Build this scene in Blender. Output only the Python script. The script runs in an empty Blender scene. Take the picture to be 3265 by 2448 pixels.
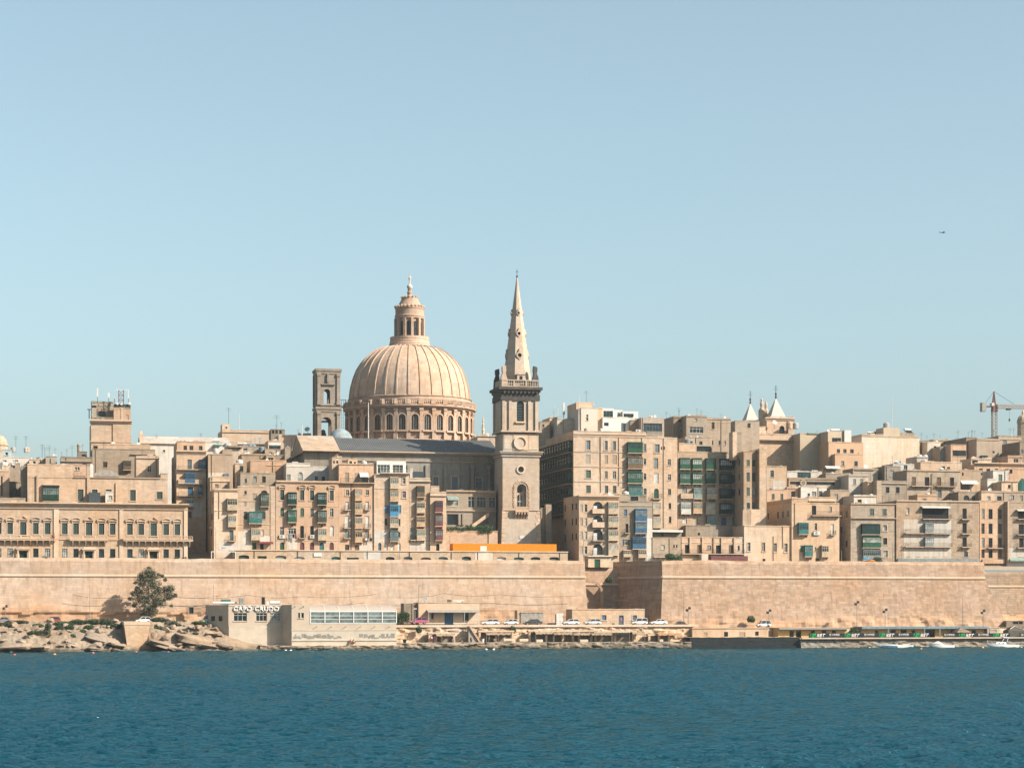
import bpy, math, random
import numpy as np
from mathutils import Vector, Matrix, noise
R = math.radians
SC = bpy.context.scene
# ------------------------------------------------------------------ camera
F, CX, HY, H = 6800.0, 1632.5, 1934.0, 10.0      # focal length in photo pixels, principal column, horizon row, eye height
cam_d = bpy.data.cameras.new('camera'); cam = bpy.data.objects.new('camera', cam_d)
SC.collection.objects.link(cam); SC.camera = cam
cam.location = (0, 0, H); cam.rotation_euler = (R(90), 0, 0)
cam_d.sensor_fit = 'HORIZONTAL'; cam_d.sensor_width = 36; cam_d.lens = 36 * F / 3265
cam_d.shift_y = (HY - 1224) / 3265; cam_d.clip_start = 1; cam_d.clip_end = 20000
# ------------------------------------------------------------------ city axes
A, D0 = R(13), 500.0                              # the street grid is turned 13 degrees; origin on the quay line
ca, sa = math.cos(A), math.sin(A)
# ------------------------------------------------------------------ sky and sun
SUN = Vector((0.66, -0.48, 0.58)).normalized()    # towards the sun, in city axes (along front, inland, up)
SUNW = Vector((SUN.x * ca - SUN.y * sa, SUN.x * sa + SUN.y * ca, SUN.z))
EL = math.asin(SUNW.z); AZ = math.atan2(SUNW.x, SUNW.y)
wd = bpy.data.worlds.new('World'); SC.world = wd; wd.use_nodes = True
nt = wd.node_tree; nt.nodes.clear()
wo = nt.nodes.new('ShaderNodeOutputWorld'); bg = nt.nodes.new('ShaderNodeBackground'); sky = nt.nodes.new('ShaderNodeTexSky')
sky.sky_type = 'NISHITA'; sky.sun_disc = False; sky.sun_elevation = EL; sky.sun_rotation = AZ
sky.air_density = 1.0; sky.dust_density = 2.2; sky.ozone_density = 4.0; sky.altitude = 0
hs = nt.nodes.new('ShaderNodeHueSaturation'); hs.inputs['Hue'].default_value = 0.478; hs.inputs['Saturation'].default_value = 0.68
nt.links.new(sky.outputs[0], hs.inputs['Color']); wb = nt.nodes.new('ShaderNodeMix'); wb.data_type = 'RGBA'; wb.blend_type = 'MULTIPLY'; wb.inputs[0].default_value = 1; wb.inputs[7].default_value = (.965, 1.02, .985, 1)
nt.links.new(hs.outputs[0], wb.inputs[6]); nt.links.new(wb.outputs[2], bg.inputs[0])
bg.inputs[1].default_value = 0.081
nt.links.new(bg.outputs[0], wo.inputs[0])
sd = bpy.data.lights.new('sun', 'SUN'); sd.energy = 5.0; sd.angle = R(0.53); sd.color = (1.0, 0.90, 0.76)
sun = bpy.data.objects.new('sun', sd); SC.collection.objects.link(sun)
sun.rotation_euler = (-SUNW).to_track_quat('-Z', 'Y').to_euler(); sun.location = (100, 300, 200)
vs = SC.view_settings
vs.view_transform = 'Standard'; vs.look = 'None'; vs.gamma = 1; vs.exposure = 1.17; vs.use_curve_mapping = False
SC.cycles.max_bounces = 6; SC.cycles.diffuse_bounces = 1; SC.cycles.caustics_reflective = False; SC.cycles.caustics_refractive = False

# ------------------------------------------------------------------ photo pixel -> place
def U(px, v):
 k = (px - CX) / F
 return (k * (D0 + v * ca) + v * sa) / (ca - k * sa)
def YD(u, v): return D0 + u * sa + v * ca
def ZP(py, px, v): return H - (py - HY) / F * YD(U(px, v), v)
def W(u, v, z): return Vector((u * ca - v * sa, D0 + u * sa + v * ca, z))
VIEW = {0: (0, 0, 1.0), 1: (0, 1200, 3.948), 2: (0, 1400, 3.568), 3: (500, 1300, 3.189), 4: (960, 1420, 4.144), 5: (960, 860, 2.764),
  6: (1380, 1360, 3.604), 7: (1680, 1260, 2.9615), 8: (2120, 1240, 2.859), 9: (2640, 1220, 2.763), 10: (0, 1740, 3.16),
  11: (600, 1740, 2.765), 12: (1260, 1740, 2.572), 13: (1900, 1740, 3.072), 14: (2500, 1740, 2.8915),
  15: (1340, 1960, 7.373), 16: (1620, 1960, 3.95), 17: (2900, 1980, 6.06), 18: (2440, 1380, 2.681), 19: (3060, 1230, 6.634)}
def vx(n, x): o = VIEW[n]; return o[0] + x / o[2]
def vy(n, y): o = VIEW[n]; return o[1] + y / o[2]
def gz(v):                                        # height of the city ground behind the ramparts
 P = ((24, 20.0), (36, 20.0), (60, 24.0), (100, 34.0), (150, 45.0), (220, 50.0), (500, 40.0))
 if v <= P[0][0]: return P[0][1]
 for (a, b), (c, d) in zip(P, P[1:]):
  if v <= c: return b + (d - b) * (v - a) / (c - a)
 return P[-1][1]

# ------------------------------------------------------------------ materials
MATS = {}; AL, PL = .72, .58                      # weathered limestone and paint reflect less than they seem to
def nodes_of(name):
 m = bpy.data.materials.new(name); m.use_nodes = True
 t = m.node_tree; p = t.nodes['Principled BSDF']
 return m, t, p
def plain(name, col, rough=0.7, metal=0.0, var=0.12, scale=1.5, spec=0.1):
 k = ('plain', name); col = tuple(q * PL for q in col)
 if k in MATS: return MATS[k]
 m, t, p = nodes_of(name); N = t.nodes.new; L = t.links.new
 g = N('ShaderNodeNewGeometry'); n = N('ShaderNodeTexNoise'); n.inputs['Scale'].default_value = scale; n.inputs['Detail'].default_value = 5
 L(g.outputs['Position'], n.inputs['Vector'])
 r = N('ShaderNodeMapRange'); r.inputs['To Min'].default_value = 1 - var * 1.6; r.inputs['To Max'].default_value = 1 + var * 1.2
 r.inputs['From Min'].default_value = .25; r.inputs['From Max'].default_value = .75
 L(n.outputs['Fac'], r.inputs['Value'])
 x = N('ShaderNodeVectorMath'); x.operation = 'SCALE'; x.inputs[0].default_value = col; L(r.outputs[0], x.inputs['Scale'])
 L(x.outputs[0], p.inputs['Base Color'])
 p.inputs['Roughness'].default_value = rough; p.inputs['Metallic'].default_value = metal; p.inputs['Specular IOR Level'].default_value = spec
 MATS[k] = m; return m
def stone(col, dirt=0.5, course=0.42, blocks=0.12, name='limestone', bump=0.25, streak=(.22, .2, .17)):
 k = ('stone', col, dirt, course, blocks, name); col = (col[0] * AL, col[1] * AL * 1.025, col[2] * AL * 1.07)
 if k in MATS: return MATS[k]
 m, t, p = nodes_of(name); N = t.nodes.new; L = t.links.new
 g = N('ShaderNodeNewGeometry'); s = N('ShaderNodeSeparateXYZ'); L(g.outputs['Position'], s.inputs[0])
 ad = N('ShaderNodeMath'); ad.operation = 'ADD'; L(s.outputs['X'], ad.inputs[0]); L(s.outputs['Y'], ad.inputs[1])
 c = N('ShaderNodeCombineXYZ'); L(ad.outputs[0], c.inputs['X']); L(s.outputs['Z'], c.inputs['Y'])
 b = N('ShaderNodeTexBrick'); b.inputs['Scale'].default_value = 1; b.inputs['Brick Width'].default_value = course * 2.6
 b.inputs['Row Height'].default_value = course; b.inputs['Mortar Size'].default_value = .02; b.inputs['Bias'].default_value = 0
 b.inputs['Color1'].default_value = (1 - blocks,) * 3 + (1,); b.inputs['Color2'].default_value = (1 + blocks,) * 3 + (1,); b.inputs['Mortar'].default_value = (.74, .72, .7, 1)
 L(c.outputs[0], b.inputs['Vector'])
 def nz(scale, sc3, det=6, rough=.6):
  mp = N('ShaderNodeMapping'); mp.inputs['Scale'].default_value = sc3; L(g.outputs['Position'], mp.inputs['Vector'])
  n = N('ShaderNodeTexNoise'); n.inputs['Scale'].default_value = scale; n.inputs['Detail'].default_value = det; n.inputs['Roughness'].default_value = rough
  L(mp.outputs[0], n.inputs['Vector']); return n.outputs['Fac']
 def mr(v, a, bb, lo, hi):
  r = N('ShaderNodeMapRange'); r.inputs['From Min'].default_value = a; r.inputs['From Max'].default_value = bb
  r.inputs['To Min'].default_value = lo; r.inputs['To Max'].default_value = hi; L(v, r.inputs['Value']); return r.outputs[0]
 def mix(f, a, bb, mode='MIX'):
  x = N('ShaderNodeMix'); x.data_type = 'RGBA'; x.blend_type = mode
  if isinstance(f, float): x.inputs[0].default_value = f
  else: L(f, x.inputs[0])
  for i, q in ((6, a), (7, bb)):
   if isinstance(q, tuple): x.inputs[i].default_value = q + (1,)
   else: L(q, x.inputs[i])
  return x.outputs[2]
 big = nz(.09, (1, 1, 1)); mid = nz(.7, (1, 1, 1.6)); stv = nz(1.3, (1, 1, .10), 4); fine = nz(4, (1, 1, 1), 4)
 warm = tuple(min(1, q) for q in (col[0] * 1.06, col[1] * .94, col[2] * .84)); pale = tuple(min(1, col[i] * (1.05, 1.12, 1.22)[i]) for i in range(3))
 q = mix(mr(big, .35, .65, 0, 1), warm, pale)
 q = mix(mr(mid, .3, .7, 0, .35), q, tuple(x * .72 for x in col))
 q = mix(.85, q, b.outputs['Color'], 'MULTIPLY')
 q = mix(mr(nz(.22, (1, 1, .8), 5, .65), .5, .64, 0, min(.7, dirt * .7)), q, tuple(col[i] * (.62, .6, .58)[i] for i in range(3)))
 q = mix(mr(nz(.35, (1, 1, 1.3), 4, .7), .56, .68, 0, .55), q, tuple(min(1, x * 1.22) for x in col))
 q = mix(mr(stv, .5, .72, 0, dirt), q, tuple(col[i] * (streak[i] / .42) for i in range(3)))
 q = mix(mr(fine, .3, .75, 0, .22), q, tuple(x * .6 for x in col))
 oi = N('ShaderNodeObjectInfo'); sc_ = N('ShaderNodeVectorMath'); sc_.operation = 'SCALE'; L(q, sc_.inputs[0]); L(mr(oi.outputs['Random'], 0, 1, .86, 1.1), sc_.inputs['Scale'])
 L(sc_.outputs[0], p.inputs['Base Color']); p.inputs['Roughness'].default_value = .92; p.inputs['Specular IOR Level'].default_value = .15
 if bump:
  bp = N('ShaderNodeBump'); bp.inputs['Strength'].default_value = bump; bp.inputs['Distance'].default_value = .12
  a2 = N('ShaderNodeMath'); a2.operation = 'ADD'; L(mid, a2.inputs[0]); L(b.outputs['Fac'], a2.inputs[1])
  a3 = N('ShaderNodeMath'); a3.operation = 'SUBTRACT'; L(mid, a3.inputs[0]); L(b.outputs['Fac'], a3.inputs[1])
  L(a3.outputs[0], bp.inputs['Height']); L(bp.outputs[0], p.inputs['Normal'])
 MATS[k] = m; return m
def glass(name, col, rough=.12, spec=.5):
 k = ('glass', name)
 if k in MATS: return MATS[k]
 m, t, p = nodes_of(name); N = t.nodes.new; L = t.links.new
 g = N('ShaderNodeNewGeometry'); n = N('ShaderNodeTexNoise'); n.inputs['Scale'].default_value = .9; L(g.outputs['Position'], n.inputs['Vector'])
 r = N('ShaderNodeMapRange'); r.inputs['To Min'].default_value = .45; r.inputs['To Max'].default_value = 1.6; r.inputs['From Min'].default_value = .3; r.inputs['From Max'].default_value = .7
 L(n.outputs['Fac'], r.inputs['Value'])
 x = N('ShaderNodeVectorMath'); x.operation = 'SCALE'; x.inputs[0].default_value = col; L(r.outputs[0], x.inputs['Scale']); L(x.outputs[0], p.inputs['Base Color'])
 p.inputs['Roughness'].default_value = rough; p.inputs['Specular IOR Level'].default_value = spec
 MATS[k] = m; return m
def louvre(name, col):
 k = ('louvre', name); col = tuple(q * PL for q in col)
 if k in MATS: return MATS[k]
 m, t, p = nodes_of(name); N = t.nodes.new; L = t.links.new
 g = N('ShaderNodeNewGeometry'); w = N('ShaderNodeTexWave'); w.bands_direction = 'Z'; w.inputs['Scale'].default_value = 2.2; w.inputs['Distortion'].default_value = .3
 L(g.outputs['Position'], w.inputs['Vector'])
 n = N('ShaderNodeTexNoise'); n.inputs['Scale'].default_value = 1.1; L(g.outputs['Position'], n.inputs['Vector'])
 a = N('ShaderNodeMath'); a.operation = 'MULTIPLY_ADD'; a.inputs[1].default_value = .8; a.inputs[2].default_value = .55; L(n.outputs['Fac'], a.inputs[0])
 x = N('ShaderNodeVectorMath'); x.operation = 'SCALE'; x.inputs[0].default_value = col; L(a.outputs[0], x.inputs['Scale']); L(x.outputs[0], p.inputs['Base Color'])
 bp = N('ShaderNodeBump'); bp.inputs['Strength'].default_value = .6; bp.inputs['Distance'].default_value = .05; L(w.outputs['Fac'], bp.inputs['Height']); L(bp.outputs[0], p.inputs['Normal'])
 p.inputs['Roughness'].default_value = .55
 MATS[k] = m; return m
PAL = {'G': (.035, .115, .07), 'E': (.014, .05, .042), 'D': (.022, .058, .046), 'T': (.06, .20, .19), 'B': (.07, .16, .27), 'S': (.10, .33, .55), 'C': (.62, .50, .36), 'P': (.64, .44, .27),
       'W': (.78, .75, .68), 'M': (.20, .085, .085), 'N': (.20, .14, .09), 'K': (.02, .022, .025), 'O': (.08, .09, .06), 'Y': (.28, .31, .30), 'R': (.24, .06, .05), 'A': (.15, .20, .22), 'L': (.30, .38, .34)}
COLN = {'G': 'green', 'E': 'dark green', 'D': 'dark green', 'T': 'teal', 'B': 'blue', 'S': 'light blue', 'C': 'cream', 'P': 'peach', 'W': 'white', 'M': 'maroon', 'N': 'brown', 'K': 'black', 'O': 'olive', 'Y': 'grey', 'R': 'red', 'A': 'grey blue', 'L': 'pale green'}
def paint(c): return plain('paint_' + COLN[c].replace(' ', '_') + c, PAL[c], .7, var=.2)
def shut(c): return louvre('shutter_' + c, PAL[c])
GL = [glass('glass_dark', (.010, .016, .018), .15, .3), glass('glass_teal', (.016, .03, .034), .15, .3), glass('glass_curtain', (.22, .22, .20), .25), glass('glass_grey', (.10, .125, .12), .2)]
IRON = plain('iron', (.05, .05, .05), .5); CONC = plain('concrete', (.42, .38, .33), .9, var=.2); WHITE = plain('white_paint', (.78, .75, .70), .6, var=.08)
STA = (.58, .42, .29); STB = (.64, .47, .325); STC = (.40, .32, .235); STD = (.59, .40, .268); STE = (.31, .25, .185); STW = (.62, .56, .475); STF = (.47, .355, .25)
def st(x, **k): return stone({'a': STA, 'b': STB, 'c': STC, 'd': STD, 'e': STE, 'w': STW, 'f': STF}[x], **k)
TRIM = stone((.64, .47, .33), .3, .6, .05, 'dressed_limestone', .1)

# ------------------------------------------------------------------ mesh helpers
COL = SC.collection
class MB:
 def __init__(s): s.v = []; s.f = []; s.sm = False
 def quad(s, *p):
  i = len(s.v); s.v += [tuple(q) for q in p]; s.f.append(tuple(range(i, i + len(p)))); return s
 def box(s, x0, x1, y0, y1, z0, z1):
  i = len(s.v)
  s.v += [(x0, y0, z0), (x1, y0, z0), (x1, y1, z0), (x0, y1, z0), (x0, y0, z1), (x1, y0, z1), (x1, y1, z1), (x0, y1, z1)]
  s.f += [tuple(i + q for q in f) for f in ((0, 3, 2, 1), (4, 5, 6, 7), (0, 1, 5, 4), (1, 2, 6, 5), (2, 3, 7, 6), (3, 0, 4, 7))]; return s
 def prism(s, pts, z0, z1, top=None):          # closed prism over a footprint (counter-clockwise); top = another footprint
  n = len(pts); i = len(s.v); tp = top or pts
  s.v += [(p[0], p[1], z0) for p in pts] + [(p[0], p[1], z1) for p in tp]
  s.f += [(i + k, i + (k + 1) % n, i + n + (k + 1) % n, i + n + k) for k in range(n)]
  s.f += [tuple(i + n - 1 - k for k in range(n)), tuple(i + n + k for k in range(n))]; return s
 def xz(s, pts, y0, y1):                       # outline in the facade plane given depth
  n = len(pts); i = len(s.v)
  s.v += [(p[0], y0, p[1]) for p in pts] + [(p[0], y1, p[1]) for p in pts]
  s.f += [(i + k, i + n + k, i + n + (k + 1) % n, i + (k + 1) % n) for k in range(n)]
  s.f += [tuple(i + k for k in range(n)), tuple(i + 2 * n - 1 - k for k in range(n))]; return s
 def yz(s, pts, x0, x1):
  n = len(pts); i = len(s.v)
  s.v += [(x0, p[0], p[1]) for p in pts] + [(x1, p[0], p[1]) for p in pts]
  s.f += [(i + k, i + n + k, i + n + (k + 1) % n, i + (k + 1) % n) for k in range(n)]
  s.f += [tuple(i + k for k in range(n)), tuple(i + 2 * n - 1 - k for k in range(n))]; return s
 def lathe(s, prof, cx=0, cy=0, n=24, sx=1, sy=1, cap=True):   # prof: (radius, z) from bottom up
  i = len(s.v); m = len(prof)
  for r, z in prof:
   for k in range(n):
    a = 2 * math.pi * k / n; s.v.append((cx + r * sx * math.cos(a), cy + r * sy * math.sin(a), z))
  for j in range(m - 1):
   for k in range(n):
    s.f.append((i + j * n + k, i + j * n + (k + 1) % n, i + (j + 1) * n + (k + 1) % n, i + (j + 1) * n + k))
  if cap:
   s.f.append(tuple(i + n - 1 - k for k in range(n))); s.f.append(tuple(i + (m - 1) * n + k for k in range(n)))
  return s
 def tube(s, p, q, r, n=6, r2=None):
  p, q = Vector(p), Vector(q); d = q - p
  if d.length < 1e-6: return s
  d.normalize(); a = d.orthogonal().normalized(); b = d.cross(a); i = len(s.v); r2 = r if r2 is None else r2
  for c, rr in ((p, r), (q, r2)):
   for k in range(n):
    t = 2 * math.pi * k / n; s.v.append(tuple(c + a * (rr * math.cos(t)) + b * (rr * math.sin(t))))
  s.f += [(i + k, i + (k + 1) % n, i + n + (k + 1) % n, i + n + k) for k in range(n)]
  s.f += [tuple(i + n - 1 - k for k in range(n)), tuple(i + n + k for k in range(n))]; return s
 def path(s, pts, r, n=5):
  for a, b in zip(pts, pts[1:]): s.tube(a, b, r, n)
  return s
 def ball(s, c, r, n=10, m=6, sz=1):
  prof = [(r * math.sin(math.pi * j / m) + 1e-4, c[2] - r * sz * math.cos(math.pi * j / m)) for j in range(m + 1)]
  return s.lathe(prof, c[0], c[1], n)
 def mesh(s, name):
  m = bpy.data.meshes.new(name); m.from_pydata(s.v, [], s.f); m.validate(); m.update()
  if s.sm:
   m.polygons.foreach_set('use_smooth', [True] * len(m.polygons))
  return m
 def build(s, name, mat, parent=None, loc=(0, 0, 0), label=None, smooth=False):
  s.sm = smooth
  return link(name, s.mesh(name), mat, parent, loc, label)
def link(name, me, mat, parent=None, loc=(0, 0, 0), label=None, rz=0):
 if mat is not None and not me.materials: me.materials.append(mat)
 o = bpy.data.objects.new(name, me); COL.objects.link(o); o.location = loc; o.rotation_euler = (0, 0, rz)
 if parent is not None: o.parent = parent
 if label: o['label'] = label
 return o
def smooth_angle(o, ang=40):
 me = o.data; me.polygons.foreach_set('use_smooth', [True] * len(me.polygons))
 me.set_sharp_from_angle(angle=R(ang))
def tag(o, label=None, cat=None, group=None, kind=None):
 for k, q in (('label', label), ('category', cat), ('group', group), ('kind', kind)):
  if q: o[k] = q
 return o
def empty(name, u, v, z, rz=0):
 o = bpy.data.objects.new(name, None); COL.objects.link(o); o.empty_display_size = .5
 o.location = W(u, v, z); o.rotation_euler = (0, 0, A + rz); return o
def thing(name, label, cat, u, v, z, group=None, rz=0):
 return tag(empty(name, u, v, z, rz), label, cat, group)
def place(o, u, v, z, rz=0):                      # stands a single-mesh thing in city axes
 o.location = W(u, v, z); o.rotation_euler = (0, 0, A + rz); return o
def copy_tree(o, parent=None):
 c = o.copy(); COL.objects.link(c)
 if parent is not None: c.parent = parent
 for ch in o.children: copy_tree(ch, c)
 return c
MC = {}
def cached(key, fn):
 if key not in MC: MC[key] = fn()
 return MC[key]

# ------------------------------------------------------------------ facades
def arc_pts(x0, x1, zs, rise, n=8):
 cx, hw = (x0 + x1) / 2, (x1 - x0) / 2
 return [(cx - hw * math.cos(math.pi * i / n), zs + rise * math.sin(math.pi * i / n)) for i in range(n + 1)]
def facade(mb, x0, x1, z0, z1, ops, y=0.0, rev=.25):
 """front wall in the plane y with real openings (x0, x1, z0, z1, rise) and reveals"""
 ops = [(max(a, x0 + .03), min(b, x1 - .03), max(c, z0), min(d, z1 - .03), r) for a, b, c, d, r in ops if b > x0 + .1 and a < x1 - .1 and c < z1 - .1 and d > z0 + .1]
 zs = sorted({z0, z1} | {q for o in ops for q in o[2:4]})
 for a, b in zip(zs, zs[1:]):
  if b - a < 1e-5: continue
  cut = sorted((o[0], o[1]) for o in ops if o[2] < b - 1e-6 and o[3] > a + 1e-6)
  x = x0
  for c, d in cut + [(x1, x1)]:
   if c > x + 1e-5: mb.quad((x, y, a), (c, y, a), (c, y, b), (x, y, b))
   x = max(x, d)
 for c, d, a, b, r in ops:
  yr = y + rev; top = b - r
  mb.quad((c, y, a), (c, yr, a), (c, yr, top), (c, y, top)); mb.quad((d, yr, a), (d, y, a), (d, y, top), (d, yr, top))
  mb.quad((c, y, a), (d, y, a), (d, yr, a), (c, yr, a))
  if r > .01:
   P = arc_pts(c, d, top, r)
   for p, q in zip(P, P[1:]):
    mb.quad((p[0], y, p[1]), (q[0], y, q[1]), (q[0], y, b), (p[0], y, b)); mb.quad((p[0], y, p[1]), (p[0], yr, p[1]), (q[0], yr, q[1]), (q[0], y, q[1]))
   mb.quad((c, yr - .01, top), (d, yr - .01, top), (d, yr - .01, b + .02), (c, yr - .01, b + .02)) if False else None
  else:
   mb.quad((c, y, b), (c, yr, b), (d, yr, b), (d, y, b))
def m_window(w, h, panes):
 mb = MB(); t = min(.09, w * .14)
 mb.box(0, t, 0, .07, 0, h).box(w - t, w, 0, .07, 0, h).box(t, w - t, 0, .07, 0, t).box(t, w - t, 0, .07, h - t, h)
 for i in range(1, panes): mb.box(w * i / panes - t * .4, w * i / panes + t * .4, .005, .065, t, h - t)
 if h > 1.3: mb.box(t, w - t, .01, .06, h * .7 - t * .4, h * .7 + t * .4)
 return mb.mesh('window')
def m_shutter(w, h):
 mb = MB(); g = .02
 for a, b in ((0, w / 2 - g), (w / 2 + g, w)):
  mb.box(a, b, .03, .07, 0, h); t = min(.08, (b - a) * .2)
  mb.box(a, a + t, 0, .03, 0, h).box(b - t, b, 0, .03, 0, h).box(a + t, b - t, 0, .03, 0, t).box(a + t, b - t, 0, .03, h - t, h).box(a + t, b - t, 0, .03, h * .45, h * .45 + t)
 return mb.mesh('shutter')
def m_door(w, h):
 mb = MB(); g = .015
 for a, b in ((0, w / 2 - g), (w / 2 + g, w)):
  mb.box(a, b, .04, .08, 0, h)
  for c, d in ((.06, .42), (.48, .78), (.83, .97)): mb.box(a + .08, b - .08, .015, .04, h * c, h * d)
 return mb.mesh('door')
def m_sill(w): return MB().box(-.1, w + .1, -.12, .1, -.12, 0).mesh('sill')
def m_surround(w, h, tri):
 mb = MB(); t = .18
 mb.box(-t, 0, -.07, .0, 0, h).box(w, w + t, -.07, 0, 0, h).box(-t, w + t, -.07, 0, h, h + t).box(-t - .08, w + t + .08, -.16, 0, -.18, 0)
 return mb.mesh('surround')
def m_pediment(w, tri):
 mb = MB(); a, b = -.42, w + .42
 mb.box(a, b, -.36, 0, 0, .16)
 if tri: mb.xz([(a, .16), (b, .16), (w / 2, .95)], -.12, 0).xz([(a - .05, .16), (a + .25, .16), (w / 2, .86), (b - .25, .16), (b + .05, .16), (w / 2, 1.12)], -.4, -.12)
 else:
  P = arc_pts(a + .1, b - .1, .16, .52); Q = arc_pts(a - .02, b + .02, .16, .74)
  mb.xz(P, -.1, 0); mb.xz(Q + P[::-1], -.38, -.1)
 mb.box(a + .1, a + .3, -.22, 0, -.4, 0).box(b - .3, b - .1, -.22, 0, -.4, 0)
 return mb.mesh('pediment')
def q5(x): return max(.1, round(x / .05) * .05)
RNG = random.Random(7)
def opening(root, kind, col, x, z, w, h, y, opts=''):
 W_, H_ = w, h; w, h = q5(w), q5(h); x += (W_ - w) / 2; par = root
 def kid(key, fn, mat, name, p, l=(0, 0, 0)):
  o = link(name, cached((key, mat.name), lambda: fn().copy()), mat, p, l); return o
 if kind in 'wo':
  n = 1 if w < .8 else (2 if w < 1.9 else max(3, round(w / .9)))
  g = RNG.choice(GL[:2] + GL[:1] + (GL[2:3] if kind == 'w' else []))
  if kind == 'w':
   o = kid(('w', w, h, n), lambda: m_window(w, h, n), paint(col), 'window', root, (x, y + .16, z))
   kid(('pane', w, h), lambda: MB().box(0, w, 0, .02, 0, h).mesh('pane'), g, 'pane', o, (0, .035, 0))
  else:
   o = kid(('pw', w, h), lambda: MB().box(-.15, w + .15, 0, .04, 0, h + .1).mesh('window'), GL[0], 'window', root, (x, y + .24, z))  # open recess: a dark sheet stands in for its unlit interior
 elif kind == 's': o = kid(('s', w, h), lambda: m_shutter(w, h), shut(col), 'shutter', root, (x, y + .12, z))
 elif kind == 'd': o = kid(('d', w, h), lambda: m_door(w, h), paint(col), 'door', root, (x, y + .15, z))
 elif kind == 'k': o = kid(('k', w, h), lambda: MB().box(-.05, w + .05, 0, .1, 0, h + .05).mesh('infill'), st('c'), 'infill_panel', root, (x, y + .1, z))
 yo = y - o.location.y
 if 'f' in opts or 'p' in opts or 't' in opts: kid(('sr', w, h), lambda: m_surround(w, h, 0), TRIM, 'surround', o, (0, yo, 0))
 elif kind in 'ws' and h < 2.2: kid(('sl', w), lambda: m_sill(w), TRIM, 'sill', o, (0, yo, 0))
 if 'p' in opts: kid(('pe', w, 0), lambda: m_pediment(w, 0), TRIM, 'pediment', o, (0, yo, h + .5))
 if 't' in opts: kid(('pe', w, 1), lambda: m_pediment(w, 1), TRIM, 'pediment', o, (0, yo, h + .45))
 if 'r' in opts:
  b = kid(('jb', w), lambda: MB().box(-.35, w + .35, -.75, 0, -.16, 0).mesh('ledge'), TRIM, 'balcony_ledge', o, (0, yo, 0))
  rail(o, -.32, w + .32, 0, 1.0, yo - .72, yo)
 return o
def rail(parent, x0, x1, z0, z1, y0, y1, mat=None, step=.14, r=.014):
 mb = MB()
 for z in (z1, z0 + .08):
  mb.tube((x0, y0, z), (x1, y0, z), r * 1.6, 4).tube((x0, y0, z), (x0, y1, z), r * 1.6, 4).tube((x1, y0, z), (x1, y1, z), r * 1.6, 4)
 n = max(2, int((x1 - x0) / step))
 for i in range(n + 1):
  x = x0 + (x1 - x0) * i / n; mb.tube((x, y0, z0), (x, y0, z1), r, 4)
 for x in (x0, x1):
  for i in range(1, 5): yy = y0 + (y1 - y0) * i / 5; mb.tube((x, yy, z0), (x, yy, z1), r, 4)
 return mb.build('railing', mat or IRON, parent)
def balusters(mb, x0, x1, y, z0, z1, step=.32, r=.085, die=2.6):
 h = z1 - z0; mb.box(x0, x1, y - .14, y + .14, z0, z0 + .14 * h).box(x0, x1, y - .15, y + .15, z1 - .16 * h, z1)
 nd = max(1, round((x1 - x0) / die))
 for i in range(nd + 1):
  x = x0 + (x1 - x0) * i / nd; mb.box(max(x0, x - .16), min(x1, x + .16), y - .155, y + .155, z0, z1 - .16 * h)
 n = max(1, int((x1 - x0) / step))
 for i in range(n):
  x = x0 + (x1 - x0) * (i + .5) / n; a, b = z0 + .14 * h, z1 - .16 * h; c = (b - a)
  mb.lathe([(r * .6, a), (r, a + .3 * c), (r * .5, a + .7 * c), (r * .7, b)], x, y, 6, cap=False)
 return mb
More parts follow.
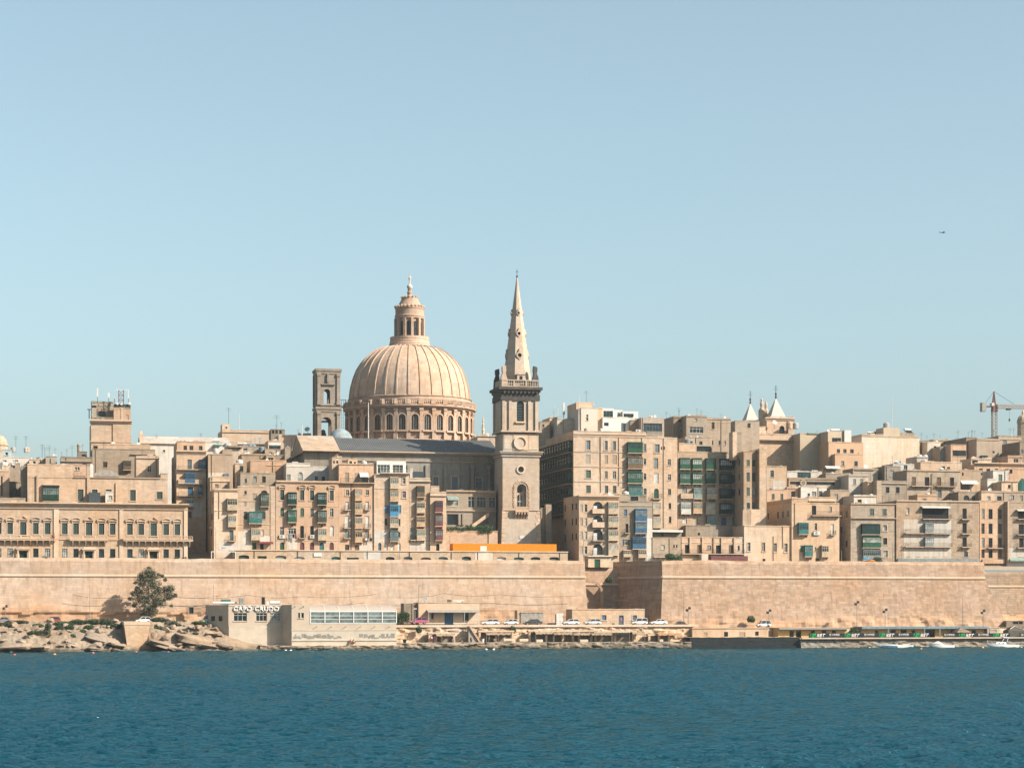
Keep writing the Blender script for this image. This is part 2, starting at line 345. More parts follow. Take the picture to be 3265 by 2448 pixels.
def gallery(root, col, x0, x1, z0, z1, y, proj=.95, name='enclosed_balcony'):
 """a closed timber balcony: boarded apron, glazed band, roof board and stone brackets"""
 w, h = q5(x1 - x0), q5(z1 - z0)
 def body():
  mb = MB(); a, t = h * .44, .07; b = h * .9
  mb.box(0, w, -proj, 0, 0, a).box(-.03, w + .03, -proj - .03, 0, a - .05, a + .05).box(0, w, -proj, 0, b, h)
  n = max(2, round(w / .55))
  for i in range(n + 1):
   x = t / 2 + (w - t) * i / n; mb.box(x - t / 2, x + t / 2, -proj, -proj + .08, a, b)
   if i < n: mb.box(x + t * 1.2, x + (w - t) / n - t * 1.2, -proj - .025, -proj, a * .18, a * .82)
  for x in (0, w - t): mb.box(x, x + t, -.1, 0, a, b).box(x, x + t, -proj * .55, -proj * .55 + t, a, b)
  zt = a + (b - a) * .68
  mb.box(0, w, -proj + .005, -proj + .06, zt - .04, zt + .04).box(.005, .06, -proj, 0, zt - .04, zt + .04).box(w - .06, w - .005, -proj, 0, zt - .04, zt + .04)
  return mb.mesh(name)
 o = link(name, cached(('gb', w, h, proj, col), body), paint(col), root, (x0, y, z0))
 gm = RNG.choice([GL[1], GL[1], GL[3], GL[3], GL[2]])
 link('glazing', cached(('gg', w, h, proj, gm.name), lambda: MB().box(.05, w - .05, -proj + .05, -.02, h * .44, h * .9).mesh('glazing')), gm, o)
 link('balcony_roof', cached(('gr', w, h, proj, col), lambda: MB().prism([(-.1, -proj - .12), (w + .1, -proj - .12), (w + .1, 0), (-.1, 0)], h, h + .06).prism([(-.06, -proj - .06), (w + .06, -proj - .06), (w + .06, 0), (-.06, 0)], h + .06, h + .2, [(.1, -.3), (w - .1, -.3), (w - .1, 0), (.1, 0)]).mesh('balcony_roof')), paint(col) if col not in 'CP' else TRIM, o)
 link('balcony_slab', cached(('gs', w, proj), lambda: MB().box(-.08, w + .08, -proj - .08, 0, -.14, 0).mesh('balcony_slab')), TRIM, o)
 for bx in ((.12, w - .12) if w < 2.4 else (.15, w / 2, w - .15)):
  link('bracket', cached(('br', proj), lambda: MB().yz([(0, -.14), (-proj * .85, -.14), (-proj * .8, -.3), (-proj * .4, -.42), (-.1, -.8), (0, -.85)], -.11, .11).mesh('bracket')), TRIM, o, (bx, 0, 0))
 return o

class Bld:
 """one building: an Empty at its front lower left corner, wall blocks, windows, balconies, roof pieces"""
 def __init__(s, name, label, view, x0, x1, yt, v, d, mat, feats=(), base=None, cat='building', group=None, par=.8, short=None, rise=None, sides=(), wallname='wall', rear=0):
  sh = (short or label).split()[:7]
  while sh[-1] in ('with', 'of', 'the', 'and', 'a', 'in', 'on', 'by', 'right', 'left', 'white', 'dark', 'below', 'small'): sh.pop()
  s.view, s.v, s.d, s.mat, s.short = view, v, d, mat, ' '.join(sh)
  s.px0, s.px1 = vx(view, x0), vx(view, x1); s.pc = (s.px0 + s.px1) / 2
  s.u0 = U(s.px0, v); s.z0 = gz(v) - .6 if base is None else base
  s.root = thing(name, label, cat, s.u0, v, s.z0, group); s.nclut = 0
  s.block(x0, x1, yt, None, 0, d, mat, feats, wallname, par, sides)
  if v < 100 and base is None and s.last[1] - s.last[0] > 4:
   busy = [(f[2] - 6, f[3] + 6) for f in feats if f[0] not in 'cqi']; k = VIEW[view][2]
   for j in range(2 if v < 60 else 1):
    x = RNG.uniform(x0 + 4 * k, x1 - 4 * k)
    if not any(p < x < q for p, q in busy): s.detail([('i', '', x - 1, x + 1, yt + 2, yt + RNG.uniform(60, 160) * k)])
  if v < 62 and d >= 12 and d < 30 and base is None and cat == 'building' and name != 'palace':
   zt = s.last[4] if False else s.Z(yt); c = RNG.choice('NKEWA')
   for j in range(3):
    for i in range(int(d / 4)):
     if RNG.random() < .8:
      o = link('window', cached(('w', 1.0, 1.7, 2, c), lambda: m_window(1.0, 1.7, 2)), paint(c), s.root, (-.06, 3.2 + 3.8 * i, zt - 3.6 - 3.9 * j)); o.rotation_euler = (0, 0, R(-90))
      link('pane', cached(('pane', 1.0, 1.7), lambda: MB().box(0, 1, 0, .02, 0, 1.7).mesh('pane')), GL[0], o, (0, .035, 0))
  if v > 56 and base is None and cat in ('building', 'church'):
   for j in range(RNG.randint(1, 3)): s.roof(RNG.choice('nntdxn'), RNG.uniform(x0 + (x1 - x0) * .12, x1 - (x1 - x0) * .12), RNG.uniform(2, max(2.5, d - 3)), RNG.uniform(.7, 1.2), RNG.choice('WWAY'))
 def X(s, x, dv=0, view=None): return U(vx(view or s.view, x), s.v + dv) - s.u0
 def Z(s, y, dv=0, view=None): return ZP(vy(view or s.view, y), s.pc, s.v + dv) - s.z0
 def block(s, x0, x1, yt, yb, dv, d, mat, feats=(), name='upper_storey', par=.6, sides=()):
  a, b, z1 = s.X(x0, dv), s.X(x1, dv), s.Z(yt, dv); z0 = 0 if yb is None else s.Z(yb, dv)
  ops = []
  for f in feats:
   k = f[0]
   if k in 'wsdko':
    xa, xb, zb, zt = s.X(f[2], dv), s.X(f[3], dv), s.Z(f[5], dv), s.Z(f[4], dv); o = f[6] if len(f) > 6 else ''
    r = (xb - xa) * (.5 if 'A' in o else .22) if ('A' in o or 'a' in o) else 0
    ops.append((xa, xb, zb, zt, min(r, (zt - zb) * .6)))
  mb = MB(); facade(mb, a, b, z0, z1, ops, dv, .26)
  y0, y1 = dv, dv + d; t = .35; zr = z1 - par
  mb.quad((a, y1, z0), (a, y0, z0), (a, y0, z1), (a, y1, z1)); mb.quad((b, y0, z0), (b, y1, z0), (b, y1, z1), (b, y0, z1)); mb.quad((b, y1, z0), (a, y1, z0), (a, y1, z1), (b, y1, z1))
  if par > .05:
   i, j, k, l = a + t, b - t, y0 + t, y1 - t
   mb.quad((a, y0, z1), (b, y0, z1), (j, k, z1), (i, k, z1)); mb.quad((b, y0, z1), (b, y1, z1), (j, l, z1), (j, k, z1))
   mb.quad((b, y1, z1), (a, y1, z1), (i, l, z1), (j, l, z1)); mb.quad((a, y1, z1), (a, y0, z1), (i, k, z1), (i, l, z1))
   mb.quad((i, k, zr), (i, k, z1), (j, k, z1), (j, k, zr)); mb.quad((j, k, zr), (j, k, z1), (j, l, z1), (j, l, zr))
   mb.quad((j, l, zr), (j, l, z1), (i, l, z1), (i, l, zr)); mb.quad((i, l, zr), (i, l, z1), (i, k, z1), (i, k, zr))
   mb.quad((i, k, zr), (j, k, zr), (j, l, zr), (i, l, zr))
  else: mb.quad((a, y0, z1), (b, y0, z1), (b, y1, z1), (a, y1, z1))
  s.zr = zr; s.last = (a, b, y0, y1, z1)
  w = mb.build(name, mat, s.root)
  if par > .15:                             # uneven coping stones along the roof edge
   cp = MB(); n = max(2, int((b - a) / 1.3)); h = RNG.uniform(.06, .16)
   for i in range(n):
    hh = h + RNG.uniform(-.05, .05) + (RNG.uniform(.05, .35) if RNG.random() < .06 else 0); cp.box(a + (b - a) * i / n - .04, a + (b - a) * (i + 1) / n - .02, dv - RNG.uniform(.05, .12), dv + .42, z1 - .12, z1 + hh)
   cp.build('coping', mat, s.root)
  s.detail(feats, dv)
  return w
 def detail(s, feats, dv=0):
  for f in feats:
   k, c = f[0], f[1]; xa, xb = s.X(f[2], dv), s.X(f[3], dv); zt, zb = s.Z(f[4], dv), s.Z(f[5], dv); o = f[6] if len(f) > 6 else ''
   r = s.root
   if k in 'wsdko': opening(r, k, c, xa, zb, xb - xa, zt - zb, dv, o)
   elif k == 'g': gallery(r, c, xa, xb, zb, zt, dv, o if o else .95)
   elif k == 'b':                        # balcony: slab and railing
    p = .9; n = link('balcony_slab', MB().box(xa, xb, dv - p, dv, zb, zb + .16).mesh('balcony_slab'), TRIM, r)
    if 's' in o: balusters(MB(), xa, xb, dv - p + .16, zb + .16, zt).build('balustrade', TRIM, n)
    elif 'p' in o: MB().box(xa, xb, dv - p, dv - p + .1, zb + .16, zt).box(xa, xa + .1, dv - p + .1, dv, zb + .16, zt).box(xb - .1, xb, dv - p + .1, dv, zb + .16, zt).build('parapet', s.mat, n)
    else: rail(n, xa + .04, xb - .04, zb + .16, max(zt, zb + .9), dv - p + .05, dv, paint('W') if 'w' in o else IRON)
    m = max(2, round((xb - xa) / 1.4))
    for i in range(m):
     link('bracket', cached('brk', lambda: MB().yz([(0, 0), (-.7, 0), (-.66, -.16), (-.25, -.3), (0, -.55)], -.1, .1).mesh('bracket')), TRIM, n, (xa + (xb - xa) * (i + .5) / m, dv, zb))
   elif k == 'c':                        # cornice or string course
    p = o if o else .3; h = zt - zb
    MB().yz([(dv, zb), (dv - p * .4, zb + h * .15), (dv - p * .5, zb + h * .5), (dv - p, zb + h * .62), (dv - p, zt), (dv, zt + .04)], xa, xb).build('cornice' if h > .25 else 'string_course', TRIM, r)
   elif k == 'p': MB().box(xa, xb, dv - (o or .14), dv, zb, zt).build('pilaster', TRIM if c == '-' else s.mat, r)
   elif k == 'x': MB().box(xa, xb, dv - (o or .6), dv, zb, zt).build('wall_box', paint(c), r)
   elif k == 'a':                        # cloth awning
    MB().yz([(dv, zt), (dv - 1.2, zb + .25), (dv - 1.2, zb), (dv - 1.18, zb), (dv - 1.17, zb + .22), (dv, zt - .04)], xa, xb).build('awning', paint(c), r)
   elif k == 'u': ac_unit(r, xa, zb, xb - xa, zt - zb, dv)
   elif k == 'i': MB().tube(((xa + xb) / 2, dv - .09, zb), ((xa + xb) / 2, dv - .09, zt), .06, 6).build('drain_pipe', plain('pipe', (.2, .16, .12)), r)
   elif k == 'l': laundry(r, xa, xb, zb, zt, dv)
   elif k == 'v':                        # round window
    cx, cz, rr = (xa + xb) / 2, (zt + zb) / 2, (xb - xa) / 2
    q = ring(cx, cz, rr, rr * 1.35, dv - .1, dv).build('oculus', TRIM, r); disc(cx, cz, rr, dv - .012).build('pane', GL[0], q)
   elif k == 'q': MB().box(xa, xb, dv - .02, dv + .02, zb, zt).build('render_patch', st('w', dirt=.6, blocks=.03), r)
 # ---- roof pieces: things of their own
 def roof(s, kind, x, dv, size=1.0, col='W', zoff=0, view=None):
  u = s.u0 + s.X(x, dv, view); z = s.z0 + s.zr + zoff
  return ROOFK[kind](u, s.v + dv, z, size, col, s.short)
def ring(cx, cz, r0, r1, y0, y1, n=20):
 mb = MB(); P = [(math.cos(2 * math.pi * i / n), math.sin(2 * math.pi * i / n)) for i in range(n)]
 for i in range(n):
  a, b = P[i], P[(i + 1) % n]
  f = lambda p, r, y: (cx + p[0] * r, y, cz + p[1] * r)
  mb.quad(f(a, r0, y0), f(b, r0, y0), f(b, r1, y0), f(a, r1, y0)); mb.quad(f(a, r1, y0), f(b, r1, y0), f(b, r1, y1), f(a, r1, y1)); mb.quad(f(b, r0, y0), f(a, r0, y0), f(a, r0, y1), f(b, r0, y1))
 return mb
def disc(cx, cz, r, y, n=20): return MB().xz([(cx + r * math.cos(2 * math.pi * i / n), cz + r * math.sin(2 * math.pi * i / n)) for i in range(n)], y, y + .01)
def ac_unit(parent, x, z, w, h, y):
 o = link('air_conditioner', MB().box(x, x + w, y - .42, y - .06, z, z + h).mesh('air_conditioner'), paint('W'), parent)
 disc(x + w * .4, z + h / 2, min(w, h) * .38, y - .43, 14).build('fan_grille', paint('Y'), o)
 return o
def laundry(parent, x0, x1, z0, z1, y):
 o = link('washing_line', MB().tube((x0, y - .8, z1), (x1, y - .8, z1), .012, 4).tube((x0, y, z1), (x0, y - .8, z1), .02, 4).tube((x1, y, z1), (x1, y - .8, z1), .02, 4).mesh('washing_line'), IRON, parent)
 n = max(2, int((x1 - x0) / .5)); rng = random.Random(int(x0 * 91))
 for i in range(n):
  a = x0 + (x1 - x0) * i / n; b = a + (x1 - x0) / n * .85; zz = z1 - (z1 - z0) * rng.uniform(.5, 1); mb = MB(); K = 5
  for j in range(K):
   f = lambda t, z: (a + (b - a) * t, y - .8 + .04 * math.sin(t * 9 + i), z)
   mb.quad(f(j / K, zz), f((j + 1) / K, zz), f((j + 1) / K, z1), f(j / K, z1))
  mb.build('hanging_cloth', paint(rng.choice('WWAYRK')), o)
# ---- roof furniture
def tank(u, v, z, s, col, short):
 def mk():
  mb = MB(); r, h = .62, 1.25
  mb.lathe([(r * .96, 0), (r, .05), (r, h * .3), (r * 1.03, h * .33), (r, h * .36), (r, h * .62), (r * 1.03, h * .65), (r, h * .68), (r, h * .86), (r * .8, h * .96), (r * .3, h)], n=14); return mb.mesh('water_tank')
 m = plain('tank_' + col, {'W': (.75, .72, .68), 'A': (.22, .30, .36), 'Y': (.45, .45, .43), 'P': (.62, .45, .32)}[col], .5)
 t = thing('water_tank', f"{ {'W': 'white', 'A': 'grey blue', 'Y': 'grey', 'P': 'tan'}[col]} round tank on the {short}", 'water tank', u, v, z, f'water tanks on the {short}')
 t.scale = (s, s, s); link('tank_body', cached(('tank', col), mk), m, t); link('tank_lid', cached(('tankl', col), lambda: MB().lathe([(.24, 1.24), (.24, 1.32), (.05, 1.36)], n=10).mesh('tank_lid')), m, t)
 return t
def antenna(u, v, z, s, col, short):
 def mk():
  mb = MB().tube((0, 0, 0), (0, 0, 3.2), .03, 5)
  for zz, w in ((3.1, .5), (2.7, .65)): mb.tube((-w, 0, zz), (w, 0, zz), .018, 4)
  for i in range(5): mb.tube((-.4 + .2 * i, -.22, 3.1), (-.4 + .2 * i, .22, 3.1), .012, 4)
  return mb.mesh('antenna')
 o = link('roof_antenna', cached('ant', mk), IRON); place(o, u, v, z, RNG.uniform(-1, 1)); o.scale = (s, s, s)
 return tag(o, f'thin aerial on the {short}', 'antenna', f'aerials on the {short}')
def dish(u, v, z, s, col, short):
 t = thing('satellite_dish', f'pale dish on the {short}', 'satellite dish', u, v, z, f'dishes on the {short}', RNG.uniform(-.6, .3)); t.scale = (s, s, s)
 d = link('reflector', cached('dishm', lambda: MB().lathe([(.04, 0), (.25, .04), (.45, .14), (.48, .16), (.44, .16), (.25, .07), (.04, .03)], n=14, cap=False).mesh('reflector')), WHITE, t, (0, 0, 1.2)); d.rotation_euler = (R(60), 0, 0)
 MB().tube((0, .1, 0), (0, .1, 1.2), .03, 5).build('pole', IRON, t); return t
def hut(u, v, z, s, col, short):
 t = thing('roof_hut', f'small {COLN[col]} roof hut on the {short}', 'roof hut', u, v, z, f'huts on the {short}'); t.scale = (s, s, s)
 m = st('b') if col in 'CP' else st('w', blocks=.03)
 mb = MB(); facade(mb, 0, 3, 0, 2.6, [(.4, 1.3, 0, 2.1, 0), (1.8, 2.5, 1, 1.9, 0)]); mb.quad((0, 3, 0), (0, 0, 0), (0, 0, 2.6), (0, 3, 2.6)).quad((3, 0, 0), (3, 3, 0), (3, 3, 2.6), (3, 0, 2.6)).quad((3, 3, 0), (0, 3, 0), (0, 3, 2.6), (3, 3, 2.6))
 mb.box(-.08, 3.08, -.08, 3.08, 2.6, 2.78)
 mb.build('wall', m, t); opening(t, 'd', 'G', .4, 0, .9, 2.1, 0); opening(t, 'w', 'W', 1.8, 1, .7, .9, 0); return t
def heater(u, v, z, s, col, short):
 t = thing('solar_water_heater', f'white solar heater on the {short}', 'water heater', u, v, z, f'solar heaters on the {short}', RNG.uniform(-.3, .3)); t.scale = (s, s, s)
 MB().quad((-1, -.9, .2), (1, -.9, .2), (1, .3, 1.2), (-1, .3, 1.2)).quad((-1, .3, 1.12), (1, .3, 1.12), (1, -.9, .12), (-1, -.9, .12)).build('panel', GL[0], t)
 mb = MB(); mb.tube((-1, .5, 1.4), (1, .5, 1.4), .3, 12); mb.build('cylinder_tank', WHITE, t, smooth=False)
 MB().tube((-.9, .5, 0), (-.9, .5, 1.3), .03, 4).tube((.9, .5, 0), (.9, .5, 1.3), .03, 4).tube((-.9, -.9, 0), (-.9, -.9, .2), .03, 4).tube((.9, -.9, 0), (.9, -.9, .2), .03, 4).build('stand', IRON, t); return t
def acbox(u, v, z, s, col, short):
 t = thing('air_conditioner', f'white air conditioner on the {short}', 'air conditioner', u, v, z, f'air conditioners on the {short}'); t.scale = (s, s, s)
 b = MB().box(-.5, .5, -.2, .2, .12, .9).box(-.45, -.35, -.2, .2, 0, .12).box(.35, .45, -.2, .2, 0, .12).build('casing', WHITE, t); disc(-.1, .5, .28, -.215).build('fan_grille', paint('Y'), t); return t
ROOFK = {'t': tank, 'n': antenna, 'd': dish, 'h': hut, 's': heater, 'x': acbox}
def RW(kind, col, y0, y1, w, xs, opts=''): return [(kind, col, x - w / 2, x + w / 2, y0, y1, opts) for x in xs]
def GW(col, y0, y1, w, xs): return [('g', col, x - w / 2, x + w / 2, y0, y1) for x in xs]
# =================================================================== SETTING
def fbm(x, y, z=0, o=4, s=1.0):
 t, a = 0, 1
 for i in range(o): t += a * noise.noise((x * s, y * s, z * s + i * 7.3)); a *= .5; s *= 2.05
 return t
# ---- sea
def make_sea():
 rs = np.random.RandomState(5)
 xs = np.arange(-150, 150.1, .5); ys = np.concatenate([np.arange(96, 230, .42), np.arange(230, 540, .7)])
 X, Y = np.meshgrid(xs, ys); Zz = np.zeros_like(X)
 for i in range(80):
  lam = 1.1 * (5.0 / 1.1) ** (rs.rand() ** 1.2); th = R(-78) + rs.randn() * .6; k = 2 * np.pi / lam
  amp = .0105 * lam ** .8 * (.6 + .6 * rs.rand()); ph = rs.rand() * 6.283
  p = k * (X * np.cos(th) + Y * np.sin(th)) + ph
  Zz += amp * (np.sin(p) + .25 * np.sin(2 * p + 1.2))
 gust = .8 + .25 * np.sin(X * .031 + Y * .017 + 1) * np.sin(Y * .043 - X * .012) + .15 * np.sin(X * .09 - Y * .05)
 Zz *= np.clip(gust, .45, 1.25) * 1.15
 n, m = X.shape
 V = np.stack([X.ravel(), Y.ravel(), Zz.ravel()], 1)
 idx = np.arange(n * m).reshape(n, m)
 Q = np.stack([idx[:-1, :-1].ravel(), idx[:-1, 1:].ravel(), idx[1:, 1:].ravel(), idx[1:, :-1].ravel()], 1)
 B = np.array([(-9000, -2000, -.9), (9000, -2000, -.9), (9000, 9000, -.9), (-9000, 9000, -.9)]); k0 = len(V)
 V = np.vstack([V, B]); Q = np.vstack([Q, [[k0, k0 + 1, k0 + 2, k0 + 3]]])
 me = bpy.data.meshes.new('sea'); me.vertices.add(len(V)); me.vertices.foreach_set('co', V.ravel().astype('f'))
 me.loops.add(Q.size); me.loops.foreach_set('vertex_index', Q.ravel().astype('i'))
 me.polygons.add(len(Q)); me.polygons.foreach_set('loop_start', np.arange(0, Q.size, 4).astype('i')); me.polygons.foreach_set('loop_total', np.full(len(Q), 4, 'i'))
 me.polygons.foreach_set('use_smooth', np.ones(len(Q), bool)); me.update(); me.validate()
 m_, t, p = nodes_of('sea_water'); N = t.nodes.new; L = t.links.new
 g = N('ShaderNodeNewGeometry')
 n1 = N('ShaderNodeTexNoise'); n1.inputs['Scale'].default_value = .012; n1.inputs['Detail'].default_value = 3; L(g.outputs['Position'], n1.inputs['Vector'])
 cr = N('ShaderNodeMix'); cr.data_type = 'RGBA'; cr.inputs[6].default_value = (.0003, .0265, .042, 1); cr.inputs[7].default_value = (.0006, .039, .058, 1)
 L(n1.outputs['Fac'], cr.inputs[0]); L(cr.outputs[2], p.inputs['Base Color'])
 n2 = N('ShaderNodeTexNoise'); n2.inputs['Scale'].default_value = 2.4; n2.inputs['Detail'].default_value = 4; n2.inputs['Roughness'].default_value = .6
 mp = N('ShaderNodeMapping'); mp.inputs['Scale'].default_value = (.55, 1.2, 1); L(g.outputs['Position'], mp.inputs['Vector']); L(mp.outputs[0], n2.inputs['Vector'])
 bp = N('ShaderNodeBump'); bp.inputs['Strength'].default_value = 1.0; bp.inputs['Distance'].default_value = .42; L(n2.outputs['Fac'], bp.inputs['Height']); L(bp.outputs[0], p.inputs['Normal'])
 p.inputs['Roughness'].default_value = .6; p.inputs['Specular IOR Level'].default_value = 0
 gl = N('ShaderNodeBsdfGlossy'); gl.inputs['Color'].default_value = (.60, .88, .95, 1); gl.inputs['Roughness'].default_value = .07; L(bp.outputs[0], gl.inputs['Normal'])
 fr = N('ShaderNodeFresnel'); fr.inputs['IOR'].default_value = 1.333; L(bp.outputs[0], fr.inputs['Normal']); fm = N('ShaderNodeMath'); fm.operation = 'MULTIPLY'; fm.inputs[1].default_value = .85; L(fr.outputs[0], fm.inputs[0])
 ms = N('ShaderNodeMixShader'); L(fm.outputs[0], ms.inputs[0]); L(p.outputs[0], ms.inputs[1]); L(gl.outputs[0], ms.inputs[2]); L(ms.outputs[0], t.nodes['Material Output'].inputs['Surface'])
 o = link('sea', me, m_); tag(o, 'deep blue rippled harbour water', kind='structure'); return o
make_sea()
# ---- ground of the town
def make_ground():
 mb = MB(); vsn = [42, 48, 60, 80, 100, 125, 150, 185, 220, 320, 500]
 for a, b in zip(vsn, vsn[1:]):
  mb.quad(W(-600, a, gz(a) - .3), W(700, a, gz(a) - .3), W(700, b, gz(b) - .3), W(-600, b, gz(b) - .3))
 for ua, ub, va in ((-600, U(1862, 24), 24), (U(1862, 24), U(2030, 37), 37), (U(2030, 37), U(2112, 28), 28), (U(2112, 28), U(3140, 20), 18.5), (U(3140, 20), 700, 31)):
  mb.quad(W(ua, va, 19.7), W(ub, va, 19.7), W(ub, 42, gz(42) - .3), W(ua, 42, gz(42) - .3))
 o = mb.build('ground', stone((.40, .33, .25), .3, .8, .06, 'street_paving', .1)); tag(o, 'paved ground of the hillside town behind the ramparts', kind='structure')
make_ground()
# ---- ramparts
RAMP = stone((.54, .385, .27), .62, .6, .11, 'rampart_limestone', .3); ROCKM = stone((.50, .32, .20), .35, 3.0, .04, 'rock_orange', .7)
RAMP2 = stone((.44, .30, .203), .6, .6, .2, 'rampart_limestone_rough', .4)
def rampart(name, label, base, top, z0, zc, z2, mat, mat2, rock=9.0, amp=.14, notch=None, thick=2.2, cord=.34, close=True):
 root = thing(name, label, 'city wall', base[0][0], base[0][1], z0); iu, iv = base[0]
 mb = MB(); mi = []
 for (b0, b1), (t0, t1) in zip(zip(base, base[1:]), zip(top, top[1:])):
  ln = math.hypot(b1[0] - b0[0], b1[1] - b0[1]); nu = max(2, int(ln / .9)); nz = 26
  nrm = Vector((-(b1[1] - b0[1]), b1[0] - b0[0], 0)).normalized() * -1
  grid = []
  for j in range(nz + 1):
   f = j / nz; z = z0 + (zc - z0) * f; row = []
   for i in range(nu + 1):
    s = i / nu; u = (b0[0] + (b1[0] - b0[0]) * s) * (1 - f) + (t0[0] + (t1[0] - t0[0]) * s) * f; v = (b0[1] + (b1[1] - b0[1]) * s) * (1 - f) + (t0[1] + (t1[1] - t0[1]) * s) * f
    rk = rock + 1.6 * fbm(u * .05, v * .05, 3, 3); lo = max(0, min(1, (rk + 1 - z) / 2))
    d = fbm(u * .35, v * .35 + 5, z * .5) * amp * (.35 + 3.0 * lo) + fbm(u * .07, v, z * .15, 2) * .25 * lo
    if notch and u < U(690, 20) and z < notch + .25 * fbm(u * .2, 1, 0, 2): d -= .5
    edge = min(1, min(s, 1 - s) * ln / 1.2); d *= edge
    p = Vector((u - iu, v - iv, z - z0)) + nrm * d; row.append((p, lo))
   grid.append(row)
  for j in range(nz):
   for i in range(nu):
    mb.quad(grid[j][i][0], grid[j][i + 1][0], grid[j + 1][i + 1][0], grid[j + 1][i][0]); mi.append(1 if grid[j][i][1] > .5 else 0)
 o = mb.build('wall_face', mat, root); o.data.materials.append(mat2); o.data.polygons.foreach_set('material_index', mi)
 # cordon moulding
 mb = MB()
 for (a, b) in zip(top, top[1:]):
  P, Q = Vector((a[0] - iu, a[1] - iv, zc - z0)), Vector((b[0] - iu, b[1] - iv, zc - z0)); mb.tube(P, Q, cord, 8)
 mb.build('cordon', TRIM, root)
 # parapet above the cordon
 mb = MB(); inner = [(u, v + thick) for u, v in top]; nseg = 0
 for (a, b), (c, d) in zip(zip(top, top[1:]), zip(inner, inner[1:])):
  ln = math.hypot(b[0] - a[0], b[1] - a[1]); n = max(1, int(ln / 3.0))
  for i in range(n):
   f = lambda p, q, s: (p[0] + (q[0] - p[0]) * s - iu, p[1] + (q[1] - p[1]) * s - iv)
   p0, p1, q1, q0 = f(a, b, i / n), f(a, b, (i + 1) / n), f(c, d, (i + 1) / n), f(c, d, i / n)
   h0 = z2 - z0 + .2 * fbm(p0[0] * .08, 2.2, 0, 4) - (.16 if (int(p0[0] / 3) * 7) % 11 == 3 else 0); h1 = z2 - z0 + .2 * fbm(p1[0] * .08, 2.2, 0, 4); zb = zc - z0
   s0 = (p0[0], p0[1] + .3); s1 = (p1[0], p1[1] + .3); m = .75
   mb.quad((*p0, zb), (*p1, zb), (*s1, h1 - m), (*s0, h0 - m)); t0 = (p0[0], p0[1] + .75); t1 = (p1[0], p1[1] + .75)
   mb.quad((*s0, h0 - m), (*s1, h1 - m), (*t1, h1), (*t0, h0)); mb.quad((*t0, h0), (*t1, h1), (*q1, h1), (*q0, h0)); mb.quad((*q0, h0), (*q1, h1), (*q1, zb), (*q0, zb))
 mb.build('parapet', mat, root)
 return root
ZC, ZT = 17.25, 21.45
uE = U(1868, 20)
curt = rampart('curtain_wall', 'long pale sandstone curtain wall left of the dark recess', [(U(-420, 20), 20), (U(1878, 20), 20), (U(1878, 20) + 1.5, 34)], [(U(-420, 23), 23), (U(1866, 23), 23), (U(1866, 23) + 1.5, 34)], 3.5, ZC, ZT, RAMP, ROCKM, 9.2, notch=8.3)
B0, B1 = (U(1965, 33), 33), (U(2106, 14), 14); T0, T1 = (U(1962, 36), 36), (U(2112, 17.2), 17.2)
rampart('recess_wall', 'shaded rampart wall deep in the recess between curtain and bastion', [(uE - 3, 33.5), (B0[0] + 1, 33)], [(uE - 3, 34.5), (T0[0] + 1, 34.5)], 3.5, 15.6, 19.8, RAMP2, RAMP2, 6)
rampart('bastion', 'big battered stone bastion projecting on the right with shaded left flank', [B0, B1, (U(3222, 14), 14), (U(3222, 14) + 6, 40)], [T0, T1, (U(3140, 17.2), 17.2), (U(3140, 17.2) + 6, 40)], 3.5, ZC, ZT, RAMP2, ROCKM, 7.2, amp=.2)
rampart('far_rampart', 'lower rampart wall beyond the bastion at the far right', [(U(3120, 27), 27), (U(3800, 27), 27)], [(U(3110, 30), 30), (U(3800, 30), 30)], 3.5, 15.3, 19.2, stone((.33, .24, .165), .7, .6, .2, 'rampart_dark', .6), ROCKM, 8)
# arch in the recess: a shallow relieving arch on the flank
arc = MB(); P = arc_pts(0, 6.2, 8.2, 2.6, 12); Q = arc_pts(-.6, 6.8, 8.2, 3.3, 12)
arc.xz(Q + P[::-1], -.45, .3); arc.box(-.6, 0, -.45, .3, 0, 8.2).box(6.2, 6.8, -.45, .3, 0, 8.2)
o = arc.build('arch_buttress', RAMP2); place(o, uE + 1.0, 32.6, 5.4); tag(o, 'stone relieving arch in the shaded recess of the ramparts', 'arch')
# cables along the wall
def cable(pts_px, v, dv, label, sag=.5, r=.05):
 P = [(U(x, v), v + dv, ZP(y, x, v)) for x, y in pts_px]; mb = MB(); o0 = P[0]
 for a, b in zip(P, P[1:]):
  prev = None
  for i in range(9):
   t = i / 8; q = (a[0] + (b[0] - a[0]) * t - o0[0], a[1] + (b[1] - a[1]) * t - o0[1], a[2] + (b[2] - a[2]) * t - sag * 4 * t * (1 - t) - o0[2])
   if prev: mb.tube(prev, q, r, 4)
   prev = q
 o = mb.build('wall_cable', plain('cable', (.10, .08, .06))); place(o, *o0); return tag(o, label, 'cable')
cable([(vx(10, 730), vy(10, 490)), (vx(10, 1180), vy(10, 515)), (vx(10, 1750), vy(10, 510)), (vx(10, 2212), vy(10, 500))], 20.5, -.6, 'dark cable sagging along the wall behind the tree')
cable([(vx(11, 0), vy(11, 455)), (vx(11, 520), vy(11, 432)), (vx(11, 1000), vy(11, 445)), (vx(11, 1650), vy(11, 425))], 20.5, -.6, 'dark cable sagging along the wall above the restaurant roof')
cable([(vx(12, 0), vy(12, 420)), (vx(12, 400), vy(12, 388)), (vx(12, 850), vy(12, 398)), (vx(12, 1500), vy(12, 405))], 20.5, -.6, 'dark cable sagging along the wall above the parked cars')
cable([(vx(12, 1720), vy(12, 415)), (vx(12, 2170), vy(12, 425))], 24, -3, 'dark cable across the shaded flank of the bastion', 1.0)

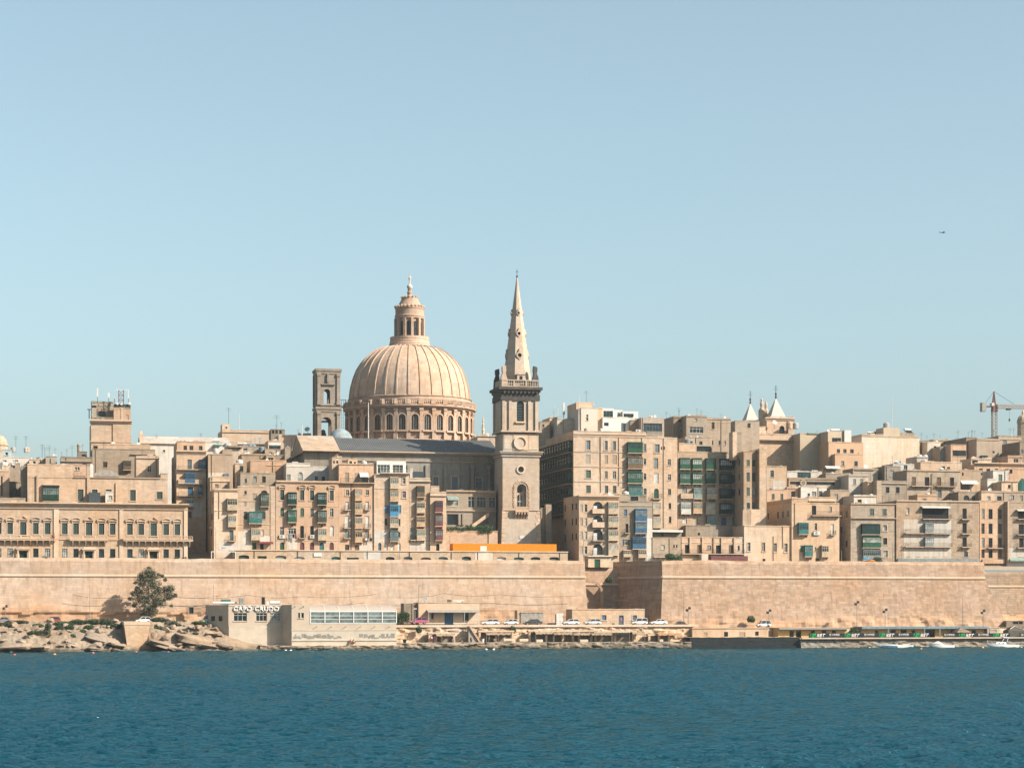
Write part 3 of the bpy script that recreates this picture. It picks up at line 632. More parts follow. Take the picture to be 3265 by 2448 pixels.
# ---- waterfront: quay, road, rock
QROCK = stone((.34, .27, .20), .5, 2.2, .1, 'quay_rock', .8, streak=(.12, .12, .11)); CLIFF = stone((.60, .43, .29), .4, 2.5, .08, 'cliff_rock', .8); PAVE = stone((.62, .49, .36), .25, 1.5, .05, 'quay_stone', .15)
def rough_face(name, label, u0, u1, v0, z0, z1, mat, amp, kind='structure', top_v=None, topmat=None, lean=.3, nz=12, step=.5, cat=None):
 mb = MB(); nu = int((u1 - u0) / step); G = []
 for j in range(nz + 1):
  row = []
  for i in range(nu + 1):
   u = u0 + (u1 - u0) * i / nu; f = j / nz; z = z0 + (z1 - z0) * f
   r = fbm(u * .22, z * .6, 1.7, 4); d = amp * (abs(r) * 1.6 - .4) * (1 if j < nz else .4) + amp * .5 * fbm(u * .9, z * 1.4, 4, 3)
   row.append((u - u0, lean * f - d, z - z0 + (.16 * fbm(u * .5, 3, 0, 3) if j == nz else 0)))
  G.append(row)
 for j in range(nz):
  for i in range(nu): mb.quad(G[j][i], G[j][i + 1], G[j + 1][i + 1], G[j + 1][i])
 nf = len(mb.f)
 if top_v:
  for i in range(nu): a, b = G[nz][i], G[nz][i + 1]; mb.quad(a, b, (b[0], top_v - v0, z1 - z0), (a[0], top_v - v0, z1 - z0))
 o = mb.build(name, mat); place(o, u0, v0, z0)
 if top_v and topmat: o.data.materials.append(topmat); o.data.polygons.foreach_set('material_index', [0] * nf + [1] * (len(mb.f) - nf))
 tag(o, label, cat, kind=kind); return o
uq0, uq1, uq2, uq3 = U(815, 0), U(2205, 0), U(2556, 0), U(3700, 0)
rough_face('quay', 'low rocky quay edge with pale paved top below the parked cars', uq0 + 14, uq1, 0, -.8, 1.65, QROCK, .55, top_v=8, topmat=PAVE)
rough_face('quay', 'rocky foot in front of the white glazed restaurant', U(830, -2.8), U(1290, -2.8), -2.8, -.8, 1.15, QROCK, .6, top_v=6, topmat=PAVE)
rough_face('dock_wall', 'dark dock wall standing in the water', uq1, uq2, 1.0, -.8, 2.7, stone((.022, .028, .03), .6, .8, .1, 'dark_dock', .3), .08, top_v=9, topmat=PAVE)  # near-black stone colour over the dock face
rough_face('quay', 'grey rocky quay wall below the black banners', uq2, uq3, .2, -.8, 2.25, stone((.30, .255, .20), .5, 1.8, .18, 'quay_masonry', .7, streak=(.12, .12, .11)), .4, top_v=9, topmat=PAVE)
mb = MB(); mb.box(0, uq3 - uq2, 0, .7, 0, .3); o = mb.build('quay_coping', PAVE); place(o, uq2, -.25, 2.22); tag(o, 'pale coping strip along the quay under the banners', kind='structure')
# the road on its rock bank
rough_face('road_bank', 'rough golden rock bank carrying the road above the quay', U(1245, 6), U(2215, 6), 6.2, 1.2, 5.55, CLIFF, .55, lean=.9, nz=16)
rough_face('road_bank', 'stone retaining face below the road behind the beach huts', U(2215, 8.5), U(3700, 8.5), 8.8, 1.8, 4.9, CLIFF, .3, lean=.5)
ASPH = stone((.50, .41, .31), .2, 4, .02, 'dusty_road', .1)
mb = MB(); n = 60; ua, ub = U(1230, 6), U(2230, 6)
mb.quad((0, 6.7, 0), (ub - ua, 6.7, 0), (ub - ua, 24, 0), (0, 24, 0)); o = mb.build('road', ASPH); place(o, ua, 0, 5.56); tag(o, 'dusty shore road with parked cars below the ramparts', kind='structure')
mb = MB().quad((0, 9, 0), (200, 9, 0), (200, 30, 0), (0, 30, 0)); o = mb.build('road', ASPH); place(o, ub - .01, 0, 4.9); tag(o, 'shore road running on below the bastion', kind='structure')
mb = MB().quad((0, 9, 0), (ua + 210, 9, 0), (ua + 210, 24, 0), (0, 24, 0)); o = mb.build('road', ASPH); place(o, -210, 0, 6.2); tag(o, 'shore road behind the rocks and the tree', kind='structure')
mb = MB().box(0, ub - ua, 0, .5, -.35, .18); o = mb.build('kerb', PAVE); place(o, ua, 6.6, 5.56); tag(o, 'stone kerb along the edge of the shore road', kind='structure')
# ---- rocks on the left
ROCK = stone((.36, .272, .192), .6, 5, .03, 'shore_rock', 1.0, streak=(.2, .19, .17))
def tide(m):                                      # dark weed stained band just above the water
 t = m.node_tree; N = t.nodes.new; L = t.links.new; p = t.nodes['Principled BSDF']; src = p.inputs['Base Color'].links[0].from_socket
 g = N('ShaderNodeNewGeometry'); sp = N('ShaderNodeSeparateXYZ'); L(g.outputs['Position'], sp.inputs[0]); n = N('ShaderNodeTexNoise'); n.inputs['Scale'].default_value = .5; L(g.outputs['Position'], n.inputs['Vector'])
 a = N('ShaderNodeMath'); a.operation = 'MULTIPLY_ADD'; a.inputs[1].default_value = -1.6; L(n.outputs['Fac'], a.inputs[0]); L(sp.outputs['Z'], a.inputs[2])
 r = N('ShaderNodeMapRange'); r.inputs['From Min'].default_value = -.45; r.inputs['From Max'].default_value = .25; r.inputs['To Min'].default_value = .85; r.inputs['To Max'].default_value = 0; L(a.outputs[0], r.inputs['Value'])
 x = N('ShaderNodeMix'); x.data_type = 'RGBA'; L(r.outputs[0], x.inputs[0]); L(src, x.inputs[6]); x.inputs[7].default_value = (.05, .045, .03, 1); L(x.outputs[2], p.inputs['Base Color'])
tide(ROCK); tide(QROCK)
def sstep(t): t = max(0, min(1, t)); return t * t * (3 - 2 * t)
def rock_h(u, v):
 t = (v + 8.5) / 16.5
 z = -1.2 + 7.6 * (1 - (1 - min(1, max(0, t))) ** 1.35) + (1.3 * fbm(u * .075, v * .13, 2, 3) + .8 * (.4 - abs(fbm(u * .12 + v * .1, v * .3, 5, 3)))) * (1 - .75 * sstep((t - .75) / .3))
 k = .6; fr = z / k - math.floor(z / k); zq = (math.floor(z / k) + sstep((fr - .38) / .24)) * k
 return z * .22 + zq * .78 + .3 * fbm(u * .9, v * 1.2, 9, 4)
def make_rocks():
 u0, u1 = U(-260, 0), U(835, 2); step = .36; nu = int((u1 - u0) / step); nv = int(22 / step); mb = MB(); G = []
 for j in range(nv + 1):
  v = -10 + 22 * j / nv; row = []
  for i in range(nu + 1):
   u = u0 + (u1 - u0) * i / nu; z = rock_h(u, v); e = sstep((u - U(650, 2)) / 12); z = z * (1 - e) + min(z, .2 + .22 * (v + 3)) * e
   row.append((u - u0, v, z))
  G.append(row)
 for j in range(nv):
  for i in range(nu): mb.quad(G[j][i], G[j][i + 1], G[j + 1][i + 1], G[j + 1][i])
 o = mb.build('rocky_shore', ROCK); place(o, u0, 0, 0); tag(o, 'pale layered limestone rocks sloping into the water on the left', kind='structure')
 smooth_angle(o, 28)
 # the large slabs one can tell apart are pieces of the shore
 rng = random.Random(3)
 slabs = [(45, 2058, 55, 11, .1), (130, 2062, 26, 7, .1), (235, 2050, 24, 8, -.5), (330, 2034, 58, 12, -.5), (370, 2052, 26, 6, -.4), (300, 2066, 24, 5, -.2), (515, 2052, 46, 11, -.5), (625, 2038, 62, 15, -.4), (655, 2060, 34, 7, -.3), (560, 2066, 26, 5, -.2), (720, 2052, 30, 7, -.3), (40, 2015, 18, 6, .2), (150, 2010, 16, 6, .1), (260, 2004, 18, 6, .2), (330, 1994, 15, 6, .1), (360, 2000, 14, 6, 0), (540, 1998, 16, 5, .2), (600, 1992, 20, 6, -.1), (90, 1996, 16, 5, .1), (200, 2030, 15, 6, -.3), (690, 2022, 16, 5, -.2), (10, 2040, 18, 7, 0)]
 for x, y, w, h, tilt in slabs:
  v = max(-8.5, min(7, (2072 - y) / 5.2 - 8)); u = U(x, v); sc = YD(u, v) / F
  a, b, c = w * sc, 1.8 + w * sc * .5, h * sc
  mb = MB(); n, m = 14, 8; ox = rng.random() * 50
  for j in range(m + 1):
   for i in range(n):
    th = 2 * math.pi * i / n; ph = math.pi * j / m; d = Vector((math.cos(th) * math.sin(ph), math.sin(th) * math.sin(ph), -math.cos(ph)))
    q = Vector([math.copysign(abs(k) ** .62, k) for k in d]); r = 1 + .28 * fbm(d.x * 1.4 + ox, d.y * 1.4, d.z * 1.6, 4)
    mb.v.append((q.x * a * r, q.y * b * r, q.z * c * r))
  for j in range(m):
   for i in range(n): mb.f.append((j * n + i, j * n + (i + 1) % n, (j + 1) * n + (i + 1) % n, (j + 1) * n + i))
  k = mb.build('rock', ROCK, o, (u - u0, v, ZP(y, x, v) - .2)); k.rotation_euler = (R(rng.uniform(-8, 8)), -tilt * .5, rng.uniform(-.3, .3)); smooth_angle(k, 45)
make_rocks()
def boulders():                                   # angular blocks broken off the ledges
 import bmesh
 rng = random.Random(12); base = bpy.data.objects['rocky_shore']; MS = []; iu = U(-260, 0)
 for k in range(7):
  bm = bmesh.new()
  for i in range(16): d = Vector((rng.gauss(0, 1), rng.gauss(0, 1), rng.gauss(0, .8))).normalized() * rng.uniform(.75, 1); bm.verts.new((d.x, d.y * .8, d.z * .62))
  r = bmesh.ops.convex_hull(bm, input=bm.verts[:]); bmesh.ops.delete(bm, geom=[v for v in bm.verts if not v.link_faces], context='VERTS'); m = bpy.data.meshes.new('rock'); bm.to_mesh(m); bm.free(); m.materials.append(ROCK); MS.append(m)
 for i in range(150):
  px = rng.uniform(-40, 690); v = rng.uniform(-7.5, 7.5); u = U(px, v); s_ = rng.uniform(.3, 1.0) ** 1.6 * 1.5 + .15
  if 385 < px < 490: continue
  o = link('rock', rng.choice(MS), ROCK, base, (u - iu, v, rock_h(u, v) + s_ * .18)); o.scale = (s_ * rng.uniform(.9, 1.7), s_, s_ * rng.uniform(.7, 1.1)); o.rotation_euler = (rng.uniform(-.3, .3), rng.uniform(-.35, .35), rng.uniform(0, 6))
boulders()
# =================================================================== TOWN, left side
# ---- the palace with pedimented windows, three units of five bays
PZ = [-15, 115, 265, 408, 542, 737, 865, 1013, 1155, 1282, 1478, 1606, 1748, 1890, 2017]; TRI = (265, 1013, 1748)
f = []
for x in PZ:
 f.append(('s', 'E', x - (36 if x in TRI else 32), x + (36 if x in TRI else 32), 945 if x in TRI else 952, 1092 if x in TRI else 1082, 't' if x in TRI else 'p'))
 if x in TRI: f.append(('d', 'E', x - 42, x + 42, 1272, 1350))
 else: f.append(('w', 'E', x - 30, x + 30, 1245, 1345))
f += [('c', '', -260, 2150, 725, 752, .9), ('c', '', -260, 2140, 788, 800, .3), ('c', '', -260, 2136, 1138, 1150, .22)]
f += [('p', '-', a, b, 800, 1350, .22) for a, b in ((612, 668), (1358, 1402), (2092, 2134), (-140, -95))]
pal = Bld('palace', 'long honey coloured palace with green shutters and pedimented windows on the left', 2, -260, 2135, 726, 40, 15, st('a', dirt=.35), f, short='long green shuttered palace', par=.5)
for a, b in ((-130, 602), (793, 1228), (1402, 2192)):                   # stone balconies on brackets
 xa, xb, zs, zt = pal.X(a), pal.X(b), pal.Z(1150), pal.Z(1096)
 n = link('balcony_slab', MB().box(xa, xb, -1.15, 0, zs - .1, zs + .2).box(xa - .08, xb + .08, -1.25, 0, zs + .2, zs + .3).mesh('balcony_slab'), TRIM, pal.root)
 balusters(MB(), xa + .1, xb - .1, -1.0, zs + .3, zt).build('balustrade', TRIM, n)
 k = max(6, round((xb - xa) / 1.55))
 for i in range(k):
  link('bracket', cached('pbr', lambda: MB().yz([(0, 0), (-1.0, 0), (-1.0, -.3), (-.75, -.42), (-.5, -.8), (-.1, -1.3), (0, -1.35)], -.17, .17).mesh('bracket')), TRIM, n, (xa + (xb - xa) * (i + .5) / k, 0, zs - .1))
for x in TRI:                                                            # door porches
 cx = pal.X(x); n = link('porch', MB().box(cx - 1.55, cx + 1.55, -.7, 0, pal.Z(1268), pal.Z(1256)).box(cx - 1.7, cx + 1.7, -.85, 0, pal.Z(1256), pal.Z(1240)).box(cx - 1.3, cx + 1.3, -.5, 0, pal.Z(1240), pal.Z(1226)).mesh('porch'), TRIM, pal.root)
 for s in (-1.3, 1.3): MB().lathe([(.24, 0), (.22, .2), (.19, 1.5), (.17, pal.Z(1268) - .2), (.25, pal.Z(1268))], cx + s, -.5, 10).build('column', TRIM, n)
flag = thing('flag', 'small red and white flag hanging on the palace front', 'flag', pal.u0 + pal.X(628), 39.2, pal.z0 + pal.Z(1085))
mb = MB()
for i in range(6):
 for j, zz in enumerate((0, -1.0, -1.9)):
  pass
MB().tube((0, .6, -.6), (-.5, -.7, .9), .03, 5).build('flag_pole', IRON, flag)
q = MB()
for i in range(5): q.quad((-.5 + .12 * i, -.7 + .25 * i + .05 * math.sin(i * 2), .7 - .5 * i), (-.38 + .12 * i, -.45 + .25 * i, .3 - .5 * i), (-.3 + .1 * i, -.5 + .2 * i, -.8 - .25 * i), (-.45 + .1 * i, -.75 + .2 * i, -.5 - .25 * i))
q.build('flag_cloth', paint('R'), flag)

# ---- long plain house behind the palace
f = [('g', 'D', 490, 670, 548, 712), ('c', '', 484, 680, 520, 545, .9)] + [('s', 'D', a, b, c, d, 'f') for a, b, c, d in ((885, 950, 570, 700), (1045, 1110, 570, 700), (1205, 1270, 570, 690), (1480, 1545, 570, 697), (1783, 1850, 588, 675))]
f += [('p', '', 415, 440, 420, 720, .4), ('p', '', 990, 1020, 310, 720, .35), ('p', '', 1315, 1340, 495, 720, .3), ('c', '', 840, 1825, 432, 446, .35)]
hb = Bld('house', 'long plain stone house with green closed balcony above the palace roof', 2, 312, 1908, 440, 57, 17, st('a'), f, short='long house above the palace')
hb.block(312, 838, 298, 440, 0.02, 10, st('a'), name='upper_storey')
hb.block(1828, 1908, 378, 440, 0.02, 8, st('a'), name='upper_storey')
hb.block(240, 312, 318, None, 3, 12, st('c'), name='side_block')  # side face set back as a block, its weaker light put into greyer stone
balusters(MB(), hb.X(845), hb.X(1825), .4, hb.Z(462), hb.Z(436), .45, .11, 5).build('roof_balustrade', TRIM, hb.root)
hb.block(1200, 1286, 598, 725, -3.2, 2.6, st('w'), [('w', 'W', 1232, 1278, 640, 690)], 'roof_cabin', .2)
hb.block(1010, 1142, 605, 725, -3.0, 2.4, plain('dark_shed', (.07, .09, .10)), [], 'dark_shed', .1)
hb.roof('x', 780, 0, 1.4, zoff=-10)
for ox in (1500, 1640): pass
mb = MB(); P = arc_pts(0, hb.X(1360) - hb.X(1068), 0, hb.Z(340) - hb.Z(412), 14); mb.xz(P, 0, 9); o = mb.build('barrel_vault', CONC, hb.root, (hb.X(1068), 3, hb.Z(412)))
MB().prism([(hb.X(1028), 2.2), (hb.X(1065), 2.2), (hb.X(1065), 3.6), (hb.X(1028), 3.6)], hb.Z(440), hb.Z(300)).prism([(hb.X(1028), 2.2), (hb.X(1065), 2.2), (hb.X(1065), 3.6), (hb.X(1028), 3.6)], hb.Z(300), hb.Z(275), [(hb.X(1040), 2.7), (hb.X(1053), 2.7), (hb.X(1053), 3.1), (hb.X(1040), 3.1)]).build('white_pier', WHITE, hb.root)
Bld('house', 'shaded stone house with dark archway at the far left edge', 2, -120, 105, 362, 66, 10, st('d'), [('o', '', 12, 30, 420, 640)], short='stone house at the far left edge')
Bld('house', 'low house with dark arched door in the gap beside the long house', 2, 100, 246, 488, 74, 8, st('c'), [('o', '', 140, 205, 555, 670, 'A')], short='low arched house')
Bld('rooftop_terrace', 'rough stone terrace wall on the palace roof left of the green balcony', 2, -60, 290, 668, 47, 4, st('c'), base=pal.z0 + pal.zr, par=.3, cat='terrace')
b = Bld('house', 'small house with yellow loggia above the long stone house', 2, 838, 978, 290, 71, 8, st('d'), [('w', 'W', 848, 876, 318, 352), ('w', 'W', 882, 906, 318, 352), ('b', '', 842, 976, 372, 420, 'p')], short='small house with yellow loggia')
b = Bld('house', 'square stone house with one white window and flat cap', 2, 1550, 1808, 190, 70, 9, st('a'), [('w', 'W', 1675, 1725, 305, 375, 'f'), ('c', '', 1545, 1812, 212, 226, .3)], short='square stone house with white window'); b.roof('t', 1700, 4, 1.0)
b = Bld('house', 'broad grey tan house with brown closed balcony below the aerial tower', 2, 1050, 1765, 112, 84, 14, st('c'), [('w', 'N', 1172, 1222, 260, 325), ('g', 'N', 1402, 1490, 250, 350), ('c', '', 1490, 1770, 165, 180, .5)], short='grey tan house below the aerial tower'); b.roof('n', 1180, 4); b.roof('t', 1640, 6, .9)
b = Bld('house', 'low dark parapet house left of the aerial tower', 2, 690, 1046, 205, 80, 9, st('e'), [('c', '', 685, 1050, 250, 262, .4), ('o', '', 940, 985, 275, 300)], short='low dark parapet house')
for x in (700, 820, 760): b.roof('n', x, 3, RNG.uniform(.7, 1.3))
b = Bld('house', 'rooftop house with small chimney beside the aerial tower', 2, 885, 990, 140, 95, 6, st('e'), [('o', '', 930, 975, 172, 195)], short='chimney house')
MB().lathe([(.45, 0), (.45, 1.6), (.55, 1.7), (.5, 2.1), (.2, 2.4)], b.X(898), 1, 10).build('chimney', st('e'), b.root, (0, 0, b.Z(150)))
b = Bld('house', 'pale plastered house row under the far left dome', 2, -40, 330, 205, 98, 10, st('w', blocks=.03), [('w', 'A', 172, 205, 235, 275), ('w', 'A', 375, 410, 250, 275), ('w', 'A', 40, 75, 240, 280)], short='pale plastered house row')
b.block(20, 132, 120, 205, 2, 6, plain('pale_blue_render', (.52, .60, .60)), [('w', 'W', 60, 90, 150, 185)])
for x, c in ((325, 'P'), (402, 'W'), (300, 'W'), (150, 'Y')): b.roof('t', min(x, 310), 3, 1.1, c)
for x in (295, 180): b.roof('n', x, 5, 1.4)
b = Bld('house', 'plastered house with tanks between the far left dome and the parapet house', 2, 330, 520, 228, 92, 10, st('b'), [('w', 'W', 372, 405, 250, 280)], short='plastered tank house'); b.roof('t', 445, 3, 1.2, 'A'); b.roof('t', 490, 3, 1.0, 'W'); b.roof('n', 480, 6, 1.6); b.roof('n', 510, 6, 1.4)
b = Bld('house', 'small square stone block with slit door left of the parapet house', 2, 520, 648, 195, 88, 8, st('c'), [('o', '', 565, 578, 222, 290), ('o', '', 585, 608, 275, 298)], short='small square stone block'); b.roof('n', 560, 4, 1.2)
b = Bld('house', 'small rooftop room with white water tank at the far left', 2, 20, 100, 300, 80, 6, st('b'), short='rooftop room at the far left'); b.roof('t', 45, 2, 1.5); b.roof('d', 160, 2, 1.2)
b = Bld('house', 'jumbled grey rooftop room left of the long house', 2, 108, 232, 272, 82, 6, st('c'), [('o', '', 150, 170, 300, 330)], short='jumbled rooftop room'); b.roof('d', 150, 2); b.roof('x', 200, 2)

# ---- tower with aerials
T = st('c', dirt=.45)
tw = Bld('aerial_tower', 'square stone lookout tower crowded with aerials and a red lattice mast', 1, 1145, 1645, 600, 104, 12, st('a', dirt=.4), [('s', 'D', 1510, 1560, 700, 795, 'f'), ('p', '', 1420, 1650, 600, 860, .25), ('c', '', 1130, 1660, 545, 600, .9), ('c', '', 1130, 1655, 822, 840, .35)], cat='tower', short='lookout tower', par=.2)
tw.block(1432, 1645, 398, 600, 0.02, 11.9, st('a', dirt=.4), [('k', '', 1592, 1620, 480, 545)], 'upper_stage', .4)
tw.block(1155, 1432, 325, 600, 6, 5.9, T, [('o', '', 1235, 1330, 440, 505)], 'upper_stage', .3)
tw.block(1155, 1215, 330, 600, 0.5, 5.5, T, [('o', '', 1157, 1212, 370, 398)], 'upper_stage', .3)
balusters(MB(), tw.X(1165), tw.X(1425), .35, tw.Z(548), tw.Z(515), .35, .1, 3).build('balustrade', TRIM, tw.root)
tw.detail([('p', '', 1525, 1550, 400, 700, .1)])
zt = tw.z0 + tw.Z(398); zl = tw.z0 + tw.Z(325)
MB().box(tw.X(1440), tw.X(1645), .3, 5, tw.Z(398), tw.Z(345)).build('equipment_deck', plain('equip', (.07, .08, .08)), tw.root)
rail(tw.root, tw.X(1160), tw.X(1440), tw.Z(325), tw.Z(290), 6.2, 10, paint('T'), .3, .03)
MB().box(tw.X(1200) - tw.X(1145) - .0, tw.X(1240), 4, 4.6, tw.Z(500), tw.Z(470)).build('roof_box', paint('T'), tw.root)
lm = thing('lattice_mast', 'red and white lattice mast on the aerial tower', 'mast', tw.u0 + tw.X(1530), tw.v + 2.5, tw.z0 + tw.Z(345))
def lattice(mb, w0, w1, h, n, r, x=0, y=0, z=0):
 P = lambda s, f: (x + s[0] * (w0 + (w1 - w0) * f) / 2, y + s[1] * (w0 + (w1 - w0) * f) / 2, z + h * f); C = ((-1, -1), (1, -1), (1, 1), (-1, 1))
 for i in range(n):
  for k in range(4):
   mb.tube(P(C[k], i / n), P(C[k], (i + 1) / n), r, 4); mb.tube(P(C[k], i / n), P(C[(k + 1) % 4], (i + 1) / n), r * .6, 4); mb.tube(P(C[k], i / n), P(C[(k + 1) % 4], i / n), r * .6, 4)
 return mb
lattice(MB(), 1.3, 1.3, 4.0, 3, .09).build('mast_frame', plain('mast_dull_red', (.22, .075, .07)), lm); MB().tube((-1.4, 0, 4), (1.7, 0, 4), .07).tube((-1.2, 0, 4), (-1.2, 0, 4.6), .06).tube((1.3, 0, 4), (1.3, 0, 4.5), .06).build('cross_bar', WHITE, lm)
for x, y0, y1, w, lab in ((1235, 130, 325, .2, 'tall white panel aerial on the left of the aerial tower'), (1378, 185, 300, .28, 'short grey panel aerial on the middle of the aerial tower'), (1455, 240, 345, .16, 'cream panel aerial beside the red lattice mast'), (1627, 135, 345, .14, 'slim aerial on the right edge of the aerial tower')):
 t = thing('panel_aerial', lab, 'antenna', tw.u0 + tw.X(x), tw.v + 5, tw.z0 + tw.Z(y1)); h = tw.Z(y0) - tw.Z(y1)
 MB().tube((0, 0, 0), (0, 0, h), .06, 5).build('pole', IRON, t); MB().box(-w, w, -.15, .1, h * .45, h).build('panel', WHITE, t)
for x, y, r in ((1478, 340, .35), (1530, 345, .3), (1632, 335, .4)):
 t = thing('dish_antenna', 'round white microwave dish on the aerial tower', 'antenna', tw.u0 + tw.X(x), tw.v + .2, tw.z0 + tw.Z(y), 'microwave dishes on the aerial tower')
 d = MB().lathe([(.05, 0), (.7 * r, .05), (r, .16), (r, .3)], n=12).build('reflector', WHITE, t); d.rotation_euler = (R(90), 0, 0); MB().tube((0, .1, -.8), (0, .1, .1), .05, 5).build('pole', IRON, t)
t = thing('floodlight_post', 'thin dark post with flat lamp left of the aerial tower', 'lamp post', tw.u0 + tw.X(1128), tw.v + 4, tw.z0 + tw.Z(520)); MB().tube((0, 0, 0), (0, 0, 2.5), .12, 6).build('pole', IRON, t); MB().box(-.5, .5, -.2, .2, 2.4, 2.6).build('lamp_head', IRON, t)
b = Bld('house', 'stone terrace house with balustrade at the foot of the aerial tower', 2, 1035, 1710, 60, 98, 8, st('a'), [('o', '', 1062, 1112, 80, 112)], short='terrace house under the tower'); balusters(MB(), b.X(1300), b.X(1700), .5, b.Z(72), b.Z(52), .4, .1, 6).build('balustrade', TRIM, b.root); b.roof('t', 1280, 2, 1.2, 'W')

# ---- long hall with tiled roof behind
hl = Bld('hall', 'long pale hall with a low tiled roof and dentil eaves', 2, 1595, 2620, 58, 122, 12, st('w', blocks=.03), [('c', '', 1590, 2620, 52, 66, .5), ('w', 'W', 1850, 1880, 125, 150)], short='long tiled hall', par=0)
xa, xb, z = hl.X(1590), hl.X(2620), hl.Z(54); zr = hl.Z(4)
rm = MB(); rm.quad((xa, -.5, z), (xb, -.5, z), (xb, 6, zr + 1.2), (xa, 6, zr + 1.2)).quad((xb, 12.5, z), (xa, 12.5, z), (xa, 6, zr + 1.2), (xb, 6, zr + 1.2)).quad((xa, -.5, z), (xa, 6, zr + 1.2), (xa, 12.5, z)).quad((xb, -.5, z), (xb, 12.5, z), (xb, 6, zr + 1.2)).quad((xa, -.5, z), (xa, 12.5, z), (xb, 12.5, z), (xb, -.5, z))
rm.build('roof', stone((.46, .40, .34), .7, .9, .15, 'weathered_roof', .3), hl.root)
MB().prism([(0, 0), (1, 0), (1, 1), (0, 1)], 0, 2.6).prism([(0, 0), (1, 0), (1, 1), (0, 1)], 2.6, 3.6, [(.4, .4), (.6, .4), (.6, .6), (.4, .6)]).build('pinnacle', TRIM, hl.root, (hl.X(1588), 0, hl.Z(54)))

# ---- far left dome
def small_dome(name, label, px, py_spring, py_top, hw_px, v, drum_px, mat, ribs=12, lantern=True, base_w=None):
 u = U(px, v); sc = YD(u, v) / F; r = hw_px * sc; zs = ZP(py_spring, px, v); zt = ZP(py_top, px, v); zd = ZP(drum_px, px, v)
 t = thing(name, label, 'dome', u, v, gz(v) - 1); z0 = gz(v) - 1
 hh = zt - zs; prof = [(r * math.cos(a) , zs - z0 + hh * math.sin(a)) for a in [math.pi / 2 * i / 12 for i in range(12)]] + [(r * .08, zt - z0)]
 MB().lathe(prof, n=32, cap=False).build('shell', mat, t, smooth=True)
 mb = MB().lathe([(r * 1.0, 0), (r * 1.0, zd - z0), (r * .99, zs - z0 - .3), (r * 1.1, zs - z0 - .2), (r * 1.1, zs - z0 + .1), (r, zs - z0 + .1)], n=8 if ribs < 12 else 16); mb.build('drum', mat, t)
 for k in range(ribs):
  a = 2 * math.pi * (k + .5) / ribs; mb = MB()
  for (r0, z0_), (r1, z1_) in zip(prof, prof[1:]): mb.tube((r0 * math.cos(a), r0 * math.sin(a), z0_), (r1 * math.cos(a), r1 * math.sin(a), z1_), r * .035, 4)
  mb.build('rib', TRIM, t)
 if lantern:
  MB().lathe([(r * .22, zt - z0 - .2), (r * .22, zt - z0 + r * .4), (r * .28, zt - z0 + r * .42), (r * .12, zt - z0 + r * .62), (.05, zt - z0 + r * .95)], n=10).build('lantern', TRIM, t)
 return t
small_dome('church_dome', 'small striped peach dome cut off by the left picture edge', -6, vy(1, 862), vy(1, 735), 30, 172, vy(1, 930), plain('dome_peach', (.66, .46, .33), .9, var=.25), 12, False)
small_dome('church_dome', 'small ribbed stone dome at the right picture edge', 3262, 1347, 1322, 19, 190, 1380, plain('dome_stone', (.5, .40, .30), .9, var=.25), 10)

# =================================================================== TOWN, houses right of the palace
f = [('w', 'A', 271, 306, 385, 432), ('w', 'A', 332, 370, 385, 432), ('w', 'A', 428, 464, 385, 432)]
b = Bld('townhouse', 'tall townhouse with stacked blue balconies behind the palace', 3, 200, 500, 470, 61, 18, st('a', dirt=.4), [('d', 'A', 312, 355, 525, 625), ('g', 'B', 430, 492, 530, 622), ('b', '', 215, 498, 590, 632), ('g', 'B', 285, 385, 668, 768), ('b', '', 215, 462, 730, 774, 'p'), ('d', 'B', 315, 370, 805, 890), ('g', 'B', 424, 458, 800, 890), ('b', '', 218, 462, 855, 898), ('g', 'W', 300, 372, 928, 1005), ('w', 'W', 395, 412, 998, 1072), ('w', 'M', 320, 355, 1055, 1120), ('q', '', 365, 455, 955, 1110), ('c', '', 196, 505, 432, 470, .6)], short='townhouse with blue balconies')
b.block(205, 492, 345, 470, 1.5, 12, st('d'), f); b.roof('t', 330, 6, 1.0); b.roof('t', 420, 6, 1.0); b.roof('x', 250, 6, 1.6); b.roof('x', 290, 6, 1.6)
b = Bld('house', 'white rooftop room right of the blue balcony townhouse', 3, 492, 668, 348, 70, 8, st('w', blocks=.02), [('a', 'T', 575, 660, 372, 392)], short='white rooftop room'); b.roof('s', 600, 3)
b = Bld('house', 'tall blank windowless tan wall house', 3, 522, 768, 472, 58.5, 16, st('f', dirt=.3, blocks=.05), [('q', '', 524, 700, 660, 790), ('x', 'A', 680, 730, 668, 700, .5)], short='tall blank tan house')
b.block(668, 766, 425, 472, .02, 9, st('f')); b.roof('t', 600, 5)
b = Bld('house', 'low stepped house between blank wall and terrace roofs', 3, 545, 740, 700, 52, 6, st('b'), [('w', 'N', 590, 628, 775, 812), ('w', 'N', 690, 715, 782, 818), ('c', '', 540, 745, 745, 757, .25)], short='low stepped house')
b = Bld('townhouse', 'cream corner townhouse with two stacked cream closed balconies', 3, 582, 822, 826, 44, 24, st('b', dirt=.3), [('c', '', 578, 824, 826, 856, .35), ('g', 'C', 715, 816, 922, 1035), ('g', 'C', 722, 805, 1092, 1205), ('d', 'A', 740, 780, 1245, 1348), ('b', '', 725, 800, 1300, 1358), ('w', 'N', 675, 697, 1380, 1416), ('w', 'N', 740, 772, 1385, 1445), ('q', '', 630, 818, 1365, 1450), ('c', '', 582, 820, 1042, 1052, .12)], short='cream corner townhouse')
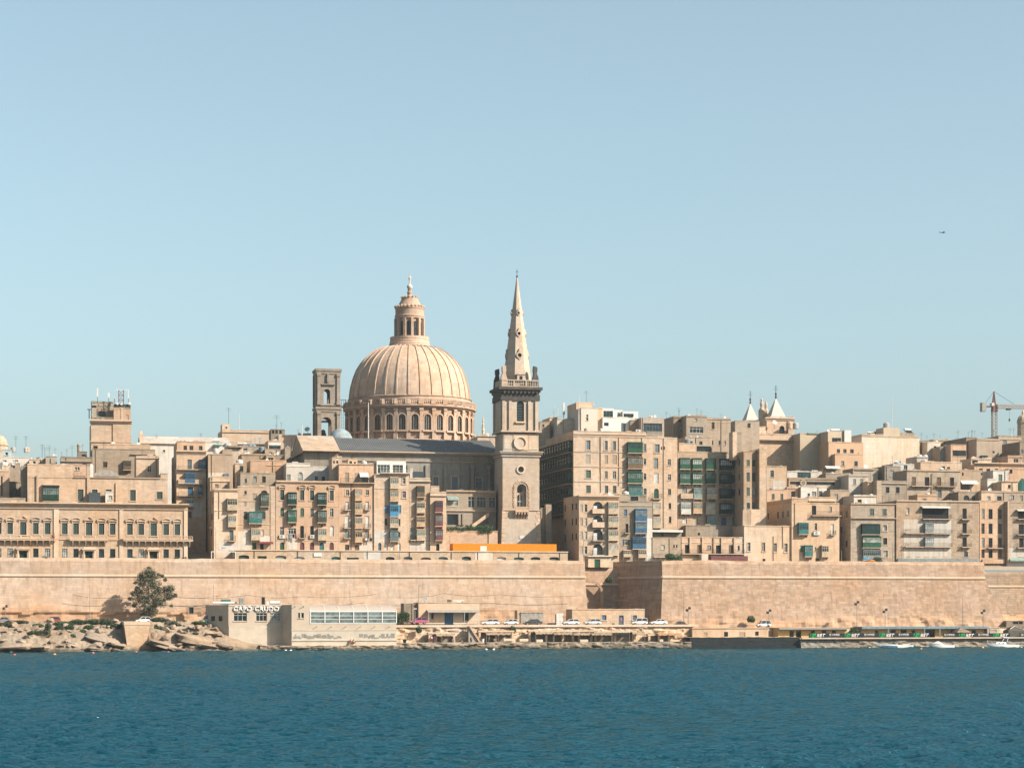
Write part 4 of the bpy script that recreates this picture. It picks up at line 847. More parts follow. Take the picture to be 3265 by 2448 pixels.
f = [('s', 'D', 885, 922, 1055, 1135), ('s', 'D', 1070, 1105, 1055, 1132), ('g', 'T', 935, 1068, 1060, 1175), ('g', 'O', 1052, 1135, 875, 1003), ('o', '', 1060, 1125, 838, 874, 'A'), ('k', '', 975, 1015, 872, 945), ('w', 'N', 890, 914, 845, 880), ('k', '', 888, 910, 958, 1000), ('g', 'C', 956, 1045, 1232, 1340), ('s', 'W', 898, 932, 1235, 1295), ('s', 'W', 1064, 1090, 1240, 1300), ('d', 'G', 970, 1012, 1370, 1447), ('d', 'K', 1052, 1086, 1380, 1447), ('a', 'R', 1035, 1180, 1358, 1382), ('w', 'W', 903, 928, 1382, 1442), ('q', '', 824, 950, 1255, 1440), ('q', '', 1048, 1150, 1300, 1360), ('c', '', 820, 1208, 945, 955, .15), ('c', '', 820, 1208, 1182, 1192, .12), ('p', '', 1155, 1205, 800, 1450, .12)]
b = Bld('townhouse', 'townhouse with arched olive balcony above a broad bright green one', 3, 822, 1206, 800, 44.4, 16, st('a', dirt=.4), f, short='townhouse with bright green balcony')
b.block(850, 1206, 662, 800, 1.2, 9, st('c'), [('w', 'E', 980, 1015, 695, 760), ('w', 'E', 1072, 1108, 695, 760), ('s', 'O', 893, 916, 722, 766)]); b.roof('t', 1110, 4, .9, 'Y'); b.roof('t', 1130, 4, .8, 'Y')
# the orange-tan house with two columns of dark green balconies
c6 = [1275, 1375, 1478, 1578, 1677, 1778]; f = []
for i, x in enumerate(c6):
 if i in (1, 4): f += [('g', 'E', x - 45, x + 45, 868, 985), ('g', 'G' if i == 1 else 'O', x - 45, x + 45, 1046, 1165), ('v', '', x - 15, x + 15, 1003, 1033), ('v', '', x - 13, x + 13, 1182, 1208)]
 else: f += [('s', 'D', x - 21, x + 21, 835, 940, 'p'), ('s', 'G', x - 19, x + 19, 1018, 1106, 'a') if i in (0, 2) else ('w', 'W', x - 18, x + 18, 1018, 1106, 'a')]
f += [('w', 'W', 1252, 1294, 1212, 1300), ('u', '', 1245, 1300, 1292, 1328), ('w', 'W', 1336, 1416, 1225, 1283), ('l', '', 1332, 1420, 1285, 1345), ('q', '', 1325, 1425, 1288, 1440), ('d', 'K', 1458, 1496, 1198, 1325, 'ar'), ('w', 'K', 1560, 1596, 1198, 1290, 'a'), ('u', '', 1556, 1600, 1290, 1325), ('g', 'C', 1635, 1722, 1228, 1340), ('d', 'W', 1760, 1800, 1198, 1300, 'a')]
for x, c in zip(c6, 'GBMMTM'): f.append(('d', c, x - 22, x + 22, 1365 if x != 1375 else 1388, 1447, 'A'))
f += [('c', '', 1215, 1852, 745, 772, .45), ('c', '', 1215, 1850, 1000, 1006, .08), ('c', '', 1215, 1850, 1345, 1352, .1)]
Bld('townhouse', 'broad orange tan townhouse with two columns of dark green balconies', 3, 1210, 1850, 748, 44.2, 14, st('d', dirt=.35, blocks=.06), f, short='townhouse with dark green balconies', par=.6)
b = Bld('house', 'whitewashed rooftop house with pointed arch window', 3, 1316, 1860, 598, 56, 10, st('w', dirt=.15, blocks=.01), [('s', 'Y', 1322, 1360, 680, 745), ('w', 'A', 1437, 1483, 655, 745, 'A'), ('o', '', 1606, 1638, 696, 745), ('o', '', 1678, 1710, 698, 745)], short='whitewashed rooftop house'); b.block(1316, 1560, 566, 598, .02, 9, st('w', dirt=.15, blocks=.01), name='raised_parapet', par=.3)
b.block(1780, 1862, 560, None, -2, 9, st('w', dirt=.3, blocks=.02), name='side_block')
# peach house with the column of peach balconies
f = [('k', '', 582, 635, 362, 485), ('k', '', 706, 770, 366, 485), ('o', '', 802, 888, 362, 488)]
g = GW('P', 577, 725, 96, [754]) + GW('P', 762, 905, 98, [754]) + GW('P', 950, 1092, 98, [754]) + GW('P', 1127, 1272, 96, [754])
g += [('w', 'W', 590, 634, 585, 662, 'f'), ('w', 'W', 852, 898, 585, 656), ('d', 'W', 588, 632, 745, 850, 'r'), ('d', 'W', 852, 896, 740, 842, 'r'), ('d', 'W', 578, 634, 925, 1090, 'r'), ('d', 'W', 848, 900, 930, 1090, 'r'), ('d', 'L', 580, 634, 1122, 1225, 'r'), ('d', 'Y', 850, 898, 1125, 1225, 'r'), ('l', '', 838, 935, 1222, 1280), ('w', 'N', 580, 636, 1310, 1385), ('d', 'N', 710, 766, 1315, 1388), ('d', 'P', 848, 892, 1312, 1388), ('i', '', 655, 672, 505, 1380), ('c', '', 505, 970, 492, 512, .8), ('q', '', 770, 958, 1285, 1388), ('b', '', 515, 962, 430, 500)]
b = Bld('townhouse', 'peach townhouse with a column of peach closed balconies between white doors', 4, 500, 962, 512, 44.6, 14, st('d', dirt=.3, blocks=.05), g, short='peach townhouse'); b.block(500, 958, 248, 512, .6, 11, st('d', dirt=.4), f + [('a', 'W', 770, 885, 358, 420), ('c', '', 496, 962, 248, 262, .2)]); b.roof('t', 830, 2, 1.2); b.roof('h', 620, 5, .8, 'C')
b.block(408, 540, 162, 512, 3, 6, st('b'), [('o', '', 425, 445, 205, 240), ('o', '', 465, 490, 205, 240)], 'stair_tower', .2)
# penthouse townhouse with the blue balcony
g = [('g', 'C', 1170, 1280, 427, 566), ('g', 'P', 1170, 1280, 597, 735), ('g', 'S', 1168, 1280, 792, 940), ('s', 'S', 1105, 1160, 786, 892), ('s', 'S', 1284, 1322, 786, 892), ('g', 'C', 1168, 1282, 968, 1080), ('s', 'K', 1105, 1140, 965, 1055), ('s', 'K', 1286, 1312, 968, 1055), ('g', 'A', 1168, 1280, 1132, 1265), ('s', 'K', 1104, 1140, 1135, 1212), ('s', 'D', 1284, 1312, 1140, 1212), ('l', '', 1160, 1262, 1215, 1262), ('w', 'W', 1338, 1380, 428, 503, 'f'), ('w', 'W', 1336, 1386, 600, 690, 'f'), ('d', 'B', 1020, 1060, 1285, 1388, 'A'), ('d', 'W', 1100, 1145, 1285, 1388, 'A'), ('d', 'W', 1185, 1232, 1300, 1388, 'A'), ('d', 'W', 1275, 1316, 1285, 1388, 'A'), ('o', '', 1032, 1044, 1165, 1198), ('c', '', 1040, 1430, 366, 386, .7), ('q', '', 968, 1160, 1125, 1280), ('c', '', 962, 1428, 572, 580, .1), ('b', '', 1045, 1425, 322, 370, 'w')]
b = Bld('townhouse', 'townhouse with white penthouse and one bright blue balcony', 4, 964, 1428, 386, 44.3, 13, st('a', dirt=.4), g, short='townhouse with bright blue balcony', par=.3)
b.block(1000, 1386, 206, 386, 1.6, 8, plain('white_render', (.86, .83, .77)), [('w', 'W', 1010, 1172, 256, 372), ('w', 'W', 1210, 1346, 256, 372)], 'penthouse', .1); b.roof('t', 950, 2.5, .9, 'W', zoff=-6); b.block(900, 1000, 240, 386, 2.5, 6, st('a'), name='side_block')
g = [('g', 'N', 1525, 1625, 542, 682), ('g', 'C', 1522, 1626, 750, 886), ('g', 'P', 1520, 1628, 942, 1066), ('g', 'C', 1522, 1628, 1112, 1248), ('d', 'L', 1442, 1500, 1090, 1250), ('b', '', 1435, 1510, 1195, 1256), ('q', '', 1640, 1695, 1085, 1250), ('d', 'W', 1434, 1482, 1278, 1390, 'A'), ('d', 'S', 1540, 1586, 1276, 1390, 'A'), ('d', 'W', 1638, 1686, 1278, 1390, 'A'), ('c', '', 1412, 1712, 465, 492, .5), ('q', '', 1432, 1705, 1265, 1390)]
b = Bld('townhouse', 'narrow townhouse with dark roof pergola and four stacked balconies', 4, 1430, 1706, 432, 44.8, 13, st('a', dirt=.4), g, short='narrow pergola townhouse'); b.block(1480, 1622, 345, 432, 2, 5, plain('dark_shed', (.07, .09, .10)), [], 'roof_pergola', .05); b.block(1440, 1480, 310, 432, 2.1, 4, st('w'), name='stair_hut')
g = [('g', 'M', 1766, 1866, 738, 882), ('g', 'M', 1766, 1866, 918, 1066), ('g', 'M', 1768, 1866, 1112, 1252), ('d', 'K', 1785, 1828, 1298, 1392, 'A'), ('c', '', 1706, 1922, 660, 676, .35)]
b = Bld('townhouse', 'slim end townhouse with three maroon closed balconies', 4, 1706, 1918, 616, 44.1, 12, st('b', dirt=.25), g, short='maroon balcony townhouse'); b.block(1712, 1826, 536, 616, 1, 5, st('b'), name='roof_room')
# ---- rooftops between the front row and the church
b = Bld('house', 'tan rooftop house with green door and white tank', 3, 796, 880, 566, 66, 6, st('b'), [('s', 'G', 842, 874, 588, 636)], short='rooftop house with green door'); b.roof('t', 840, 2, 1.5)
b = Bld('house', 'broad tan rooftop block left of the whitewashed house', 3, 952, 1318, 535, 62, 9, st('d', dirt=.4), [('c', '', 1120, 1318, 585, 592, .15)], short='broad tan rooftop block')
b = Bld('house', 'stepped stone house with white framed window', 3, 1112, 1298, 480, 74, 9, st('c'), [('w', 'W', 1128, 1185, 505, 548, 'f')], short='house with white framed window')
b = Bld('house', 'stone rooftop house with dark gap below the long hall', 3, 862, 1116, 470, 78, 9, st('f'), [('c', '', 858, 1120, 475, 484, .2)], short='stone house below the hall'); b.roof('d', 940, 3); b.roof('t', 900, 4, 1.1, 'W')
b = Bld('house', 'plain stone house with panelled parapet before the church gable', 3, 1440, 1706, 462, 82, 8, st('a'), [('w', 'W', 1525, 1565, 550, 588), ('o', '', 1608, 1630, 555, 590)], short='panelled parapet house')
b = Bld('house', 'rooftop house with green tank and small dark window', 3, 1302, 1440, 408, 90, 8, st('c'), [('o', '', 1370, 1412, 440, 470)], short='house with green tank'); b.roof('t', 1325, 2, 1.1, 'A'); b.roof('t', 1430, 2, 1.1, 'A')
b = Bld('house', 'tan house with terrace railing amid the roofs', 3, 720, 880, 385, 96, 8, st('b'), [('b', '', 722, 876, 352, 400)], short='railing terrace house'); b.roof('t', 720, 5, 1.5); b.roof('s', 870, 5, 1.3); b.roof('t', 945, 5, 1.4, 'A'); b.roof('t', 980, 5, 1.3, 'A')
b = Bld('house', 'rough stone house on the slope below the cream block', 3, 870, 1105, 395, 100, 8, st('c'), [], short='rough stone slope house')
b = Bld('house', 'low tan house with blue rooftop tubs', 3, 1100, 1300, 420, 97, 8, st('f'), [('w', 'W', 1140, 1175, 450, 475)], short='low house with blue tubs'); b.roof('t', 1065, 2, 1.2, 'A'); b.roof('s', 1200, 3, 1.6)
b = Bld('apartment_block', 'long cream block with little corner stair tower on the skyline', 3, 664, 1138, 228, 140, 14, st('b', dirt=.2, blocks=.03), [('c', '', 660, 1142, 248, 256, .3), ('q', '', 990, 1098, 305, 345)], short='long cream skyline block'); b.block(664, 745, 170, 228, .02, 5, st('b'), [('o', '', 698, 716, 195, 215)], 'stair_tower', .1)
MB().tube((0, 0, 0), (0, 0, 5), .07, 5).build('flag_pole', WHITE, b.root, (b.X(850), 3, b.Z(228))); b.roof('n', 730, 3, 1.6)
b = Bld('house', 'pale house with white chimney block left of the bell tower', 3, 1238, 1570, 282, 118, 10, st('b', dirt=.2, blocks=.03), [], short='pale house left of the bell tower'); b.block(1490, 1568, 262, 282, .5, 4, st('w'), name='chimney_block'); b.roof('d', 1530, 2, 1.6)
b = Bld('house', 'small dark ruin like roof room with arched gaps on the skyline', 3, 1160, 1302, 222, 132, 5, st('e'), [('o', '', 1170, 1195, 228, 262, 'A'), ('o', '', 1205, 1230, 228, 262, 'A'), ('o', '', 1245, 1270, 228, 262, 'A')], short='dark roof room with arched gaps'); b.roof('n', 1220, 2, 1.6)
b = Bld('house', 'low tan house between the dark roof room and the bell tower', 3, 1130, 1250, 335, 110, 8, st('b'), [], short='low tan house by the roof room')
mst = lambda label, view, x, y0, y1, v, r=.08: tag(place(MB().tube((0, 0, 0), (0, 0, ZP(vy(view, y0), vx(view, x), v) - ZP(vy(view, y1), vx(view, x), v)), r, 6, r * .6).lathe([(.02, -1), (r * 2, -1), (r * 2, 0)], n=6).build('flag_pole', WHITE), U(vx(view, x), v), v, ZP(vy(view, y1), vx(view, x), v)), label, 'pole')
mst('white pole standing left of the church gable roof', 3, 1478, 170, 455, 88, .12)
mst('thick white pole in front of the great drum', 5, 593, 1170, 1515, 92, .17)
mst('tall white mast in front of the stepped cream house', 7, 490, -10, 335, 58, .13)
# =================================================================== THE GREAT DOME
def great_dome():
 v = 138.0; pc = vx(5, 957); u = U(pc, v); sc = YD(u, v) / F / 2.764; z0 = gz(v) - 1
 def zz(y):                                    # heights read off the front of the drum, 18 m nearer than its axis
  r = 555 if y > 1050 else (170 if y < 690 else 0); f = 1 if y > 1050 or y < 690 else 0
  if 690 <= y <= 1050: r = 555 * max(0, (y - 880) / 170) if y > 880 else 0
  if y < 600: r = 118
  if y < 300: r = 40
  return ZP(vy(5, y), pc, v - r * sc) - z0
 DM = stone((.53, .375, .265), .65, 1.2, .1, 'dome_limestone', .2); DR = stone((.54, .375, .265), .6, .6, .1, 'drum_limestone', .2)
 t = thing('church_dome', 'huge ribbed peach stone dome with tall lantern and arched drum windows', 'dome', u, v, z0)
 S = lambda p: [(r * sc, zz(y)) for r, y in p]
 n = 32
 MB().lathe(S([(556, 2400), (556, 1500), (548, 1496), (548, 1215)]), n=96, cap=False).build('drum_core', DR, t)
 # drum wall of arched bays between pilasters
 R0 = 553 * sc
 for k in range(n):
  a = 2 * math.pi * k / n + math.pi / n; ca_, sa_ = math.cos(a), math.sin(a)
  def P(x, y, z, r=R0, a=a): return ((r + y) * math.cos(a) - x * math.sin(a), (r + y) * math.sin(a) + x * math.cos(a), z)
  hw = 30 * sc; zb, zs = zz(1408), zz(1300); arc = arc_pts(-hw, hw, zs, hw * 1.0, 8)
  w = MB()
  poly = [(-hw, zb)] + arc + [(hw, zb)]
  w.quad(*[P(x, .06, z) for x, z in poly]); w = w.build('window', GL[0], t)
  fr = MB(); o2 = [(-hw - .38, zb)] + arc_pts(-hw - .38, hw + .38, zs, hw + .38, 8) + [(hw + .38, zb)]
  for (p, q), (r_, s_) in zip(zip(poly, poly[1:]), zip(o2, o2[1:])):
   fr.quad(P(p[0], .06, p[1]), P(q[0], .06, q[1]), P(q[0], .5, q[1]), P(p[0], .5, p[1])); fr.quad(P(p[0], .5, p[1]), P(q[0], .5, q[1]), P(s_[0], .5, s_[1]), P(r_[0], .5, r_[1])); fr.quad(P(r_[0], .5, r_[1]), P(s_[0], .5, s_[1]), P(s_[0], 0, s_[1]), P(r_[0], 0, r_[1]))
  for x in (-hw * .33, hw * .33): fr.quad(P(x - .05, .1, zb), P(x + .05, .1, zb), P(x + .05, .1, zs + hw * .9), P(x - .05, .1, zs + hw * .9))
  sl = [P(-hw - .55, 0, zb - .5), P(hw + .55, 0, zb - .5), P(hw + .55, .75, zb - .5), P(-hw - .55, .75, zb - .5)]; i = len(fr.v); fr.v += sl + [(p[0], p[1], zb) for p in sl]; fr.f += [tuple(i + q for q in f) for f in ((0, 3, 2, 1), (4, 5, 6, 7), (0, 1, 5, 4), (1, 2, 6, 5), (2, 3, 7, 6), (3, 0, 4, 7))]
  fr.build('frame', DR, w)
  a2 = 2 * math.pi * k / n; b = a2
  pl = MB()
  for wd, dp, ya, yb in ((14, .5, 1440, 1235), (18, .7, 1500, 1440), (18, .65, 1235, 1215)):
   c = [((R0 + d) * math.cos(b) - x * math.sin(b), (R0 + d) * math.sin(b) + x * math.cos(b)) for d, x in ((-.3, -wd * sc), (dp, -wd * sc), (dp, wd * sc), (-.3, wd * sc))]
   pl.prism(c, zz(ya), zz(yb))
  pl.build('pilaster', DR, t)
 MB().lathe(S([(548, 1215), (566, 1212), (566, 1200), (585, 1196), (585, 1184), (560, 1182)]), n=96, cap=False).build('drum_cornice', DR, t)
 MB().lathe(S([(562, 1503), (574, 1500), (574, 1488), (556, 1484)]), n=96, cap=False).build('drum_plinth', DR, t)
 # balustrade ring
 mb = MB(); r = 572 * sc
 mb.lathe([(r - .2, zz(1184)), (r + .2, zz(1184)), (r + .2, zz(1176)), (r - .2, zz(1176))], n=96, cap=False).lathe([(r - .2, zz(1140)), (r + .2, zz(1140)), (r + .2, zz(1130)), (r - .2, zz(1130)), (r - .2, zz(1140))], n=96, cap=False)
 for k in range(n * 7):
  a = 2 * math.pi * k / (n * 7); c = (r * math.cos(a), r * math.sin(a))
  if k % 7 in (0, 6): mb.prism([(c[0] + q[0] * .5, c[1] + q[1] * .5) for q in ((-.9, -.9), (.9, -.9), (.9, .9), (-.9, .9))], zz(1180), zz(1135))
  else: mb.lathe([(.12, zz(1176)), (.2, zz(1165)), (.1, zz(1150)), (.15, zz(1140))], c[0], c[1], 6, cap=False)
 mb.build('balustrade', DR, t)
 prof = [(540, 1184), (540, 1105), (548, 1100), (533, 1094), (533, 1090)]
 MB().lathe(S(prof), n=96, cap=False).build('dome_base', DR, t)
 pr = [(531, 1092), (528, 1050), (518, 1000), (496, 940), (470, 890), (436, 840), (394, 792), (340, 745), (282, 705), (225, 678), (180, 662)]
 sh = MB().lathe(S(pr), n=96, cap=False).build('shell', DM, t, smooth=True)
 for k in range(n):
  a = 2 * math.pi * k / n; rb = MB(); pts = S(pr); L, O = [], []
  wd0 = 8 * sc
  for i, (r, z) in enumerate(pts):
   w_ = wd0 * (.45 + .55 * r / pts[0][0])
   i2 = min(i, len(pts) - 2); d = Vector((pts[i2 + 1][0] - pts[i2][0], pts[i2 + 1][1] - pts[i2][1])).normalized(); nn = Vector((d.y, -d.x)) * .23
   L.append([((r + e * nn.x) * math.cos(a) - x * math.sin(a), (r + e * nn.x) * math.sin(a) + x * math.cos(a), z + e * nn.y) for e, x in ((-.2, -w_), (1, -w_ * .75), (1, w_ * .75), (-.2, w_))])
  for A_, B_ in zip(L, L[1:]):
   for j in range(3): rb.quad(A_[j], A_[j + 1], B_[j + 1], B_[j])
  rb.build('rib', DR, t)
 # lantern
 ln = MB().lathe(S([(188, 664), (190, 656), (180, 648), (182, 640), (176, 630), (176, 615), (170, 606), (173, 600), (173, 584), (128, 582), (112, 580), (112, 400)]), n=48, cap=False).build('lantern', DR, t)
 for k in range(12):
  a = 2 * math.pi * (k + .5) / 12
  def P(x, y, z, r=112 * sc, a=a): return ((r + y) * math.cos(a) - x * math.sin(a), (r + y) * math.sin(a) + x * math.cos(a), z)
  hw = 15 * sc; w = MB(); poly = [(-hw, zz(572))] + arc_pts(-hw, hw, zz(462), hw, 6) + [(hw, zz(572))]; w.quad(*[P(x, .1, z) for x, z in poly]); w.build('lantern_window', GL[0], ln)
  b = 2 * math.pi * k / 12; wd = 11 * sc
  c = [((112 * sc + d) * math.cos(b) - x * math.sin(b), (112 * sc + d) * math.sin(b) + x * math.cos(b)) for d, x in ((-.2, -wd), (.85, -wd), (.85, wd), (-.2, wd))]
  MB().prism(c, zz(580), zz(420)).build('lantern_pilaster', DR, ln)
 MB().lathe(S([(112, 425), (128, 420), (128, 412), (133, 402), (133, 394), (124, 390), (124, 340), (129, 334), (129, 318), (120, 314)]), n=48, cap=False).build('lantern_cornice', DR, ln)
 for k in range(24):
  a = 2 * math.pi * k / 24; MB().ball((126 * sc * math.cos(a), 126 * sc * math.sin(a), zz(314)), .42, 6, 4).build('knob', DR, ln)
 MB().lathe(S([(122, 316), (104, 302), (88, 285), (78, 268), (72, 250), (72, 240), (60, 236), (30, 232), (22, 222), (18, 205), (26, 198), (20, 190), (14, 178), (22, 172), (12, 165)]), n=32, cap=False).build('lantern_cap', DM, ln, smooth=True)
 for k in range(14):
  a = 2 * math.pi * k / 14; MB().ball((72 * sc * math.cos(a), 72 * sc * math.sin(a), zz(238)), .32, 6, 4).build('knob', DR, ln)
 MB().ball((0, 0, zz(146)), 25 * sc, 14, 10).build('finial_ball', plain('pale_metal', (.72, .66, .56), .5), ln, smooth=True)
 MB().lathe(S([(9, 122), (6, 100), (8, 80), (12, 66), (5, 56), (3, 24)]), n=8).box(-.85, .85, -.12, .12, zz(66), zz(58)).build('finial_cross', plain('pale_metal', (.72, .66, .56), .5), ln)
 # iron ladder on the lantern's left
 mb = MB(); x = -141 * sc
 for q in (-.25, .25): mb.tube((x, q - 3, zz(585)), (x, q - 3, zz(320)), .05, 4)
 for i in range(26): z = zz(585) + (zz(320) - zz(585)) * i / 25; mb.tube((x, -3.25, z), (x, -2.75, z), .04, 4).tube((x, -3, z), (x + .9, -2.5, z), .03, 4)
 mb.build('ladder', IRON, t)
 return t
great_dome()
# the Carmelite body below the drum, hidden mostly by the nave in front
b = Bld('domed_church', 'stone church body carrying the great ribbed dome', 5, 360, 1640, 1502, 112, 60, st('a'), [], cat='church', short='church under the great dome', par=.4)
# low grey side dome
v = 104; px = vx(5, 345); u = U(px, v); sc = YD(u, v) / F / 2.764; zb = ZP(vy(5, 1520), px, v); zt = ZP(vy(5, 1400), px, v)
t = thing('side_dome', 'low smooth grey blue dome beside the bell tower foot', 'dome', u, v, zb - 8); MB().lathe([(112 * sc, 0), (112 * sc, 8)] + [(112 * sc * math.cos(a), 8 + (zt - zb) * math.sin(a)) for a in [math.pi / 2 * i / 10 for i in range(1, 10)]] + [(.05, 8 + zt - zb)], n=28).build('shell', plain('lead', (.34, .40, .43), .6, var=.2, scale=.6), t, smooth=True)
b = Bld('house', 'stone church annex with balustrade right of the great drum', 5, 1555, 1720, 1468, 108, 10, st('a'), [('c', '', 1550, 1725, 1466, 1474, .3)], short='annex right of the drum', par=.3); balusters(MB(), b.X(1560), b.X(1700), .4, b.Z(1478), b.Z(1450), .5, .12, 3).build('balustrade', TRIM, b.root)
t = thing('stone_finial', 'slim carved stone finial on the skyline between dome and spire', 'finial', U(vx(5, 1605), 150), 150, ZP(vy(5, 1440), vx(5, 1605), 150) - 2); s5 = YD(0, 150) / F / 2.764
MB().lathe([(12 * s5, 0), (12 * s5, 80 * s5), (16 * s5, 82 * s5), (9 * s5, 100 * s5), (6 * s5, 120 * s5), (9 * s5, 135 * s5), (5 * s5, 150 * s5), (8 * s5, 165 * s5), (2 * s5, 210 * s5)], n=8).build('shaft', TRIM, t)

# ---- open bell tower
def bell_tower():
 b = Bld('bell_tower', 'unfinished square bell tower with open arches left of the great dome', 5, 140, 345, 1480, 112, 16, st('c', dirt=.6), [], cat='tower', short='open bell tower', par=0)
 M = stone((.33, .265, .2), .65, .5, .12, 'bell_tower_stone', .3)
 x0, x1 = b.X(140), b.X(345); w = x1 - x0; D = w
 for (yt, yb, ax0, ax1, ayt) in ((1215, 1490, 178, 268, 1298), (880, 1190, 200, 256, 1050)):
  z0, z1 = b.Z(yb), b.Z(yt); a0, a1, at = b.X(ax0), b.X(ax1), b.Z(ayt); ab = z0 + .3 if yb == 1490 else b.Z(1180)
  mb = MB(); facade(mb, x0, x1, z0, z1, [(a0, a1, ab, at, (a1 - a0) / 2)], 0, 1.6)
  fb = MB(); facade(fb, x0, x1, z0, z1, [(a0, a1, ab, at, (a1 - a0) / 2)], D - 1.6, 1.6); mb.v, k = mb.v + fb.v, len(mb.v); mb.f += [tuple(i + k for i in f) for f in fb.f]
  # side walls with the same opening
  for xs, xr in ((x0, x0 + 1.5), (x1 - 1.5, x1)):
   sb = MB(); c = D / 2; hw = (a1 - a0) / 2; facade(sb, 0, D, z0, z1, [(c - hw, c + hw, ab, at, hw)], 0, 1.5); k = len(mb.v)
   mb.v += [(xs + p[1], p[0], p[2]) for p in sb.v]; mb.f += [tuple(i + k for i in f)[::-1] for f in sb.f]
  mb.quad((x1, D, z0), (x0, D, z0), (x0, D, z1), (x1, D, z1)) if False else None
  mb.box(x0 - .3, x1 + .3, -.3, D + .3, z0 - .25, z0 + .02)
  fr = lambda o, za, zb: (MB().box(x0 - o, x1 + o, -o, .9, za, zb).box(x0 - o, x1 + o, D - .9, D + o, za, zb).box(x0 - o, x0 + .9, .9, D - .9, za, zb).box(x1 - .9, x1 + o, .9, D - .9, za, zb))
  mb.build('stage', M, b.root); c = fr(.4, z1 - .45, z1 + .25).build('cornice', M, b.root)
  fr(.2, z1 - 1.2, z1 - .46).build('frieze', M, b.root)
  for xa in (x0 + .1, x1 - 1.0): MB().box(xa, xa + .9, -.35, 0, z0 + .1, z1 - 1.2).box(xa - .12, xa + 1.02, -.5, 0, z1 - 1.9, z1 - 1.25).box(xa - .12, xa + 1.02, -.5, 0, z0, z0 + .9).build('pilaster', M, b.root)
  for yy in (.2, D - 1.1): MB().box(x0 - .35, x0, yy, yy + .9, z0 + .1, z1 - 1.2).build('pilaster', M, b.root)
 for z in (b.Z(1335), b.Z(1325)): MB().tube((b.X(180), 3, z), (b.X(268), 3, z), .15, 5).build('bell_beam', IRON, b.root)
 bell = MB().lathe([(1.1, 0), (1.0, .2), (.75, .9), (.6, 1.6), (.35, 1.9), (.1, 2.0)], b.X(212), 4, 14).build('bell', plain('bronze', (.10, .11, .09), .5), b.root, (0, 0, b.Z(1460)), smooth=True)
 MB().box(b.X(228), b.X(242), -.6, 0, b.Z(1000), b.Z(918)).box(b.X(175), b.X(300), -.5, 0, b.Z(1015), b.Z(1005)).build('carved_panel', M, b.root)
 # footbridge to the drum
 br = thing('footbridge', 'dark iron footbridge linking bell tower and drum', 'bridge', b.u0 + x1, b.v + 2, b.z0 + b.Z(1205)); ln = b.X(405) - x1
 MB().box(0, ln, 0, 1.2, 0, .3).build('deck', IRON, br); rail(br, 0, ln, .3, 2.2, 0, 1.2, None, .5, .06)
 mb = MB()
 for x in (ln * .35, ln * .65): mb.tube((x, .5, 0), (x, .5, -13), .05, 4)
 for i in range(14): mb.tube((ln * .35, .5, -i * .95), (ln * .65, .5, -i * .95), .03, 4)
 mb.build('ladder', IRON, br)
bell_tower()

# =================================================================== CHURCH WITH THE SPIRE
NM = stone((.31, .27, .215), .7, .5, .1, 'nave_limestone', .3)  # nave colour lowered to carry the shade lying on it
nv = Bld('church_nave', 'grey columned church nave with long corrugated roof beside the spire', 4, 310, 2620, 118, 66, 22, NM, [('c', '', 300, 2620, 88, 122, 1.1), ('c', '', 310, 2620, 205, 222, .35), ('s', 'A', 1745, 1815, 410, 530, 'f'), ('s', 'A', 1990, 2070, 405, 580, 'f')] + [('p', '', a, b, 255, 600, .4) for a, b in ((1640, 1690), (1880, 1935), (2110, 2160))], cat='church', short='church nave', par=0)
nv.detail([])
w6 = [('w', 'W', 490, 565, 575, 712)]
for k, (a, b, c, d) in enumerate(((490, 565, 575, 712),)):
 o = opening(nv.root, 'w', 'W', nv.X(a, 0, 6), nv.Z(d, 0, 6), nv.X(b, 0, 6) - nv.X(a, 0, 6), nv.Z(c, 0, 6) - nv.Z(d, 0, 6), -.25, 'f')
for a, b in ((428, 478), (618, 668)):
 cx = (nv.X(a, 0, 6) + nv.X(b, 0, 6)) / 2; r = (nv.X(b, 0, 6) - nv.X(a, 0, 6)) / 2; z0, z1 = nv.Z(728, 0, 6), nv.Z(435, 0, 6)
 MB().lathe([(r * 1.25, z0), (r * 1.25, z0 + .5), (r, z0 + .7), (r * .86, z1 - 1.2), (r * 1.2, z1 - 1.0), (r * 1.3, z1 - .6), (r * 1.3, z1)], cx, -r - .1, 16).build('column', NM, nv.root)
nv.detail([('p', '', 1400, 1540, 260, 620, .5), ('c', '', 1600, 2620, 590, 606, 1.0)])
# roof: long corrugated slope and a tiled gable end
zE, zR = nv.Z(96), ZP(vy(5, 1515), vx(5, 1000), 66 + 11) - nv.z0 + .6
CORR = None
def corrugated():
 m, t, p = nodes_of('corrugated_sheet'); N = t.nodes.new; L = t.links.new
 g = N('ShaderNodeNewGeometry'); n = N('ShaderNodeTexNoise'); n.inputs['Scale'].default_value = .25; L(g.outputs['Position'], n.inputs['Vector'])
 x = N('ShaderNodeMix'); x.data_type = 'RGBA'; x.inputs[6].default_value = (.055, .06, .065, 1); x.inputs[7].default_value = (.115, .115, .11, 1); L(n.outputs['Fac'], x.inputs[0]); L(x.outputs[2], p.inputs['Base Color']); p.inputs['Roughness'].default_value = .7
 return m
CORR = corrugated()
xa, xb = nv.X(470), nv.X(2620); mb = MB(); nn = int((xb - xa) / .5)
for i in range(nn):
 x0, x1 = xa + (xb - xa) * i / nn, xa + (xb - xa) * (i + 1) / nn; xm = (x0 + x1) / 2; h = .16
 for p, q, ha, hb_ in ((x0, xm, 0, h), (xm, x1, h, 0)):
  mb.quad((p, -.9, zE + ha), (q, -.9, zE + hb_), (q, 11, zR + hb_), (p, 11, zR + ha)); mb.quad((q, 22.9, zE + hb_), (p, 22.9, zE + ha), (p, 11, zR + ha), (q, 11, zR + hb_))
mb.build('corrugated_roof', CORR, nv.root)
